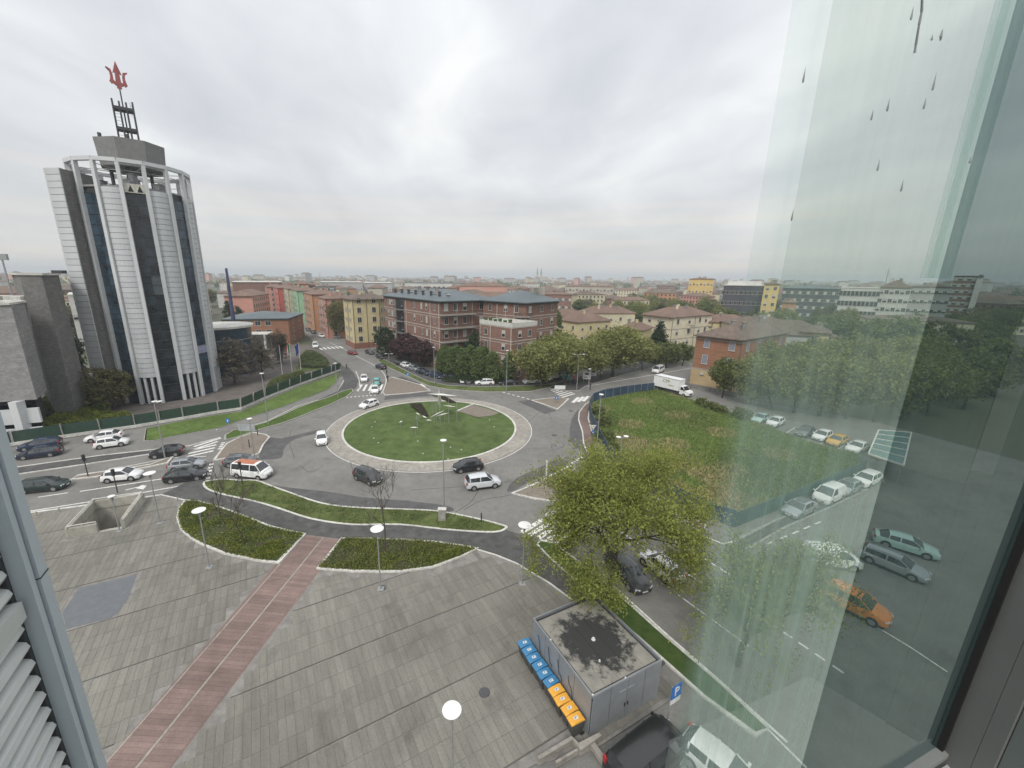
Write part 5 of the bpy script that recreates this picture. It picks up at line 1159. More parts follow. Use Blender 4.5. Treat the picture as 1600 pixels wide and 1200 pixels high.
# ================================================================== STAIRS TO THE UNDERPASS
m_par = mat('parapet_concrete', (0.36,0.345,0.30), .9, .12, 1.2, .2, coord='World', big=.15)
stt = thing('underpass_stairs', 'pale concrete stair opening to the underpass with parapets and white tube railings', 'staircase', (*SP(0,0), .12))
def SL_(a, b): q = Vector(SP(a, b))-Vector(SP(0,0)); return (q.x, q.y)
def pwall(p, q, h=.95, w=.3):
    mb = MB(); mb.strip([SL_(*p), SL_(*q)], w, -3.6, h); o = mb.build('parapet', m_par, stt); mb = MB(); a, b = SL_(*p), SL_(*q)
    mb.tube((*a, h+.22), (*b, h+.22), .045, n=6); k = max(2, int((Vector(b)-Vector(a)).length/1.2))
    for i in range(k+1): c = Vector(a).lerp(Vector(b), i/k); mb.tube((c.x,c.y,h),(c.x,c.y,h+.22), .03, n=5)
    mb.build('railing', m_kerb, o)
pwall((.15,0),(.15,st_len)); pwall((0.15,st_len-.15),(st_w-.15,st_len-.15)); pwall((st_w-.15,0),(st_w-.15,st_len)); pwall((0.2,.15),(st_w*.52,.15))
mb = MB(); mb.strip([SL_(st_w*.52,.15), SL_(st_w,.15)], .3, -3.6, .02); mb.build('threshold', m_par, stt)
for i in range(16):
    b0_ = 0.35+i*.32; mb = MB(); q = [SL_(.3,b0_), SL_(st_w-.3,b0_), SL_(st_w-.3,b0_+.33), SL_(.3,b0_+.33)]; mb.prism(q, -3.6, -.1-i*.17); mb.build('step', m_par, stt)
mb = MB(); q = [SL_(.3,5.4), SL_(st_w-.3,5.4), SL_(st_w-.3,st_len-.3), SL_(.3,st_len-.3)]; mb.prism(q, -3.9, -3.0); mb.build('landing', m_concd, stt)

# ================================================================== LAMPS, SIGNS, FLAGS
m_pole = mat('pole_grey', (0.30,0.31,0.31), .5, .08, 2, metal=.3)
m_disc = mat('lamp_disc', (0.72,0.72,0.70), .5, .04, 2)
def disc_lamp(px, py, top, label, r=.52):
    x, y = G(px, py, .12); z = zat(x, y, top)
    t = thing('plaza_lamp', label, 'lamp', (x, y, .12), 0, 'disc topped plaza lamps'); h = z-.12
    mb = MB(); mb.tube((0,0,0),(0,0,h-.25),.06,.045,8); mb.build('pole', m_pole, t)
    mb = MB(); mb.box(-.25,-.25,0,.25,.25,.03); mb.build('base_plate', m_pole, t)
    mb = MB(); mb.tube((0,0,h-.5),(0,0,h-.12),.09,.16,10); mb.build('lamp_head', m_pole, t)
    mb = MB(); mb.tube((0,0,h-.04),(0,0,h+.0),r*.97,r,28); mb.tube((0,0,h),(0,0,h+.05),r,r*.4,28); mb.build('reflector_disc', m_disc, t)
    mb = MB()
    for a in range(3): mb.tube((.1*math.cos(a*2.1),.1*math.sin(a*2.1),h-.14),(.34*math.cos(a*2.1),.34*math.sin(a*2.1),h-.03),.012,n=4)
    mb.build('stay', m_pole, t)
disc_lamp(816,912,820,'disc lamp between the right planting bed and the big tree'); disc_lamp(327,886,797,'disc lamp standing before the left planting bed'); disc_lamp(595,920,826,'disc lamp in front of the right planting bed'); disc_lamp(250,817,739,'disc lamp near the corner of the plaza by the waiting cars')
disc_lamp(187,829,775,'disc lamp beside the underpass stairs',.3)
x, y = G(704,1330,.12); t = thing('plaza_lamp', 'disc lamp nearest the window at the bottom of the picture', 'lamp', (-3.0, 13.6, .12), 0, 'disc topped plaza lamps')
def topxy(px, py, z): return G(px, py, z)
q = topxy(706,1109,5.6); t.location = (q[0], q[1], .12)
mb = MB(); mb.tube((0,0,0),(0,0,5.3),.06,.045,8); mb.build('pole', m_pole, t); mb = MB(); mb.tube((0,0,5.0),(0,0,5.36),.09,.16,10); mb.build('lamp_head', m_pole, t); mb = MB(); mb.tube((0,0,5.44),(0,0,5.48),.43,.45,28); mb.tube((0,0,5.48),(0,0,5.53),.45,.18,28); mb.build('reflector_disc', m_disc, t)
def street_lamp(px, py, top, label, arms=((1,0),), r=.09, length=.8, face=None):
    x, y = G(px, py, .12); z = zat(x, y, top); t = thing('street_lamp', label, 'street lamp', (x, y, .1), 0, 'tall street lamps round the junction'); h = z-.1
    mb = MB(); mb.tube((0,0,0),(0,0,h),r,r*.6,8); mb.build('pole', m_pole, t)
    for ax, ay in arms:
        mb = MB(); mb.tube((0,0,h-.05),(ax*length,ay*length,h+.05),.04,n=6); mb.build('arm', m_pole, t)
        mb = MB(); mb.tube((ax*length,ay*length,h+.0),(ax*length,ay*length,h+.10),.30,.34,12); mb.build('lamp_head', m_disc, t)
street_lamp(694,801,689,'street lamp by the white cabinet on the grass verge, nearest the roundabout',((.1,0),),length=.3)
mb = MB()
street_lamp(258,716,628,'street lamp on the median left, rising beside the black hatchback',((.1,0),(1,.1)),length=.7)
street_lamp(419,663,584,'street lamp on the grass strip left of the roundabout',((.1,0),),length=.3)
street_lamp(528,621,568,'street lamp at the tip of the bright lawn by the upper crossing',((0,0.1),),length=.2)
street_lamp(791,612,548,'street lamp right of the cypress row, before the black saloon',((0,.1),),length=.2)
street_lamp(679,600,543,'street lamp by the car row in front of the brick block',((0,.1),),length=.2)
street_lamp(901,609,554,'double headed street lamp before the advertising boards',((1,.1),(-1,.1)),length=1.1)
street_lamp(932,701,617,'street lamp by the left corner of the field fence',((.1,0),),length=.3)
street_lamp(968,726,683,'short double disc lamp inside the field fence',((.8,.2),(-.8,-.2)),length=.7)
street_lamp(399,722,655,'street lamp on the brown island left of the roundabout',((.1,0),),length=.3)
street_lamp(608,567,553,'small double headed lamp on the verge under the dark trees',((1,0),(-1,0)),length=.9)
street_lamp(588,557,537,'small lamp in front of the yellow corner house',((.1,0),),length=.2)
street_lamp(919,612,577,'bare post right of the double headed lamp',((0,.1),),length=.1)
# gantry over the right hand street
x, y = G(1026,573); z = zat(x, y, 541); t = thing('road_gantry', 'grey cantilever sign gantry over the right hand street behind the white van', 'gantry', (x, y, 0)); mb = MB(); mb.tube((0,0,0),(0,0,z),.25,.2,8); mb.build('pole', m_pole, t); mb = MB(); mb.beam((0,0,z-.2),(11,4,z-.3),.25,.35); mb.build('beam', m_pole, t); mb = MB(); mb.beam((5,1.8,z-.3),(9,3.3,z-.3),.12,.9); mb.build('sign_panel', mat('sign_back', (0.3,0.32,0.36), .6), t)
# flags
m_flg = {n: mat('flag_'+n, c, .8, .05) for n, c in dict(green=(.02,.2,.06), white=(.6,.6,.58), red=(.4,.03,.03), blue=(.02,.06,.25), black=(.04,.04,.045)).items()}
def flag(px, py, top, cols, label, L=1.7):
    x, y = G(px, py); z = zat(x, y, top); t = thing('flagpole', label, 'flagpole', (x, y, .1), 0, 'flagpoles in front of the white tower'); mb = MB(); mb.tube((0,0,0),(0,0,z),.09,.05,8); mb.build('pole', m_kerb, t)
    nseg = len(cols)
    for k, cname in enumerate(cols):
        mb = MB(); W_ = 1.7/nseg; vs = []; fs = []; N_ = 4; Z_ = 8
        for i in range(N_+1):
            for j in range(Z_+1):
                xx = -(k+i/N_)*W_; zz = z-.4-j*2.3/Z_; vs.append((xx*.55-.05, .25*math.sin(xx*4+j*.5), zz+xx*.9*(.5+.5*j/Z_)+.15*math.sin(j)))
        for i in range(N_):
            for j in range(Z_): a = i*(Z_+1)+j; fs.append((a, a+1, a+Z_+2, a+Z_+1))
        mb.add(vs, fs); mb.build('flag_cloth', m_flg[cname], t, smooth=True)
flag(442,591,540,['black'],'white flagpole with dark drooping banner, left of three'); flag(457,586,536,['green','white','red'],'flagpole with green white and red tricolour, middle of three'); flag(471,584,535,['blue'],'flagpole with blue flag, right of three')
# road signs
def sign(px, py, top, kind, label, w=1.4, h=.6, face=0):
    x, y = G(px, py, .1); z = zat(x, y, top); t = thing('road_sign', label, 'sign', (x, y, .1), R(face)); mb = MB(); mb.tube((0,0,0),(0,0,z),.045,n=6); mb.build('pole', m_pole, t)
    if kind == 'panel': mb = MB(); mb.box(-w*.1,-.05,z-h,w*.9,.0,z); mb.build('panel', mat('sign_grey', (0.33,0.35,0.36), .6), t)
    if kind == 'white': mb = MB(); mb.box(-w*.1,-.05,z-h,w*.9,.0,z); p = mb.build('panel', m_plate, t)
    if kind == 'edge': mb = MB(); mb.box(-.05,-w/2,z-h,.05,w/2,z); mb.build('panel', m_plate, t)
    if kind == 'yield': 
        mb = MB(); mb.add([(-.45,-.05,z),(.45,-.05,z),(0,-.05,z-.8),(-.45,-.02,z),(.45,-.02,z),(0,-.02,z-.8)], [(0,1,2),(5,4,3),(0,3,4,1),(1,4,5,2),(2,5,3,0)]); mb.build('give_way_plate', m_plate, t)
        mb = MB(); mb.add([(-.30,-.06,z-.09),(.30,-.06,z-.09),(0,-.06,z-.62)], [(0,1,2)]); mb.build('white_field', m_kerb, t)
    if kind in ('yield','blue'):
        zz = z-1.3 if kind == 'yield' else z-.35; mb = MB(); mb.tube((0,-.04,zz),(0,-.07,zz),.38,n=20); b = mb.build('blue_disc', mat('sign_blue', (0.02,0.14,0.42), .5), t); mb = MB(); mb.add([(-.06,-.075,zz-.22),(.06,-.075,zz-.22),(.06,-.075,zz+.02),(.16,-.075,zz+.02),(0,-.075,zz+.24),(-.16,-.075,zz+.02),(-.06,-.075,zz+.02)], [tuple(range(7))]); mb.build('arrow', m_plate, b)
    return t
sign(926,682,665,'yield','give way triangle above a round blue arrow sign on the footway by the fence')
sign(380,702,664,'panel','grey direction board on a post at the tip of the left lawn strip',2.4,1.0); sign(359,676,655,'blue','small blue sign between the two lawns on the left')
sign(867,628,603,'white','direction sign with white panel on the right hand splitter island',2.2,.8); sign(869,630,620,'blue','low blue arrow sign at the foot of the white direction panel')
sign(853,748,722,'edge','thin sign seen edge on at the rim of the lower splitter island',.6,2.2); sign(638,600,583,'blue','small round sign on the verge by the white parked hatchback'); sign(824,761,757,'edge','short post at the left tip of the lower splitter island',.1,.3)
# P sign near the store
x, y = G(1070,1150); t = thing('parking_sign', 'blue and white parking sign with letter P on a post beside the greenish glass edge', 'sign', (13.2, 19.4, 0), R(28)); q = G(1050,1080,3.0); t.location = (q[0], q[1], 0)
mb = MB(); mb.tube((0,0,0),(0,0,3.3),.04,n=6); mb.build('pole', m_pole, t); mb = MB(); mb.box(-.05,-.06,2.4,.75,-.02,3.3); pn = mb.build('panel', mat('sign_blue', (0.02,0.14,0.42), .5), t); mb = MB(); mb.box(-.05,-.06,2.05,.75,-.02,2.38); mb.build('lower_panel', m_plate, t)
Mx = Matrix(((1,0,0),(0,0,-1),(0,1,0))).to_4x4(); Mx.translation = (.35, -.07, 2.86); text('P', .85, m_plate, pn, Mx)
# advertising boards, teal and pink charging posters
def board(px, py, top, w, m, label):
    x, y = G(px, py, .1); z = zat(x, y, top); t = thing('advertising_board', label, 'board', (x, y, .1), R(-8)); mb = MB(); mb.box(-w/2,-.05,z*.28,w/2,.05,z); mb.build('panel', m, t); mb = MB(); mb.box(-w/2-.06,-.07,z*.28-.06,w/2+.06,.04,z*.28); mb.box(-w/2-.06,-.07,z,w/2+.06,.04,z+.06); mb.build('frame', m_pole, t)
    for s_ in (-1,1): mb = MB(); mb.tube((s_*w*.35,0,0),(s_*w*.35,0,z*.3),.05,n=6); mb.build('leg', m_pole, t)
    mb = MB(); mb.box(-w*.25,-.056,z*.6,w*.25,-.05,z*.75); mb.box(-w*.3,-.056,z*.4,w*.1,-.05,z*.45); mb.build('print', m_trim if m is m_plate else m_plate, t)
board(886,597,582,2.2,mat('poster_teal', (0.06,0.30,0.27), .6),'teal advertising board beside the pink one under the willows'); board(895,596,581,1.7,mat('poster_pink', (0.5,0.12,0.18), .6),'pink advertising board beside the teal one under the willows'); board(916,598,578,1.9,m_plate,'white poster board left of the last willow trunk'); board(926,592,576,1.7,m_plate,'white poster board with dark print right of the other white board')
# electrical cabinet and bollards, traffic lights
x, y = G(691,812,.13); t = thing('electrical_cabinet', 'pale concrete service cabinet on the verge at the foot of the lamp', 'cabinet', (x, y, .13)); mb = MB(); mb.box(-.38,-.22,0,.38,.22,1.25); mb.build('body', m_conc, t); mb = MB(); mb.box(-.44,-.28,1.25,.44,.28,1.33); mb.build('cap', m_kerb, t); mb = MB(); mb.box(-.3,-.24,.15,.3,-.22,1.1); mb.build('door', m_kerbd, t)
def bollard(px, py, label, h=1.0, m=None, group='dark bollards'):
    x, y = G(px, py, .12); t = thing('bollard', label, 'bollard', (x, y, .12), 0, group); mb = MB(); mb.tube((0,0,0),(0,0,h),.07,n=8); mb.build('post', m or m_steel, t); mb = MB(); mb.tube((0,0,h),(0,0,h+.07),.09,.03,8); mb.build('cap', m or m_steel, t)
bollard(752,815,'dark bollard at the right tip of the grass verge'); bollard(403,680,'dark post on the brown island by the lawn tip',1.5); bollard(390,699,'thin dark post in the middle of the left brown island',1.2)
for i,(x,y) in enumerate([(58,806),(93,800),(158,791),(217,782),(278,783)]): bollard(x,y,['low stone bollard at the left end of the plaza edge','low stone bollard second along the plaza edge','low stone bollard behind the underpass stairs','low stone bollard right of the underpass stairs','low stone bollard at the corner of the left planting bed'][i],.45,m_kerbd,'low bollards along the plaza edge')
def traffic_light(px, py, label):
    x, y = G(px, py, .12); t = thing('traffic_light', label, 'traffic light', (x, y, .12), 0, 'traffic lights at the left crossing'); mb = MB(); mb.tube((0,0,0),(0,0,2.9),.06,n=8); mb.build('pole', m_steel, t); mb = MB(); mb.box(-.13,-.13,2.2,.13,.12,3.0); hd = mb.build('signal_head', m_trim, t)
    for k in range(3): mb = MB(); mb.tube((0,-.13,2.35+k*.25),(0,-.16,2.35+k*.25),.08,n=10); mb.build('lens', m_steel, hd)
traffic_light(138,745,'traffic light on the far median at the left'); traffic_light(184,770,'traffic light on the near kerb in front of the white hatchback'); traffic_light(379,757,'traffic light in front of the white minibus'); traffic_light(605,597,'traffic light on the splitter island by the teal car')

# ================================================================== PEOPLE
def person(px, py, ang, label, top, legs, hairc=(0.03,0.022,0.018), walk=.25, bike=False):
    x, y = G(px, py, .12); t = thing('person', label, 'person', (x, y, .13), R(ang), 'people on foot near the upper crossing')
    J = dict(pel=(0,0,.95), ch=(0,.02,1.3), nk=(0,.02,1.48), hd=(0,.03,1.62), ht=(0,.03,1.73), ls=(.19,0,1.40), le=(.24,-.04,1.12), lh=(.22,.10,.88), rs=(-.19,0,1.40), re=(-.24,.02,1.12), rh=(-.22,-.10,.88), lp=(.09,0,.90), lk=(.10,walk*.6,.50), la=(.10,walk,.08), lt=(.10,walk+.16,.03), rp=(-.09,0,.90), rk=(-.10,-walk*.2,.50), ra=(-.10,-walk,.10), rt=(-.10,-walk+.15,.03))
    rad = dict(pel=.14, ch=.155, nk=.06, hd=.10, ht=.08, ls=.065, le=.048, lh=.035, rs=.065, re=.048, rh=.035, lp=.095, lk=.06, la=.045, lt=.04, rp=.095, rk=.06, ra=.045, rt=.04)
    E = [('pel','ch'),('ch','nk'),('nk','hd'),('hd','ht'),('ch','ls'),('ls','le'),('le','lh'),('ch','rs'),('rs','re'),('re','rh'),('pel','lp'),('lp','lk'),('lk','la'),('la','lt'),('pel','rp'),('rp','rk'),('rk','ra'),('ra','rt')]
    ks_ = list(J); me = bpy.data.meshes.new('body'); me.from_pydata([J[k] for k in ks_], [(ks_.index(a), ks_.index(b)) for a, b in E], [])
    o = bpy.data.objects.new('body', me); COL.objects.link(o); md = o.modifiers.new('skin', 'SKIN')
    for i, k in enumerate(ks_): me.skin_vertices[0].data[i].radius = (rad[k], rad[k]*.85)
    me.skin_vertices[0].data[0].use_root = True; o.modifiers.new('sub', 'SUBSURF').levels = 1; o.modifiers['sub'].render_levels = 1
    dg = bpy.context.evaluated_depsgraph_get(); m2 = bpy.data.meshes.new_from_object(o.evaluated_get(dg)); bpy.data.objects.remove(o)
    m2.materials.clear(); mts = [mat('skin_tone', (0.4,0.24,0.17), .6), mat('cloth_%s' % hash(top), top, .9), mat('cloth_%s' % hash(legs), legs, .9), mat('hair_dark', hairc, .9)]
    for m_ in mts: m2.materials.append(m_)
    for p in m2.polygons:
        z = p.center.z; r = abs(p.center.x)
        p.material_index = 3 if z > 1.66 or (z > 1.56 and p.center.y < .0) else 0 if z > 1.50 or (r > .2 and z < .93) else 1 if z > .92 else 2
    m2.shade_smooth(); b = bpy.data.objects.new('body', m2); COL.objects.link(b); b.parent = t
    return t
person(532,575,-60,'person in a dark coat walking on the pavement end above the bright lawn',(0.03,0.03,0.035),(0.03,0.03,0.04))
person(542,577,120,'second person in black standing just right of the walker above the bright lawn',(0.02,0.02,0.022),(0.025,0.025,0.03),walk=.1)
person(497,557,150,'person in a white top by the street side above the hedges',(0.5,0.5,0.5),(0.05,0.05,0.07))
person(606,596,200,'person in dark clothes waiting on the upper splitter island',(0.03,0.03,0.03),(0.03,0.03,0.03),walk=.08)
person(922,609,30,'person in dark clothes on the pavement right of the bare post',(0.05,0.04,0.04),(0.03,0.03,0.04))

# ================================================================== ROUNDABOUT SCULPTURE
m_blade = mat('white_blade', (0.62,0.62,0.57), .5, .05, 2)
sc = thing('blade_sculpture', 'sculpture of white pointed blades on thin steel posts on the roundabout lawn', 'sculpture', (-8.9, 72, .3))
def zp(px): return 520+px*.1875
def blade(p, q, za, zb_, w=.30):
    a = G(520+p[0]*.1875, 600+p[1]*.1875, za); b = G(520+q[0]*.1875, 600+q[1]*.1875, zb_); A = Vector((a[0], a[1], za))-sc.location; B = Vector((b[0], b[1], zb_))-sc.location; m_ = (A+B)/2; d = (B-A).normalized(); s_ = Vector((-d.y, d.x, 0)).normalized() if abs(d.z) < .95 else Vector((1,0,0)); u_ = d.cross(s_).normalized()
    vs = [A, m_+s_*w/2, B, m_-s_*w/2, m_+u_*w*.35, m_-u_*w*.35]; mb = MB(); mb.add(vs, [(0,1,4),(1,2,4),(2,3,4),(3,0,4),(1,0,5),(2,1,5),(3,2,5),(0,3,5)]); mb.build('blade', m_blade, sc)
    for f in (.3,.7):
        c = A.lerp(B, f); 
        if c.z+sc.location.z > .9: mb = MB(); mb.tube((c.x,c.y,0),(c.x,c.y,c.z),.03,n=5); mb.build('post', m_pole, sc)
blade((783,80),(1042,100),5.6,5.6,.6); blade((883,38),(893,214),6.6,2.2,.7); blade((690,238),(728,257),2.2,2.0); blade((697,258),(708,318),3.4,1.2,.35); blade((553,322),(580,305),1.6,1.7); blade((640,362),(712,362),1.8,1.8,.35); blade((808,280),(934,218),1.5,3.4,.4); blade((850,271),(968,240),1.8,2.6,.4); blade((773,300),(828,302),1.3,1.3,.3); blade((918,177),(1027,191),1.6,1.6,.35); blade((745,262),(785,285),1.0,.9,.4)
m_bronze = mat('dark_bronze_sheet', (0.03,0.026,0.018), .9, .2, 2, spec=.1)
for pts, zz in (([(637,163),(740,160),(800,262),(765,270),(700,215)], .9), ([(826,94),(935,102),(1032,152),(985,158),(900,120)], 4.2)):
    w_ = [Vector((*G(520+a*.1875, 600+b*.1875, zz), zz))-sc.location for a, b in pts]; mb = MB(); n = len(w_); mb.add([tuple(v) for v in w_]+[(v.x, v.y, v.z-.08) for v in w_], [tuple(range(n)), tuple(range(n, 2*n))[::-1]]+[(i, n+i, n+(i+1) % n, (i+1) % n) for i in range(n)]); mb.build('dark_wing_sheet', m_bronze, sc)
    for i in (0, 2): v = w_[i]; mb = MB(); mb.tube((v.x,v.y,-.2),(v.x,v.y,v.z),.04,n=5); mb.build('post', m_pole, sc)
# lawn spotlights
m_spot = mat('spot_cap', (0.4,0.4,0.34), .6)
for i,(x,y,l) in enumerate([(586,658,'left by the blades'),(581,666,'left, second'),(584,683,'left, middle of the lawn'),(591,690,'left, below the middle'),(661,706,'at the lower centre'),(704,697,'right of the tall lamp pole'),(721,700,'furthest lower right'),(765,655,'upper right by the gravel'),(772,665,'right, below the gravel'),(700,713,'at the lamp by the rim'),(653,689,'at the centre of the lawn')]):
    gx, gy = G(x, y, .6); o = MB().tube((0,0,0),(0,0,.10),.13,.09,10).build('lawn_spotlight', m_spot); o.location = (gx, gy, zl(gx, gy)); props(o, 'small pale ground spotlight in the roundabout lawn '+l, 'spotlight', 'ground spotlights in the roundabout lawn')

# ================================================================== FENCES
m_fblue = mat('site_fence_blue', (0.035,0.065,0.105), .6, .15, 1.0, 0, big=.2, island=.15); m_fgreen = mat('site_fence_green', (0.03,0.075,0.07), .6, .15, 1.0, island=.15)
def panel_fence(pts, h, label, m, pw=2.0, world=False, name='site_fence'):
    W_ = pts if world else T(pts); o0 = Vector(W_[0]); t = thing(name, label, 'fence', (o0.x, o0.y, 0))
    for i in range(len(W_)-1):
        a, b = Vector(W_[i])-o0, Vector(W_[i+1])-o0; L = (b-a).length; k = max(1, round(L/pw)); d = (b-a)/L; n = Vector((-d.y, d.x))
        for j in range(k):
            p, q = a.lerp(b, j/k), a.lerp(b, (j+1)/k); c = (p+q)/2; mb = MB(); mb.obox((c.x, c.y, h/2+.1), (d.x,d.y,0), (n.x,n.y,0), (0,0,1), (q-p).length/2-.03, .025, h/2); mb.build('panel', m, t)
            mb = MB(); mb.tube((p.x+n.x*.06,p.y+n.y*.06,0),(p.x+n.x*.06,p.y+n.y*.06,h+.15),.035,n=6); mb.build('post', m_pole, t)
    return t
panel_fence([(1021,611),(980,616),(945,622),(926,629),(920,641),(923,660),(933,683),(947,712),(974,737),(1000,756),(1037,776),(1075,795),(1110,812),(1147,825)], 1.9, 'dark blue sheet fence with pale scrawls round the left and near side of the field', m_fblue)
panel_fence([(1147,825),(1220,796),(1300,761),(1350,739)], 1.7, 'greenish sheet fence behind the cars at the near right side of the field', m_fgreen)
# glass and steel fence of the tower yard on its low white wall
W_ = T([(-60,715),(22,697),(100,685),(212,669),(287,656),(342,646)]); 
m_fglass = mat('fence_mesh_green', (0.03,0.06,0.045), .4, .1, 2)
def yard_fence(Wp, label, h=1.7):
    o0 = Vector(Wp[0]); t = thing('yard_fence', label, 'fence', (o0.x, o0.y, .1)); Wl = [(x-o0.x, y-o0.y) for x, y in Wp]
    mb = MB(); mb.strip(Wl, .35, 0, .5); mb.build('base_wall', m_kerb, t)
    for i in range(len(Wl)-1):
        a, b = Vector(Wl[i]), Vector(Wl[i+1]); L = (b-a).length; k = max(1, round(L/4.2)); d = (b-a)/L; n = Vector((-d.y, d.x))
        for j in range(k):
            p, q = a.lerp(b, j/k), a.lerp(b, (j+1)/k); c = (p+q)/2; mb = MB(); mb.obox((c.x,c.y,.5+h/2), (d.x,d.y,0), (n.x,n.y,0), (0,0,1), (q-p).length/2-.12, .02, h/2); mb.build('mesh_panel', m_fglass, t)
            mb = MB(); mb.beam((p.x,p.y,.4),(p.x-n.x*.25,p.y-n.y*.25,h+.7),.14,.14); mb.build('post', m_kerbd, t)
    return t
yard_fence(W_, 'green mesh fence with leaning pale posts along the parked cars at the left'); yard_fence(T([(342,646),(377,641),(415,624),(470,602),(532,580)]), 'green mesh fence with leaning pale posts above the bright lawn')
# bus shelter / glass canopy on the right
q = [Vector(G(*p, 2.9)) for p in ((1357,709),(1373,672),(1424,676),(1412,727))]; c = sum(q, Vector((0,0)))/4
t = thing('glass_shelter', 'glass roofed shelter over the yellow taxi at the right of the field', 'shelter', (c.x, c.y, 0)); ql = [v-c for v in q]
mb = MB(); mb.prism([tuple(v) for v in ql], 2.86, 2.92, bottom=True); mb.build('roof', mat('shelter_glass', (0.11,0.19,0.19), .2, .1), t)
for k in range(6):
    a = ql[0].lerp(ql[1], k/5); b = ql[3].lerp(ql[2], k/5); mb = MB(); mb.beam((a.x,a.y,2.97),(b.x,b.y,2.97),.1,.08); mb.build('roof_bar', m_kerb, t)
for a, b in ((0,3),(1,2),(0,1),(3,2)): mb = MB(); mb.beam((*ql[a],2.88),(*ql[b],2.88),.16,.16); mb.build('edge_beam', m_kerb, t)
for v in ql: mb = MB(); mb.tube((v.x*.9,v.y*.9,0),(v.x*.9,v.y*.9,2.9),.07,n=6); mb.build('post', m_pole, t)

# ================================================================== VEGETATION
LK_ = 1.6
def leafmat(name, c, c2=None, tr=0.35, isl=0.40):
    c = tuple(x*LK_ for x in c); c2 = tuple(x*LK_ for x in c2) if c2 else None
    return mat(name, c, 0.7, 0.2, 0.9, 0, col2=c2 or tuple(x*1.25 for x in c), island=isl, transl=tr, spec=0.2)
lm_spring = leafmat('leaf_spring', (0.125,0.145,0.035), (0.19,0.205,0.055), .45); lm_will = leafmat('leaf_willow', (0.115,0.128,0.042), (0.165,0.17,0.06), .4); lm_dark = leafmat('leaf_dark', (0.022,0.036,0.016)); lm_cyp = leafmat('leaf_cypress', (0.060,0.088,0.03), (0.09,0.12,0.04), .25)
lm_red = leafmat('leaf_red', (0.035,0.022,0.024), (0.06,0.03,0.03), .15); lm_bare = leafmat('twig_brown', (0.075,0.065,0.048), (0.10,0.085,0.06), .1); lm_mid = leafmat('leaf_mid', (0.07,0.088,0.03), (0.105,0.125,0.045)); lm_hedge = leafmat('leaf_hedge', (0.06,0.085,0.016), (0.14,0.15,0.03)); lm_brownish = leafmat('leaf_olive', (0.085,0.08,0.035), (0.12,0.115,0.05))
m_bark = mat('bark', (0.075,0.062,0.048), .95, .2, 4, .3, stretch=(4,4,.6,0)); m_barkd = mat('bark_dark', (0.035,0.03,0.026), .95, .2, 4)
def leaves_mesh(name, P, size, m, flat=0.0, seed=0, aspect=1.6):
    """one small quad leaf per point"""
    g = np.random.default_rng(seed); n = len(P); a = g.normal(size=(n, 3)); a[:, 2] *= (1-flat); a /= np.linalg.norm(a, axis=1)[:, None]; b = np.cross(a, g.normal(size=(n, 3))); b /= np.linalg.norm(b, axis=1)[:, None]
    s = size*g.uniform(.6, 1.35, n)[:, None]; a = a*s*.5*aspect; b = b*s*.5/aspect*1.3
    V_ = np.stack([P-a-b*.4, P+b-a*.1, P+a, P-b-a*.1], 1).reshape(-1, 3)
    me = bpy.data.meshes.new(name); me.vertices.add(4*n); me.vertices.foreach_set('co', V_.astype('f4').ravel()); me.loops.add(4*n); me.loops.foreach_set('vertex_index', np.arange(4*n, dtype='i4')); me.polygons.add(n)
    me.polygons.foreach_set('loop_start', np.arange(0, 4*n, 4, dtype='i4')); me.materials.append(m); me.update(calc_edges=True); me.validate(); return me
def skeleton(seed, H_, trunk, spread, levels=3, kids_=(4,4,3), r0_=.2, up_=.35, lean=.0, first=0.35, ratio=.62):
    rr = random.Random(seed); segs = []; tips = []
    def grow(p, d, L, r, lv):
        n = 3; q = p
        for i in range(n):
            d = (d+Vector((rr.uniform(-.13,.13), rr.uniform(-.13,.13), rr.uniform(-.05,.13)))).normalized(); e = q+d*(L/n); segs.append((q, e, r*(1-.22*i), r*(1-.22*(i+1)))); q = e
            if lv < levels and i >= 1 or (lv == 0 and i >= 1):
                for k in range(kids_[min(lv, len(kids_)-1)]//2+ (1 if i == 2 else 0)):
                    az_ = rr.uniform(0, 6.283); sp = spread*rr.uniform(.6, 1.25); s_ = d.cross(Vector((math.cos(az_), math.sin(az_), .3))).normalized(); nd = (d*math.cos(sp)+s_*math.sin(sp)+Vector((0,0,up_*rr.uniform(.2,1)))).normalized()
                    grow(q, nd, L*ratio*rr.uniform(.75,1.2), r*.55, lv+1)
        if lv >= levels-1: tips.append(q); tips.append(p.lerp(q, .6))
    grow(Vector((0,0,0)), Vector((lean,0,1)).normalized(), trunk, r0_, 0); return segs, tips
def skel_mesh(segs, m, rmin=.008, name='trunk'):
    mb = MB()
    for p, q, a, b in segs: mb.tube(p, q, max(a, rmin), max(b, rmin), 6 if a > .06 else 4 if a > .02 else 3, cap=False)
    me = bpy.data.meshes.new(name); me.from_pydata(mb.v, [], mb.f); me.materials.append(m); me.shade_smooth(); return me
PROT = {}
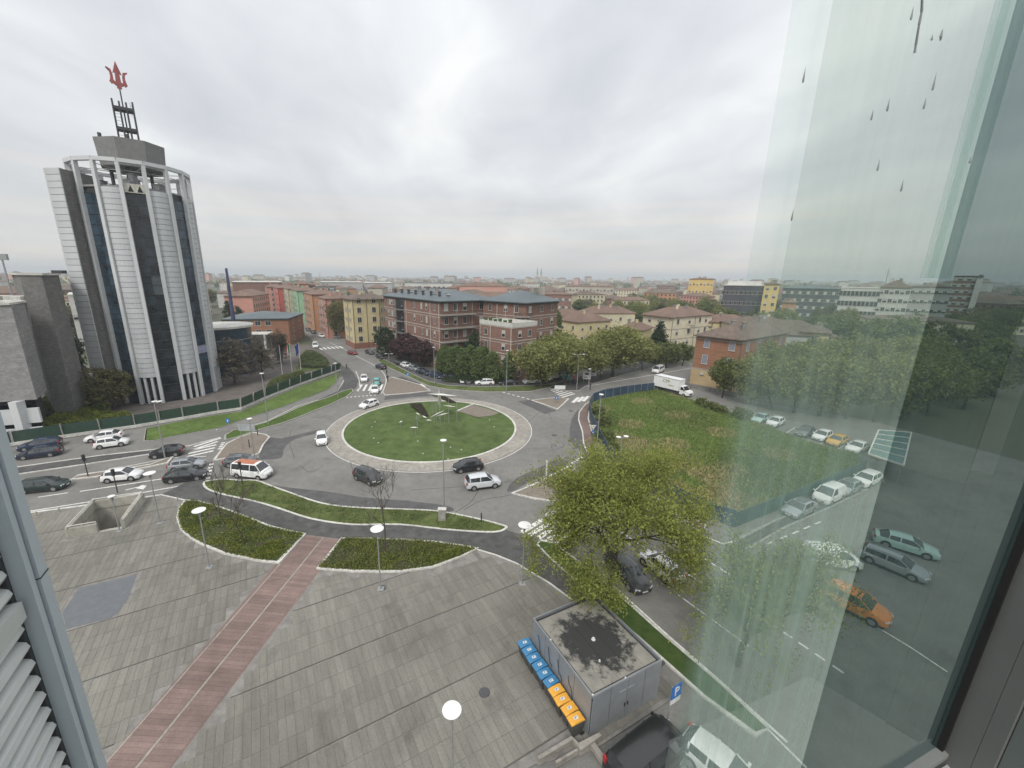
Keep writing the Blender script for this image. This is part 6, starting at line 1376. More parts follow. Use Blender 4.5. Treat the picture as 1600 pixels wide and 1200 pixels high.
def blob_points(seed, rx, rz, zc, n_cl, per, sig, shell=.55, droop=0., lump=.18, cone=0.):
    g = np.random.default_rng(seed); d = g.normal(size=(n_cl, 3)); d /= np.linalg.norm(d, axis=1)[:, None]; r = (shell+(1-shell)*g.random(n_cl)**.6)
    L = 1+lump*(np.sin(d[:, 0]*3.1+seed)+np.sin(d[:, 1]*4.3+seed*1.7)+np.sin(d[:, 2]*5+seed*.6))/1.5
    c = d*(r*L)[:, None]; 
    if cone: t = (c[:, 2]+1)/2; k = np.clip(1-cone*t, .04, 1)*1.25; c[:, 0] *= k; c[:, 1] *= k
    c *= np.array([rx, rx, rz]); c[:, 2] += zc
    P = np.repeat(c, per, 0)+g.normal(size=(n_cl*per, 3))*np.array([sig, sig, sig*(.65+droop)])
    if droop: P[:, 2] -= droop*np.abs(g.normal(size=len(P)))*.8
    P[:, 2] = np.maximum(P[:, 2], .15); return P
def proto(kind):
    if kind in PROT: return PROT[kind]
    v = []
    for sd in (1, 2, 3):
        if kind == 'willow':   # unit: crown radius ~1, height ~2.2 (scaled)
            segs, tips = skeleton(sd*11, 10, 3.2, .75, 2, (5,4), .30, .5); P = blob_points(sd, 4.6, 3.5, 7.2, 210, 34, .50, .5, .45, .20); tr = skel_mesh(segs, m_bark); cr_ = leaves_mesh('crown', P, .34, lm_will, seed=sd)
        elif kind == 'round':
            segs, tips = skeleton(sd*13, 9, 2.8, .7, 2, (5,4), .26, .5); P = blob_points(sd+20, 3.8, 3.8, 6.0, 170, 34, .42, .5, 0, .22); tr = skel_mesh(segs, m_barkd); cr_ = leaves_mesh('crown', P, .34, lm_mid, seed=sd)
        elif kind == 'red':
            segs, tips = skeleton(sd*17, 8, 2.2, .7, 2, (5,4), .22, .5); P = blob_points(sd+30, 3.2, 3.2, 5.0, 150, 32, .36, .45, 0, .2); tr = skel_mesh(segs, m_barkd); cr_ = leaves_mesh('crown', P, .3, lm_red, seed=sd)
        elif kind == 'cypress':
            segs = [(Vector((0,0,0)), Vector((0,0,6)), .18, .04)]; P = blob_points(sd+40, 1.7, 4.2, 4.3, 150, 26, .24, .7, 0, .08, .62); tr = skel_mesh(segs, m_barkd); cr_ = leaves_mesh('crown', P, .24, lm_cyp, seed=sd)
        elif kind == 'fir':
            segs = [(Vector((0,0,0)), Vector((0,0,11)), .2, .03)]; P = blob_points(sd+50, 2.4, 5.6, 6.0, 170, 26, .32, .45, .25, .25, .9); tr = skel_mesh(segs, m_barkd); cr_ = leaves_mesh('crown', P, .3, lm_dark, seed=sd)
        elif kind == 'hornbeam':
            segs, tips = skeleton(sd*19, 8, 3.4, .35, 3, (6,5,4), .16, .7); P = blob_points(sd+60, 1.9, 4.8, 5.2, 150, 34, .26, .15, 0, .08, .30); tr = skel_mesh(segs, m_barkd); cr_ = leaves_mesh('crown', P, .17, lm_bare, seed=sd, aspect=2.6)
        elif kind == 'olive':
            segs, tips = skeleton(sd*23, 8, 2.4, .6, 2, (6,4), .2, .5); P = blob_points(sd+70, 3.4, 3.6, 5.0, 150, 30, .42, .35, 0, .2); tr = skel_mesh(segs, m_bark); cr_ = leaves_mesh('crown', P, .3, lm_brownish, seed=sd)
        elif kind == 'dense':
            segs = [(Vector((0,0,0)), Vector((0,0,6)), .3, .1)]; P = blob_points(sd+80, 3.6, 4.4, 5.6, 150, 26, .45, .6, 0, .2); tr = skel_mesh(segs, m_barkd); cr_ = leaves_mesh('crown', P, .38, lm_dark, seed=sd)
        zs = P[:, 2].max(); rx = np.percentile(np.hypot(P[:, 0], P[:, 1]), 97); v.append((tr, cr_, zs, rx))
    PROT[kind] = v; return v
NT = [0]
TREEN = dict(willow='willow_tree', round='leafy_tree', red='purple_leaved_tree', cypress='cypress', fir='fir_tree', hornbeam='bare_hornbeam', olive='budding_tree', dense='evergreen_tree')
def tree_xy(x, y, h, rad, kind, label, group=None, z=0.05):
    pr = proto(kind); tr, cr_, zs, rx = pr[NT[0] % 3]; NT[0] += 1
    t = thing(TREEN[kind], label, 'tree', (x, y, z), random.uniform(0, 6.28), group); s = (rad/rx, rad/rx, h/zs)
    a = inst('trunk', tr, t, (0,0,0)); b = inst('crown', cr_, t, (0,0,0)); a.scale = s; b.scale = s; return t
def tree(px, py, top, hw, kind, label, group=None):
    x, y = G(px, py); h = zat(x, y, top); d = Vector((x, y, -H)).dot(fw); return tree_xy(x, y, max(h, 2), hw*d/640, kind, label, group)

# the big spring-green trees near the window
def big_tree(px, py, top, hw, seed, label, leaves, n_leaf, size, lsig=.38, keep=1.0):
    x, y = G(px, py); h = zat(x, y, top); d = Vector((x, y, -H)).dot(fw); rad = hw*d/640
    segs, tips = skeleton(seed, h, h*.36, .72, 4, (6,4,4,3), .24, .42, ratio=.66)
    pts = np.array([[*t_] for t_ in tips]); zs = np.percentile(pts[:, 2], 99); rx = np.percentile(np.hypot(pts[:, 0], pts[:, 1]), 95)
    sx, sz = rad/rx, h/zs
    sc_ = lambda v: Vector((v.x*sx, v.y*sx, v.z*sz)); segs = [(sc_(a), sc_(b), r1, r2) for a, b, r1, r2 in segs]; pts = pts*np.array([sx, sx, sz])
    g = np.random.default_rng(seed); ok = (pts[:, 2] > h*.22); pts = pts[ok]; idx = g.integers(0, len(pts), n_leaf); P = pts[idx]+g.normal(size=(n_leaf, 3))*np.array([lsig, lsig, lsig*.7]); lowb = blob_points(seed, rad*.93, h*.30, h*.46, 46, n_leaf//170, .40, .75, .25, .15); P = np.concatenate([P, lowb])
    t = thing('big_leafy_tree', label, 'tree', (x, y, .1)); inst('trunk', skel_mesh(segs, m_bark, .011), t, (0,0,0)); inst('crown', leaves_mesh('crown', P, size, leaves, seed=seed), t, (0,0,0)); return t
big_tree(950, 937, 718, 132, 5, 'big tree in fresh yellow green leaf standing above the grey cabin', lm_spring, 62000, .115, .42)
big_tree(1152, 1040, 828, 104, 9, 'sparse big tree in young leaf behind the greenish glass, right of the first one', lm_spring, 20000, .10, .36)
def bare_tree(px, py, top, seed, label, spread=.75):
    x, y = G(px, py, .2); h = zat(x, y, top); segs, tips = skeleton(seed, h, h*.50, spread, 3, (5,5,4), .085, .55, ratio=.6)
    zs = max(t_.z for t_ in tips); s = h/zs; segs = [(a*s, b*s, r1, r2) for a, b, r1, r2 in segs]
    t = thing('bare_tree', label, 'tree', (x, y, .2), 0, 'slender leafless trees in the planting beds'); inst('trunk', skel_mesh(segs, m_bark, .012), t, (0,0,0))
    pts = np.array([[*(q*s)] for q in tips]); g = np.random.default_rng(seed); idx = g.integers(0, len(pts), 500); inst('buds', leaves_mesh('buds', pts[idx]+g.normal(size=(500, 3))*.12, .05, lm_bare, seed=seed), t, (0,0,0))
bare_tree(346, 812, 728, 3, 'leafless young tree at the upper edge of the left planting bed'); bare_tree(382, 850, 742, 4, 'leafless young tree near the middle of the left planting bed'); bare_tree(601, 859, 736, 6, 'leafless tree in the right planting bed by the disc lamp', .95)

for a in [(845,606,527,40,'willow','round willow nearest the roundabout, left of the posters'),(882,600,520,40,'willow','round willow behind the teal and pink posters'),(915,598,527,34,'willow','round willow behind the white poster boards'),(957,588,502,46,'willow','tallest round willow at the right hand street'),(1004,579,524,22,'willow','small willow at the kerb of the right hand street beyond the tallest one'),
          (938,590,515,34,'willow','willow between the white boards and the tallest willow'),(866,585,512,36,'willow','willow in the second row above the white suv')]: tree(*a, group='willows along the right hand street')
for a in [(604,556,510,17,'dense','dark round tree right beside the yellow corner house'),(640,566,522,26,'red','purple leaved tree next to the dark round tree'),(664,574,530,22,'red','purple leaved tree nearest the cypress row'),(622,562,528,18,'red','small purple leaved tree between dark tree and its larger neighbour')]: tree(*a, group='dark trees by the brick block')
for i, a in enumerate([(690,588,543,10),(706,591,540,10),(723,593,543,11),(746,597,541,12),(770,598,546,12),(794,599,549,11)]): tree(*a, 'cypress', ['first','second','third','fourth','fifth','sixth'][i]+' cypress from the left in the row before the brick wing', group='cypresses in front of the brick wing')
for i, a in enumerate([(697,584,538,11),(714,585,538,11),(733,587,538,12),(756,588,540,12),(780,590,542,12)]): tree(*a, 'cypress', 'cypress in the back row, '+['first','second','third','fourth','fifth'][i]+' from the left', group='cypresses in front of the brick wing')
tree(740,583,517,17,'dense','dark green tree rising behind the cypress row against the brick wing')
tree(1024,566,500,16,'fir','dark fir in front of the cream villa'); tree(869,560,482,8,'cypress','tall slim dark cypress at the right end of the brick blocks'); tree(903,520,494,17,'dense','dark pine with spreading crown between the red roofs'); tree(1176,520,478,8,'fir','slim bluish spruce between two small yellow houses')
tree(1040,575,534,20,'round','grey green bushy tree below the cream villa'); tree(1066,572,534,16,'round','bushy tree right of the cream villa balcony'); tree(528,530,467,17,'olive','green budding tree between the pink and the yellow corner house')
for a in [(368,602,528,26,'hornbeam','wide brown hornbeam right of the tower'),(411,592,526,20,'hornbeam','brown hornbeam left of the flagpoles'),(440,568,513,15,'hornbeam','grey brown tree against the orange brick office'),(140,634,578,16,'hornbeam','thin bare tree at the foot of the grey tiled block')]: tree(*a)
tree(178,640,570,34,'olive','olive green budding tree before the left foot of the white tower'); tree(119,600,520,18,'dense','dark trees glimpsed between the grey block and the tower')
tree(362,520,470,13,'fir','dark conifer behind the pylon by the brick office'); tree(376,514,478,10,'dense','dark bushy tree behind the orange brick office')
gk = 'grove of trees beyond the field, behind the window glass'
gn = ['at its left end beside the old brick house','leftmost in its front row','in its front row above the left parked cars','in its front row, third','in the middle of its front row','in its front row above the yellow car','near the bus shelter','second from the shelter','at its right end','in its back row, left','in its back row behind the parked saloon','in its back row, middle','in its back row, right of the middle','in its back row far right','above the roof line of the small houses','behind the shelter','highest above the narrow yellow house']
for i, a in enumerate([(1128,622,556,22,'round'),(1172,632,548,34,'willow'),(1205,640,556,38,'willow'),(1240,645,550,42,'willow'),(1280,650,548,44,'willow'),(1322,655,552,44,'willow'),(1365,660,550,42,'willow'),(1405,655,545,40,'willow'),(1450,650,548,40,'willow'),
    (1190,606,528,34,'willow'),(1240,606,528,38,'willow'),(1290,606,524,40,'willow'),(1340,610,522,42,'willow'),(1395,606,520,40,'willow'),(1160,596,530,24,'round'),(1440,600,520,36,'willow'),(1310,580,494,42,'round'),(1360,578,492,42,'round'),(1410,574,494,40,'round'),(1270,586,522,34,'willow'),(1470,580,500,36,'olive'),(1505,640,545,44,'round'),(1550,620,530,44,'round')]):
    tree(*a, 'broad crowned tree of the grove '+(gn[i] if i < len(gn) else ['between two larger crowns','filling its rear gap','seen through the dark glass','at the dark right margin','furthest right behind dark glass','low behind the shelter'][i-len(gn)]), group=gk)
def where(x, y):
    v = Vector((x, y, -H)); z_ = v@fw; X = 755+640*(v@rt)/z_; d_ = math.hypot(x, y)
    for lim, nm in ((60,'left of the grey blocks'),(215,'behind the tower'),(345,'right of the tower'),(400,'above the brick office'),(455,'up the coloured street'),(520,'above the pink house'),(600,'above the yellow corner house'),(680,'above the brick block left'),(760,'above the brick block right'),(825,'above the pyramid roof'),(880,'right of the brick blocks'),(940,'above the left willows'),(1000,'above the tallest willow'),(1060,'above the cream villa'),(1110,'right of the cream villa'),(1170,'above the old brick house'),(1230,'by the narrow yellow block'),(1320,'by the long dark block'),(1380,'by the white balconied block'),(1440,'by the hip roofed white block'),(1500,'by the grey apartment row'),(1560,'by the tall apartment tower')):
        if X < lim: break
    else: nm = 'at the far right margin'
    return nm, ('nearest rows' if d_ < 330 else 'middle rows' if d_ < 520 else 'far rows' if d_ < 800 else 'furthest rows')
TK = dict(willow='pale willow like tree', round='round green tree', olive='budding olive tree', fir='dark pointed fir', dense='dark evergreen', hornbeam='brown bare tree')
# mid distance park belt: individual trees
rr = random.Random(11); k = 0
for i in range(120):
    px = rr.uniform(905, 1240) if i < 75 else rr.uniform(1240, 1620); dist = rr.uniform(215, 420) if px < 1250 else rr.uniform(230, 420); x, y = at_dist(px, dist)
    if 985 < px < 1125 and dist < 235 or i % 9 == 0: continue
    kd = rr.choice(['willow','round','olive','round','willow','fir' if i % 4 == 0 else 'round','dense' if i % 3 == 0 else 'willow'])
    w0, w1 = where(x, y); hh_ = rr.uniform(9, 15); tree_xy(x, y, hh_, rr.uniform(4, 6.5), kd, '%s%s of the park %s, %s' % ('tall ' if hh_ > 12 else '', TK[kd], w0, w1), group='trees in the park belt behind the small houses'); k += 1

# hedges: leaf covered mounds
def hedge(pts, h, label, m, name='hedge', n=9000, size=.16, rough_=.25, cat='hedge', under=(0.03,0.04,0.015)):
    W_ = T(pts); c = np.mean(W_, axis=0); t = thing(name, label, cat, (c[0], c[1], .1)); Q = [(x-c[0], y-c[1]) for x, y in W_]; g = np.random.default_rng(len(W_)+int(h*10))
    xs = [q[0] for q in Q]; ys = [q[1] for q in Q]; P = []
    cand = g.uniform((min(xs), min(ys)), (max(xs), max(ys)), (n*4, 2)); A = np.array(Q); B = np.roll(A, -1, 0)
    def dist(x, y):
        p = np.array([x, y]); ab = B-A; t_ = np.clip(((p-A)*ab).sum(1)/(ab*ab).sum(1), 0, 1); return np.sqrt(((A+ab*t_[:, None]-p)**2).sum(1)).min()
    w_ = max(.4, h*.8)
    for x, y in cand:
        if len(P) >= n: break
        if inpoly(x, y, Q): e = min(1, dist(x, y)/w_); z = h*math.sqrt(max(0, 1-(1-e)**2))*(1+rough_*math.sin(x*1.3+y*.7)*math.sin(y*1.1-x*.4)); P.append((x, y, max(.05, z+g.normal()*.07-abs(g.normal())*.10)))
    inst('leaves', leaves_mesh('leaves', np.array(P), size, m, seed=3), t, (0,0,0))
    mb = MB(); inner = [tuple(np.array(q)*.9) for q in Q]; mb.prism(inner, 0, h*.55); mb.build('branch_core', mat('hedge_core', under, .95, .3, 4), t); return t
hedge([(5,672),(15,650),(40,640),(75,632),(105,622),(135,630),(150,640),(120,648),(75,656),(40,668)], 1.7, 'rounded yellow green hedge mound at the upper left behind the parking bays', lm_hedge)
hedge([(30,690),(60,668),(100,655),(150,650),(205,655),(222,660),(200,668),(150,672),(100,680)], 1.6, 'long yellow green hedge right behind the mesh fence at the left', lm_hedge)
hedge([(85,652),(110,643),(150,636),(175,644),(170,650),(120,655)], 2.0, 'dark hedge mound between the two yellow green ones', lm_mid, n=6000)
hedge([(415,612),(425,600),(450,592),(476,585),(478,591),(455,600),(435,610),(420,618)], 1.6, 'trimmed green hedge behind the mesh fence below the flagpoles', lm_mid, n=7000)
hedge([(466,575),(468,562),(478,552),(500,556),(515,568),(512,577),(490,578)], 1.4, 'spreading juniper mass at the street corner above the flagpole lawn', lm_mid, n=7000)
hedge([(690,598),(694,590),(800,592),(806,600),(760,602)], 1.3, 'clipped dark hedge at the foot of the cypress row', lm_dark, n=6000, size=.2)
hedge([(664,881),(690,872),(710,863),(722,866),(722,871),(700,879),(676,886)], .55, 'bright green ground cover mound at the right end of the right planting bed', lm_hedge, n=6000, size=.10)
hedge([(395,872),(402,862),(420,852),(440,850),(445,858),(434,873),(415,877)], .5, 'yellow green ground cover mound at the lower corner of the left planting bed', lm_hedge, n=5000, size=.10)
# low ground cover (stuff)
def cover(name, poly, n, size, m, h=.12, z=.24, seed=1, flat=0.2, thin=None, aspect=1.6):
    g = np.random.default_rng(seed); xs = [q[0] for q in poly]; ys = [q[1] for q in poly]; c = g.uniform((min(xs), min(ys)), (max(xs), max(ys)), (n*3, 2)); P = [(x, y, z+abs(g.normal())*h) for x, y in c if inpoly(x, y, poly) and (thin is None or thin(x, y, g))][:n]
    o = bpy.data.objects.new(name, leaves_mesh(name, np.array(P), size, m, flat, seed, aspect)); COL.objects.link(o); o['kind'] = 'stuff'; return o
patchy = lambda x, y, g: math.sin(x*1.1+y*.6)+math.sin(y*1.7-x*.5)+math.sin(x*2.9)*.4+g.normal()*.5 > -.4
cover('ground_cover', lp, 11000, .10, lm_hedge, thin=patchy); cover('ground_cover', lp, 2600, .12, lm_mid, seed=2); cover('ground_cover', rp_, 7500, .10, lm_hedge, thin=patchy, seed=4); cover('ground_cover', rp_, 2200, .12, lm_brownish, seed=5); cover('ground_cover', rp_, 2600, .10, lm_mid, seed=15)
for o_ in (LPo, RPo): pass
cover('verge_grass', T(verge), 14000, .09, lm_mid, .05, .12, 6, thin=patchy); cover('round_grass', [(RC[0]+14.2*math.cos(a/9), RC[1]+14.2*math.sin(a/9)) for a in range(56)], 1, .05, lm_mid)
bpy.data.objects.remove(bpy.data.objects['round_grass'])
lm_straw = leafmat('grass_straw', (0.22,0.19,0.10), (0.29,0.25,0.14), .4); lm_fgrass = leafmat('grass_field', (0.105,0.155,0.04), (0.15,0.20,0.06), .45); lm_fgrass2 = leafmat('grass_tall', (0.075,0.10,0.032), (0.12,0.14,0.05), .4)
dryp = T([(938,684),(985,680),(1040,700),(1110,735),(1200,775),(1215,792),(1150,815),(1075,785),(1000,748),(955,712)])
sp_ = lambda x, y, g: inpoly(x+g.normal()*1.6, y+g.normal()*1.6, dryp) and math.sin(x*.9)+math.sin(y*.8+x*.4)+g.normal()*.5 > -.8
cover('field_grass', field, 90000, .22, lm_fgrass, .08, .08, 7, -1.2, thin=lambda x, y, g: not sp_(x, y, g) or g.random() < .25, aspect=2.6); cover('dry_grass', field, 26000, .26, lm_straw, .12, .08, 8, -1.4, thin=lambda x, y, g: sp_(x, y, g) or g.random() < .03 or math.sin(x*.5+y*.2)+math.sin(y*.6-x*.3) > 1.1, aspect=3)
cover('field_weeds', field, 16000, .26, lm_fgrass2, .16, .1, 9, -1, thin=lambda x, y, g: math.sin(x*.35+1)+math.sin(y*.28)+g.normal()*.5 > .6, aspect=2)
def bush(px, py, r, m, label):
    x, y = G(px, py); P = blob_points(int(px), r, r*.7, r*.6, 60, 22, r*.22); t = thing('bush', label, 'bush', (x, y, .1), 0, 'bushes along the field fence'); inst('leaves', leaves_mesh('leaves', P, .22, m, seed=int(px)), t, (0,0,0)); inst('stem', skel_mesh([(Vector((0,0,0)), Vector((0,0,r)), .06, .03)], m_bark), t, (0,0,0))
for i, (x, y, r) in enumerate([(942,690,1.3),(940,665,1.4),(934,648,1.2),(1095,634,1.0),(1125,645,1.0),(1110,640,1.2),(1160,655,1.4),(958,708,1.1)]):
    bush(x, y, r, lm_mid, ['bush inside the fence behind the give way sign','bush inside the left fence by the tall lamp','bush in the upper left corner of the field','bush in the field corner right of the box truck cab','low bush at the rim of the field before the round trees','bush at the far rim of the field left of the parked saloons','bush at the far rim of the field before the grove','bush at the bend of the left fence'][i])

# ================================================================== THE TOWN BEYOND
m_sand = wall('plaster_sand', (0.36,0.33,0.27)); cols = [w_ylt, w_cream, w_grey, w_pink, w_ora, w_white, w_brick, m_sand]
def far_bldg(pxl, pxr, top, dist, depth, wm, rm, label, floors=4, rise=2, nwin=6, style=('dark','half'), ang=None, flat=False, name='apartment_building', group=None, h=None, wins=True, ww=1.2, wh=1.5, base=0):
    a = Vector(at_dist(pxl, dist)); b = Vector(at_dist(pxr, dist if ang is None else dist*ang)); zt = h or zat(a.x, a.y, top)-(0 if flat else rise*.8); zt = max(zt, 4); n = Vector((-(b-a).y, (b-a).x)).normalized()
    if n.dot(a) < 0: n = -n
    P = [tuple(a), tuple(b), tuple(b+n*depth), tuple(a+n*depth)]; fl = max(1, int(zt/3.1)) if floors is None else floors
    ts = [(i+.5)/nwin for i in range(nwin)]
    return block(label, P, zt, wm, rm, rise, fl, [(0, ts, list(style), ww, wh)] if wins else [], chim=0 if flat else 3, name=name, over=.5, roof=not flat, group=group)
w_dark = wall('facade_dark', (0.06,0.065,0.075)); w_steel = wall('facade_pale_metal', (0.5,0.5,0.48)); w_yelo = wall('plaster_bright_yellow', (0.52,0.38,0.14))
def flatroof(r, m, th=.4): t, P, fh = r; h = max(v.co.z for v in [c for c in t.children if c.name.startswith('wall')][0].data.vertices); mb = MB(); c = Vector(np.mean(P, axis=0)); mb.prism([tuple(c+(Vector(p)-c)*1.02) for p in P], h, h+th); mb.build('roof', m, t); return r
far_bldg(454,482,441,300,16,w_coral,m_tile,'coral red apartment block rising behind the street of coloured houses',5,1.5,4)
far_bldg(482,492,443,304,14,w_brick,m_tile,'narrow dark brick block stuck to the coral red one',5,1.5,2)
far_bldg(492,524,446,290,14,w_grey,m_tileb,'pale grey balconied block right of the coral one',5,1.0,7)
flatroof(far_bldg(362,440,441,330,50,w_brick,None,'long low factory hall with pale edge behind the pylon',1,1,8,flat=True),m_kerb)
flatroof(far_bldg(500,566,441,480,60,w_grey,None,'long hall with pale sawtooth skylights near the horizon, left',2,1,14,flat=True),m_kerb); flatroof(far_bldg(568,612,442,500,60,w_grey,None,'long hall with pale sawtooth skylights near the horizon, right of its twin',2,1,9,flat=True),m_kerb)
flatroof(far_bldg(632,706,442,400,30,w_white,None,'long white factory with even rows of windows behind the brick block',3,1,20,flat=True,ww=2.2,wh=2),m_slate)
far_bldg(718,792,443,300,14,w_salm,m_tile,'long salmon house with red tiled roof behind the brick block',3,2.5,12); far_bldg(700,722,446,310,14,w_ylt,m_tile,'pale yellow gabled house left of the long salmon one',3,2.5,4)
far_bldg(848,895,457,270,14,w_brick,m_tile,'brick and cream house with tall window bays right of the pyramid roof',3,1.5,9,('shut','dark')); far_bldg(884,960,446,350,14,m_sand,m_tile,'long sand coloured apartment block with balconies above the park',4,1.0,14)
far_bldg(640,705,447,520,14,w_cream,m_tile,'long cream row near the horizon over the brick block',3,1.5,12)
far_bldg(1077,1116,434,420,20,w_yelo,m_tile,'bright yellow orange apartment block at the skyline right of centre',4,1.5,7)
flatroof(far_bldg(1133,1198,446,260,18,w_dark,None,'dark fronted modern block under a white roof with skylights',4,1,9,('dark',),flat=True,ww=3,wh=1.6),m_kerb)
t = far_bldg(1138,1192,439,262,14,w_steel,None,'white attic storey with dark dormer windows on the dark fronted block',1,1,9,('dark',),flat=True,h=None,wins=False)[0]
far_bldg(1196,1220,441,250,18,w_yelo,m_tileb,'bright yellow narrow block right of the dark fronted one',6,1.2,2); far_bldg(1226,1318,446,300,18,w_dark,m_slate,'long dark block with pale balconies and skylight roof behind the glass',5,2.0,14,('shut','dark'))
far_bldg(1230,1252,470,240,12,w_ora,m_tile,'small orange gable before the long dark block',3,1.0,2)
flatroof(far_bldg(1318,1378,450,250,18,w_white,None,'white apartment block with deep balconies behind the glass',5,1,9,('dark',),flat=True,ww=2.4,wh=2),m_kerb); far_bldg(1378,1428,440,255,18,w_white,m_tileb,'white apartment block under a broad hipped roof with an aerial',6,3.2,6)
far_bldg(1428,1492,445,300,16,w_grey,m_tileb,'grey apartment row right of the hip roofed white block',5,1.2,10)
flatroof(far_bldg(1490,1526,432,330,16,w_brick,None,'tall flat topped apartment tower at the skyline behind the dark glass',9,1,5,('shut','half'),flat=True),m_steel)
far_bldg(1526,1536,432,328,16,w_white,m_steel,'pale stair shaft attached to the tall apartment tower',1,.3,1,wins=False)
flatroof(far_bldg(100,160,462,190,20,w_white,None,'white industrial building glimpsed between grey block and tower',2,1,6,flat=True),m_kerb)
a = thing('church', 'distant church with two slender spires on the skyline', 'church', (*at_dist(846, 1500), 0)); mb = MB(); mb.box(-22,-10,0,22,10,30); mb.build('nave', m_sand, a)
for x in (-15, -2): mb = MB(); mb.box(x-3,-3,0,x+3,3,38); mb.build('bell_tower', m_sand, a); mb = MB(); mb.tube((x,0,38),(x,0,62),3,.1,6); mb.build('spire', m_slate, a)
# light mast at the extreme left, radio masts
x, y = at_dist(12, 240); t = thing('floodlight_mast', 'tall grey floodlight mast at the left edge of the skyline', 'mast', (x, y, 0)); z = zat(x, y, 402); mb = MB(); mb.tube((0,0,0),(0,0,z),.5,.25,8); mb.build('pole', m_pole, t); mb = MB(); mb.box(-2.2,-.4,z-1,2.2,.4,z+1.2); mb.build('lamp_frame', m_pole, t)
for px, d, top, l in ((500,900,424,'thin lattice radio mast above the coloured street'),(1385,262,419,'roof aerial mast above the hip roofed white block')):
    x, y = at_dist(px, d); z = zat(x, y, top); t = thing('radio_mast', l, 'mast', (x, y, 0)); mb = MB(); mb.tube((0,0,0),(0,0,z),.5*d/600+.15,.1,5); mb.build('pole', m_pole, t)
    mb = MB(); 
    for k in range(3): mb.beam((-.004*d,0,z-2-k*d*.003),(.004*d,0,z-2-k*d*.003),.15,.15)
    mb.build('crossarm', m_pole, t)
# ordinary houses out to 1.2 km, one object each
HP = []
for wi, w_ in enumerate(cols):
    for rv in range(2):
        W2, D2, hh = (12, 10, 8) if rv == 0 else (26, 12, 12.5); P = [(-W2/2,-D2/2),(W2/2,-D2/2),(W2/2,D2/2),(-W2/2,D2/2)]; mb = MB(); mb.prism(P, 0, hh); o1 = mb.build('wall', w_); o2 = hiproof(P, hh, 2.6, .6).build('roof', [m_tile, m_tileb][(wi+rv) % 2])
        wn = MB()
        for i in range(4 if rv == 0 else 8):
            for f in range(2 if rv == 0 else 4):
                x = -W2/2+(i+.5)*W2/(4 if rv == 0 else 8)
                for s_ in (-1, 1): wn.box(x-.6, s_*(D2/2+.02)-.03, 1.2+f*3, x+.6, s_*(D2/2+.02)+.03, 2.7+f*3)
        o3 = wn.build('window_rows', m_pane); HP.append((o1.data, o2.data, o3.data)); [bpy.data.objects.remove(o) for o in (o1, o2, o3)]
rr = random.Random(5); cnt = 0; placed = []
wname = ['pale yellow','cream','grey','pink','orange','white','brick','sand coloured']
def free(x, y, m=15):
    if any((x-a)**2+(y-b)**2 < m*m for a, b in placed): return False
    s = Vector((x+36.5, y-126)); al = s.dot(sdv); ac = s.dot(sn)
    if -30 < al < 330 and -22 < ac < 26: return False
    return True
tries = 0
while cnt < 280 and tries < 9000:
    tries += 1; px = rr.uniform(-40, 1640); u = rr.random(); dist = 200+1000*u**1.5
    lim = 235 if px < 520 else 215 if px < 900 else 300
    if px > 1120: lim = 320
    if px < 330: lim = 260
    if dist < lim: continue
    x, y = at_dist(px, dist)
    if not free(x, y, 17 if dist < 500 else 24): continue
    placed.append((x, y)); i = rr.randrange(len(HP)); big = i % 2; hp = HP[i]; t = thing('town_house', '%s %s, %s roof, %s, %s' % (wname[i//2], 'apartment row' if big else 'house', ['red','brown'][(i//2+big) % 2], *where(x, y)), 'house', (x, y, 0), rr.uniform(-.5, .5)+rr.choice([0, 1.57]), 'ordinary houses of the town beyond')
    s = rr.uniform(.85, 1.15); inst('wall', hp[0], t, (0,0,0), 0, (s, s, s)); inst('roof', hp[1], t, (0,0,0), 0, (s, s, s)); wo = inst('window_rows', hp[2], t, (0,0,0), 0, (s, s, s)); wo['kind'] = 'stuff'; cnt += 1
for i in range(170):
    px = rr.uniform(-40, 1640); dist = 220+800*rr.random()**1.6
    if 330 < px < 540 and dist < 330: continue
    x, y = at_dist(px, dist)
    if not free(x, y, 9): continue
    w0, w1 = where(x, y); hh_ = rr.uniform(8, 15); kd = rr.choice(['round','olive','dense','hornbeam','willow']); tree_xy(x, y, hh_, rr.uniform(4, 7), kd, '%s%s among town roofs %s, %s' % ('tall ' if hh_ > 11.5 else '', TK[kd], w0, w1), group='trees among the town roofs')
# the far town: one mass out to the plain
def fartown(name, n, d0, d1, mlist, tall=.06, seed=9, tree=False):
    g = random.Random(seed); mb = MB()
    for i in range(n):
        px = g.uniform(-80, 1680); d = d0+(d1-d0)*g.random()**1.3; x, y = at_dist(px, d); w = g.uniform(10, 34); dp = g.uniform(9, 14); h = g.choice([7, 8, 9, 11, 12, 13, 15])+(g.uniform(6, 16) if g.random() < tall else 0); a = g.uniform(-.5, .5)+g.choice([0, 1.57]); c, s = math.cos(a), math.sin(a)
        if tree: w = g.uniform(8, 24); dp = w*.6; h = g.uniform(8, 14)
        mb.mi = g.randrange(len(mlist)-2) if not tree else 0; mb.obox((x, y, h/2), (c, s, 0), (-s, c, 0), (0,0,1), w/2, dp/2, h/2)
        if not tree:
            mb.mi = len(mlist)-1-g.randrange(2); vs = []
            for sx, sy in ((-1,-1),(1,-1),(1,1),(-1,1)): vs.append((x+c*sx*(w/2+.6)-s*sy*(dp/2+.6), y+s*sx*(w/2+.6)+c*sy*(dp/2+.6), h+.02))
            for sx in (-1, 1): vs.append((x+c*sx*(w/2-4), y+s*sx*(w/2-4), h+2.6))
            mb.add(vs, [(0,1,5,4),(1,2,5),(2,3,4,5),(3,0,4)])
    o = mb.build(name, mlist); o['kind'] = 'stuff'; return o
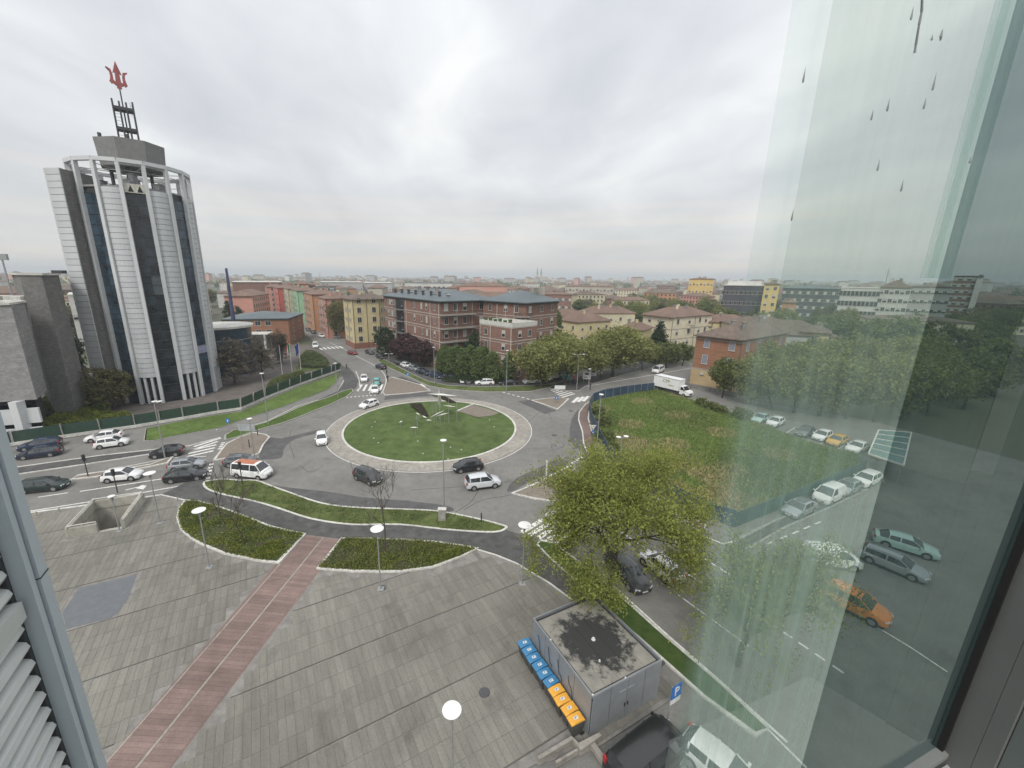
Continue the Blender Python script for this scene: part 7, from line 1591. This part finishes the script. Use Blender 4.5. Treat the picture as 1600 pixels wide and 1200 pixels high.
fartown('distant_town', 3200, 1100, 5200, [w_ylt, w_cream, w_grey, w_salm, w_white, m_sand, m_tile, m_tileb], .10)
g = np.random.default_rng(12); P = []
for i in range(1500):
    px = g.uniform(-80, 1680); d = 900+4600*g.random()**1.2; x, y = at_dist(px, d); r = g.uniform(5, 12); q = g.normal(size=(34, 3))*np.array([r*.6, r*.6, 3.0])+np.array([x, y, 7.0+d*.0006]); P.append(q)
P = np.concatenate(P); P[:, 2] = np.maximum(P[:, 2], .5); o = bpy.data.objects.new('distant_trees', leaves_mesh('distant_trees', P, 5.0, lm_mid, seed=4, aspect=1.2)); COL.objects.link(o); o['kind'] = 'stuff'

# ================================================================== THE WINDOW AND THE BUILDING'S OWN CLADDING
def vz(px, py, horiz):
    d = ray(px, py); return H+d.z*horiz/math.hypot(d.x, d.y)
def azr(px, py): d = ray(px, py); return math.atan2(d.x, d.y)
def hp_(a, dist): return Vector((math.sin(a)*dist, math.cos(a)*dist))
m_alu = mat('blue_grey_aluminium', (0.50,0.56,0.61), .4, .03, 2, metal=.15); m_alud = mat('dark_groove', (0.05,0.053,0.056), .8); m_louv = mat('louvre_metal', (0.60,0.62,0.61), .45, .03, 3, metal=.2)
E_ = hp_(azr(167, 1195), 1.9); wd = Vector((-.445, .895)).normalized(); wn_ = Vector((wd.y, -wd.x)); wn_ = wn_ if wn_.dot(-E_) > 0 else -wn_
lv = thing('louvred_facade', 'own facade at the lower left with pale aluminium frame and slanting metal louvres', 'facade', (E_.x, E_.y, H-3)); 
def lbox(s0, s1, o0, o1, z0, z1, m, name): 
    """s runs back along the facade from its edge, o outward"""
    c = -wd*((s0+s1)/2)+wn_*((o0+o1)/2); mb = MB(); mb.obox((c.x, c.y, (z0+z1)/2), (wd.x, wd.y, 0), (wn_.x, wn_.y, 0), (0,0,1), (s1-s0)/2, (o1-o0)/2, (z1-z0)/2); return mb.build(name, m, lv)
lbox(.0,.052,-.10,.0,0,4.6,m_alu,'frame_strip'); lbox(.052,.060,-.10,-.02,0,4.6,m_alud,'frame_groove'); lbox(.060,.088,-.10,-.008,0,4.6,m_alu,'frame_strip'); lbox(.088,.106,-.14,-.05,0,4.6,m_alud,'frame_groove'); lbox(.0,3.0,-.6,-.14,0,4.6,m_alud,'backing')
lbox(-.001,.053,-.099,.002,2.02,2.024,m_alud,'joint')
lm_ = None; ztr = vz(52, 940, (E_-wd*.106).length)-(H-3)
for k in range(62):
    z = .05+k*.068
    if lm_ is None:
        mb = MB(); pr_ = [(-.135,.012),(-.10,.030),(-.070,.029),(-.050,.018),(-.043,.0),(-.052,-.016),(-.075,-.024),(-.105,-.022),(-.135,-.008)]
        vs = []
        for s_ in (.106, 3.0):
            for o_, z_ in pr_: c = -wd*s_+wn_*o_; vs.append((c.x, c.y, z_))
        n = len(pr_); mb.add(vs, [tuple(range(n)), tuple(range(n, 2*n))[::-1]]+[(i, (i+1) % n, n+(i+1) % n, n+i) for i in range(n)]); lo = mb.build('louvre', m_louv, lv, smooth=True); lm_ = lo.data; lo.location = (0, 0, z)
    elif abs(z-ztr) < .034: lbox(.106,3.0,-.13,-.03,z-.028,z+.034,m_louv,'transom')
    else: inst('louvre', lm_, lv, (0, 0, z))

# window leaf: plane whose normal points 20 degrees left of straight ahead, 0.6 m from the camera
nz = Vector((-math.sin(R(20)), math.cos(R(20)))); uz = Vector((nz.y, -nz.x)); PD = .6
def pane_pt(px, py, off=0.): a = azr(px, py); return hp_(a, (PD+off)/math.cos(a+R(20)))
def glass(name, tint, refl, lo, hi, veilcol, seed, streak=.3, edge=None):
    """window glass with runs of dust and dried rain; its veil paints in room reflections, lo high up and hi low down"""
    m = bpy.data.materials.new(name); m.use_nodes = True; t = m.node_tree; n = t.nodes; l = t.links; n.clear()
    o = n.new('ShaderNodeOutputMaterial'); tr = n.new('ShaderNodeBsdfTransparent'); tr.inputs[0].default_value = (*tint, 1); gl = n.new('ShaderNodeBsdfGlossy'); gl.inputs['Roughness'].default_value = .0; gl.inputs[0].default_value = (.9,.95,.93,1)
    fr = n.new('ShaderNodeFresnel'); fr.inputs[0].default_value = 1.5; ml = n.new('ShaderNodeMath'); ml.operation = 'MULTIPLY'; ml.use_clamp = True; ml.inputs[1].default_value = refl; l.new(fr.outputs[0], ml.inputs[0]); mx = n.new('ShaderNodeMixShader'); l.new(ml.outputs[0], mx.inputs[0]); l.new(tr.outputs[0], mx.inputs[1]); l.new(gl.outputs[0], mx.inputs[2])
    tc_ = n.new('ShaderNodeTexCoord'); sp_x = n.new('ShaderNodeSeparateXYZ'); l.new(tc_.outputs['Object'], sp_x.inputs[0])
    zr = n.new('ShaderNodeMapRange'); zr.interpolation_type = 'SMOOTHSTEP'; l.new(sp_x.outputs[2], zr.inputs[0]); zr.inputs[1].default_value = 1.15; zr.inputs[2].default_value = 2.25; zr.inputs[3].default_value = hi; zr.inputs[4].default_value = lo
    def runs(sx, sz, loc, a, b, lo_, hi_):
        mp = n.new('ShaderNodeMapping'); mp.inputs['Scale'].default_value = (sx, sx, sz); mp.inputs['Location'].default_value = (loc, 0, 0); l.new(tc_.outputs['Object'], mp.inputs[0]); no = n.new('ShaderNodeTexNoise'); no.inputs['Scale'].default_value = 1; no.inputs['Detail'].default_value = 4; l.new(mp.outputs[0], no.inputs[0])
        mr = n.new('ShaderNodeMapRange'); mr.inputs[1].default_value = a; mr.inputs[2].default_value = b; mr.inputs[3].default_value = lo_; mr.inputs[4].default_value = hi_; l.new(no.outputs[0], mr.inputs[0]); return mr.outputs[0]
    def mul(a, b): q = n.new('ShaderNodeMath'); q.operation = 'MULTIPLY'; l.new(a, q.inputs[0]); l.new(b, q.inputs[1]); return q.outputs[0]
    f = mul(zr.outputs[0], runs(34, .15, seed, .4, .75, 1-streak*.6, 1+streak*1.6)); f = mul(f, runs(5, .5, seed+3, .3, .7, .8, 1.2)); f = mul(f, runs(2.2, 2.2, seed+8, .3, .7, .85, 1.15))
    if edge:
        u0_, u1_ = edge; vm = n.new('ShaderNodeVectorMath'); vm.operation = 'DOT_PRODUCT'; l.new(tc_.outputs['Object'], vm.inputs[0]); vm.inputs[1].default_value = (uz.x, uz.y, 0); er = n.new('ShaderNodeMapRange'); er.interpolation_type = 'SMOOTHSTEP'; er.inputs[1].default_value = u0_; er.inputs[2].default_value = u1_; er.inputs[3].default_value = .0; er.inputs[4].default_value = 1.0; l.new(vm.outputs['Value'], er.inputs[0]); f = mul(f, er.outputs[0])
    tl = n.new('ShaderNodeBsdfTranslucent'); tl.inputs[0].default_value = (*veilcol, 1); df = n.new('ShaderNodeBsdfDiffuse'); df.inputs[0].default_value = (*veilcol, 1); m3 = n.new('ShaderNodeMixShader'); m3.inputs[0].default_value = .5; l.new(tl.outputs[0], m3.inputs[1]); l.new(df.outputs[0], m3.inputs[2])
    m2 = n.new('ShaderNodeMixShader'); l.new(f, m2.inputs[0]); l.new(mx.outputs[0], m2.inputs[1]); l.new(m3.outputs[0], m2.inputs[2]); l.new(m2.outputs[0], o.inputs[0]); return m
pA = pane_pt(1072, 1000); pEnd = pane_pt(1537, 980); zb_ = vz(1478, 1178, pEnd.length)
wv_ = thing('window_glass', 'streaked greenish window pane with rain drops across the right side of the view', 'window', (pA.x, pA.y, zb_))
def pane(p, q, mt, name, off=0., z0=0.):
    a = p-pA+nz*off; b = q-pA+nz*off; mb = MB(); d = (b-a); 
    mb.add([(a.x,a.y,z0),(b.x,b.y,z0),(b.x,b.y,3.6),(a.x,a.y,3.6)], [(0,1,2,3)]); return mb.build(name, mt, wv_)
g1_ = glass('glass_green', (.95,.985,.965), 1.0, .12, .37, (.50,.69,.62), 1, .28, (0.0,.09)); g2_ = glass('glass_grey', (.87,.885,.86), .25, .02, .05, (.42,.47,.44), 4); g3_ = glass('glass_dark', (.37,.44,.42), .5, .08, .17, (.17,.27,.27), 9); g4_ = glass('glass_bright_reflection', (.95,1,.98), .2, .30, .30, (.75,.95,.92), 15, .6)  # veil colours and darker tints stand in for room reflections in the panes
pane(pA, pane_pt(1465, 440), g1_, 'glass_pane')
pane(pane_pt(1262, 212, .02), pane_pt(1465, 440, .02), g2_, 'glass_pane', .0); pane(pane_pt(1465, 440, .003), pEnd+nz*.003, g3_, 'glass_pane', 0.); pane(pane_pt(1436, 440, .03), pane_pt(1484, 440, .03), g4_, 'reflection_band', 0., z0=H-zb_+.01); pane(pane_pt(1446, 440, .035), pane_pt(1458, 440, .035), g4_, 'reflection_band', 0., z0=H-zb_+.01)  # pale strips above eye level paint the bright band reflected in the glass
# drops and runs on the glass
m_drop = mat('water_drop', (0.24,0.26,0.26), .15, .1, 30)
for i, (px, py, L_) in enumerate([(1421,22,9),(1467,55,8),(1456,128,12),(1441,162,8),(1359,180,8),(1384,165,9),(1406,290,9),(1369,258,9),(1253,118,12),(1235,336,10),(1466,55,5),(1452,60,4),(1512,250,5)]):
    c = pane_pt(px, py); z = vz(px, py, c.length)-zb_; s_ = c.length/640*1.0; c = c-pA-nz*.004; mb = MB(); hw = s_*1.7; hl = s_*L_*.7
    vs = [(c.x, c.y, z+hl)]
    for k in range(1, 5): w__ = hw*[.35,.6,1,.9][k-1]; zz = z+hl-(2*hl)*[.3,.5,.75,.92][k-1]; vs += [(c.x-uz.x*w__, c.y-uz.y*w__, zz), (c.x-nz.x*w__*.7, c.y-nz.y*w__*.7, zz), (c.x+uz.x*w__, c.y+uz.y*w__, zz)]
    vs.append((c.x, c.y, z-hl)); fs = [(0,1,2),(0,2,3)]
    for k in range(3): a = 1+3*k; fs += [(a,a+3,a+4,a+1),(a+1,a+4,a+5,a+2)]
    fs += [(10,13,11),(11,13,12)]; mb.add(vs, fs); mb.build('rain_drop', m_drop, wv_)
mb = MB(); pts = [(1437,-10),(1436,20),(1432,40),(1427,72),(1425,84)]; pw = []
for px, py in pts: c = pane_pt(px, py); pw.append((c.x-pA.x-nz.x*.004, c.y-pA.y-nz.y*.004, vz(px, py, c.length)-zb_))
for i in range(4): mb.tube(pw[i], pw[i+1], .0016, .0022, 5)
mb.build('water_run', m_drop, wv_)
# gasket, reveal, sill: the room side of the window on the right
rev = thing('window_reveal', 'grey window reveal with black rubber gasket and sill at the right edge of the view', 'window reveal', (pEnd.x, pEnd.y, zb_))
m_rub = mat('black_rubber', (0.008,0.008,0.008), .8); m_rev = mat('reveal_grey', (0.17,0.175,0.172), .6, .04, 2, spec=.3); m_white = mat('mirrored_white', (0.6,0.62,0.62), .5)
mb = MB(); mb.obox((uz.x*.012, uz.y*.012, 1.8), (uz.x,uz.y,0), (nz.x,nz.y,0), (0,0,1), .012, .018, 1.8); mb.build('gasket', m_rub, rev)
def rbox(x0, y0, x1, y1, z0, z1, m, name): mb = MB(); mb.box(x0-pEnd.x, y0-pEnd.y, z0, x1-pEnd.x, y1-pEnd.y, z1); return mb.build(name, m, rev)
xw = pEnd.x+.026
rbox(xw, pEnd.y-.10, xw+.1, pEnd.y+.06, -.3, 3.6, m_rev, 'reveal_panel'); rbox(xw, pEnd.y-.16, xw+.1, pEnd.y-.102, 1.32, 3.6, m_white, 'mirrored_strip'); rbox(xw, pEnd.y-.16, xw+.1, pEnd.y-.102, -.3, 1.318, m_rev, 'mirrored_strip')  # white upper strip added out of view so the pane mirrors a bright band
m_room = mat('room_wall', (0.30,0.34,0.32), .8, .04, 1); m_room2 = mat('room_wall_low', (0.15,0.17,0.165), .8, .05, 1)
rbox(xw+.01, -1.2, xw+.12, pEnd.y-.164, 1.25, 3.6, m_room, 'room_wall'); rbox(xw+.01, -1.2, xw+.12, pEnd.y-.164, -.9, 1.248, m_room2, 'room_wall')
a0_ = pane_pt(1200,1190)
mb = MB(); c = (pA+(pEnd-pA)*.78)-pEnd; mb.obox((c.x-nz.x*.0, c.y-nz.y*.0, -.012), (uz.x,uz.y,0), (nz.x,nz.y,0), (0,0,1), (pEnd-pA).length*.24, .035, .012); mb.build('sill', mat('sill_grey', (0.22,0.225,0.22), .6), rev)

# room-side ledge under the pane, mirrored in the glass
mb = MB(); c = -uz*.75-nz*.25; mb.obox((c.x, c.y, -.07), (uz.x,uz.y,0), (nz.x,nz.y,0), (0,0,1), .77, .21, .02); mb.build('ledge', mat('ledge_grey', (0.40,0.41,0.40), .7, .03, 1), rev)
mb = MB(); c = -uz*.75-nz*.47; mb.obox((c.x, c.y, -.075), (uz.x,uz.y,0), (nz.x,nz.y,0), (0,0,1), .77, .008, .03); mb.build('ledge_edge', m_rub, rev)

# ================================================================== HAZE
mb = MB(); mb.box(-7400,-7400,-6,7400,7400,72); hz_o = mb.build('haze', []); 
hm_ = bpy.data.materials.new('haze'); hm_.use_nodes = True; t = hm_.node_tree; t.nodes.clear(); o = t.nodes.new('ShaderNodeOutputMaterial'); v = t.nodes.new('ShaderNodeVolumePrincipled'); v.inputs['Color'].default_value = (.80,.86,.90,1); v.inputs['Density'].default_value = .00036; t.links.new(v.outputs[0], o.inputs['Volume']); hz_o.data.materials.append(hm_); hz_o['kind'] = 'stuff'
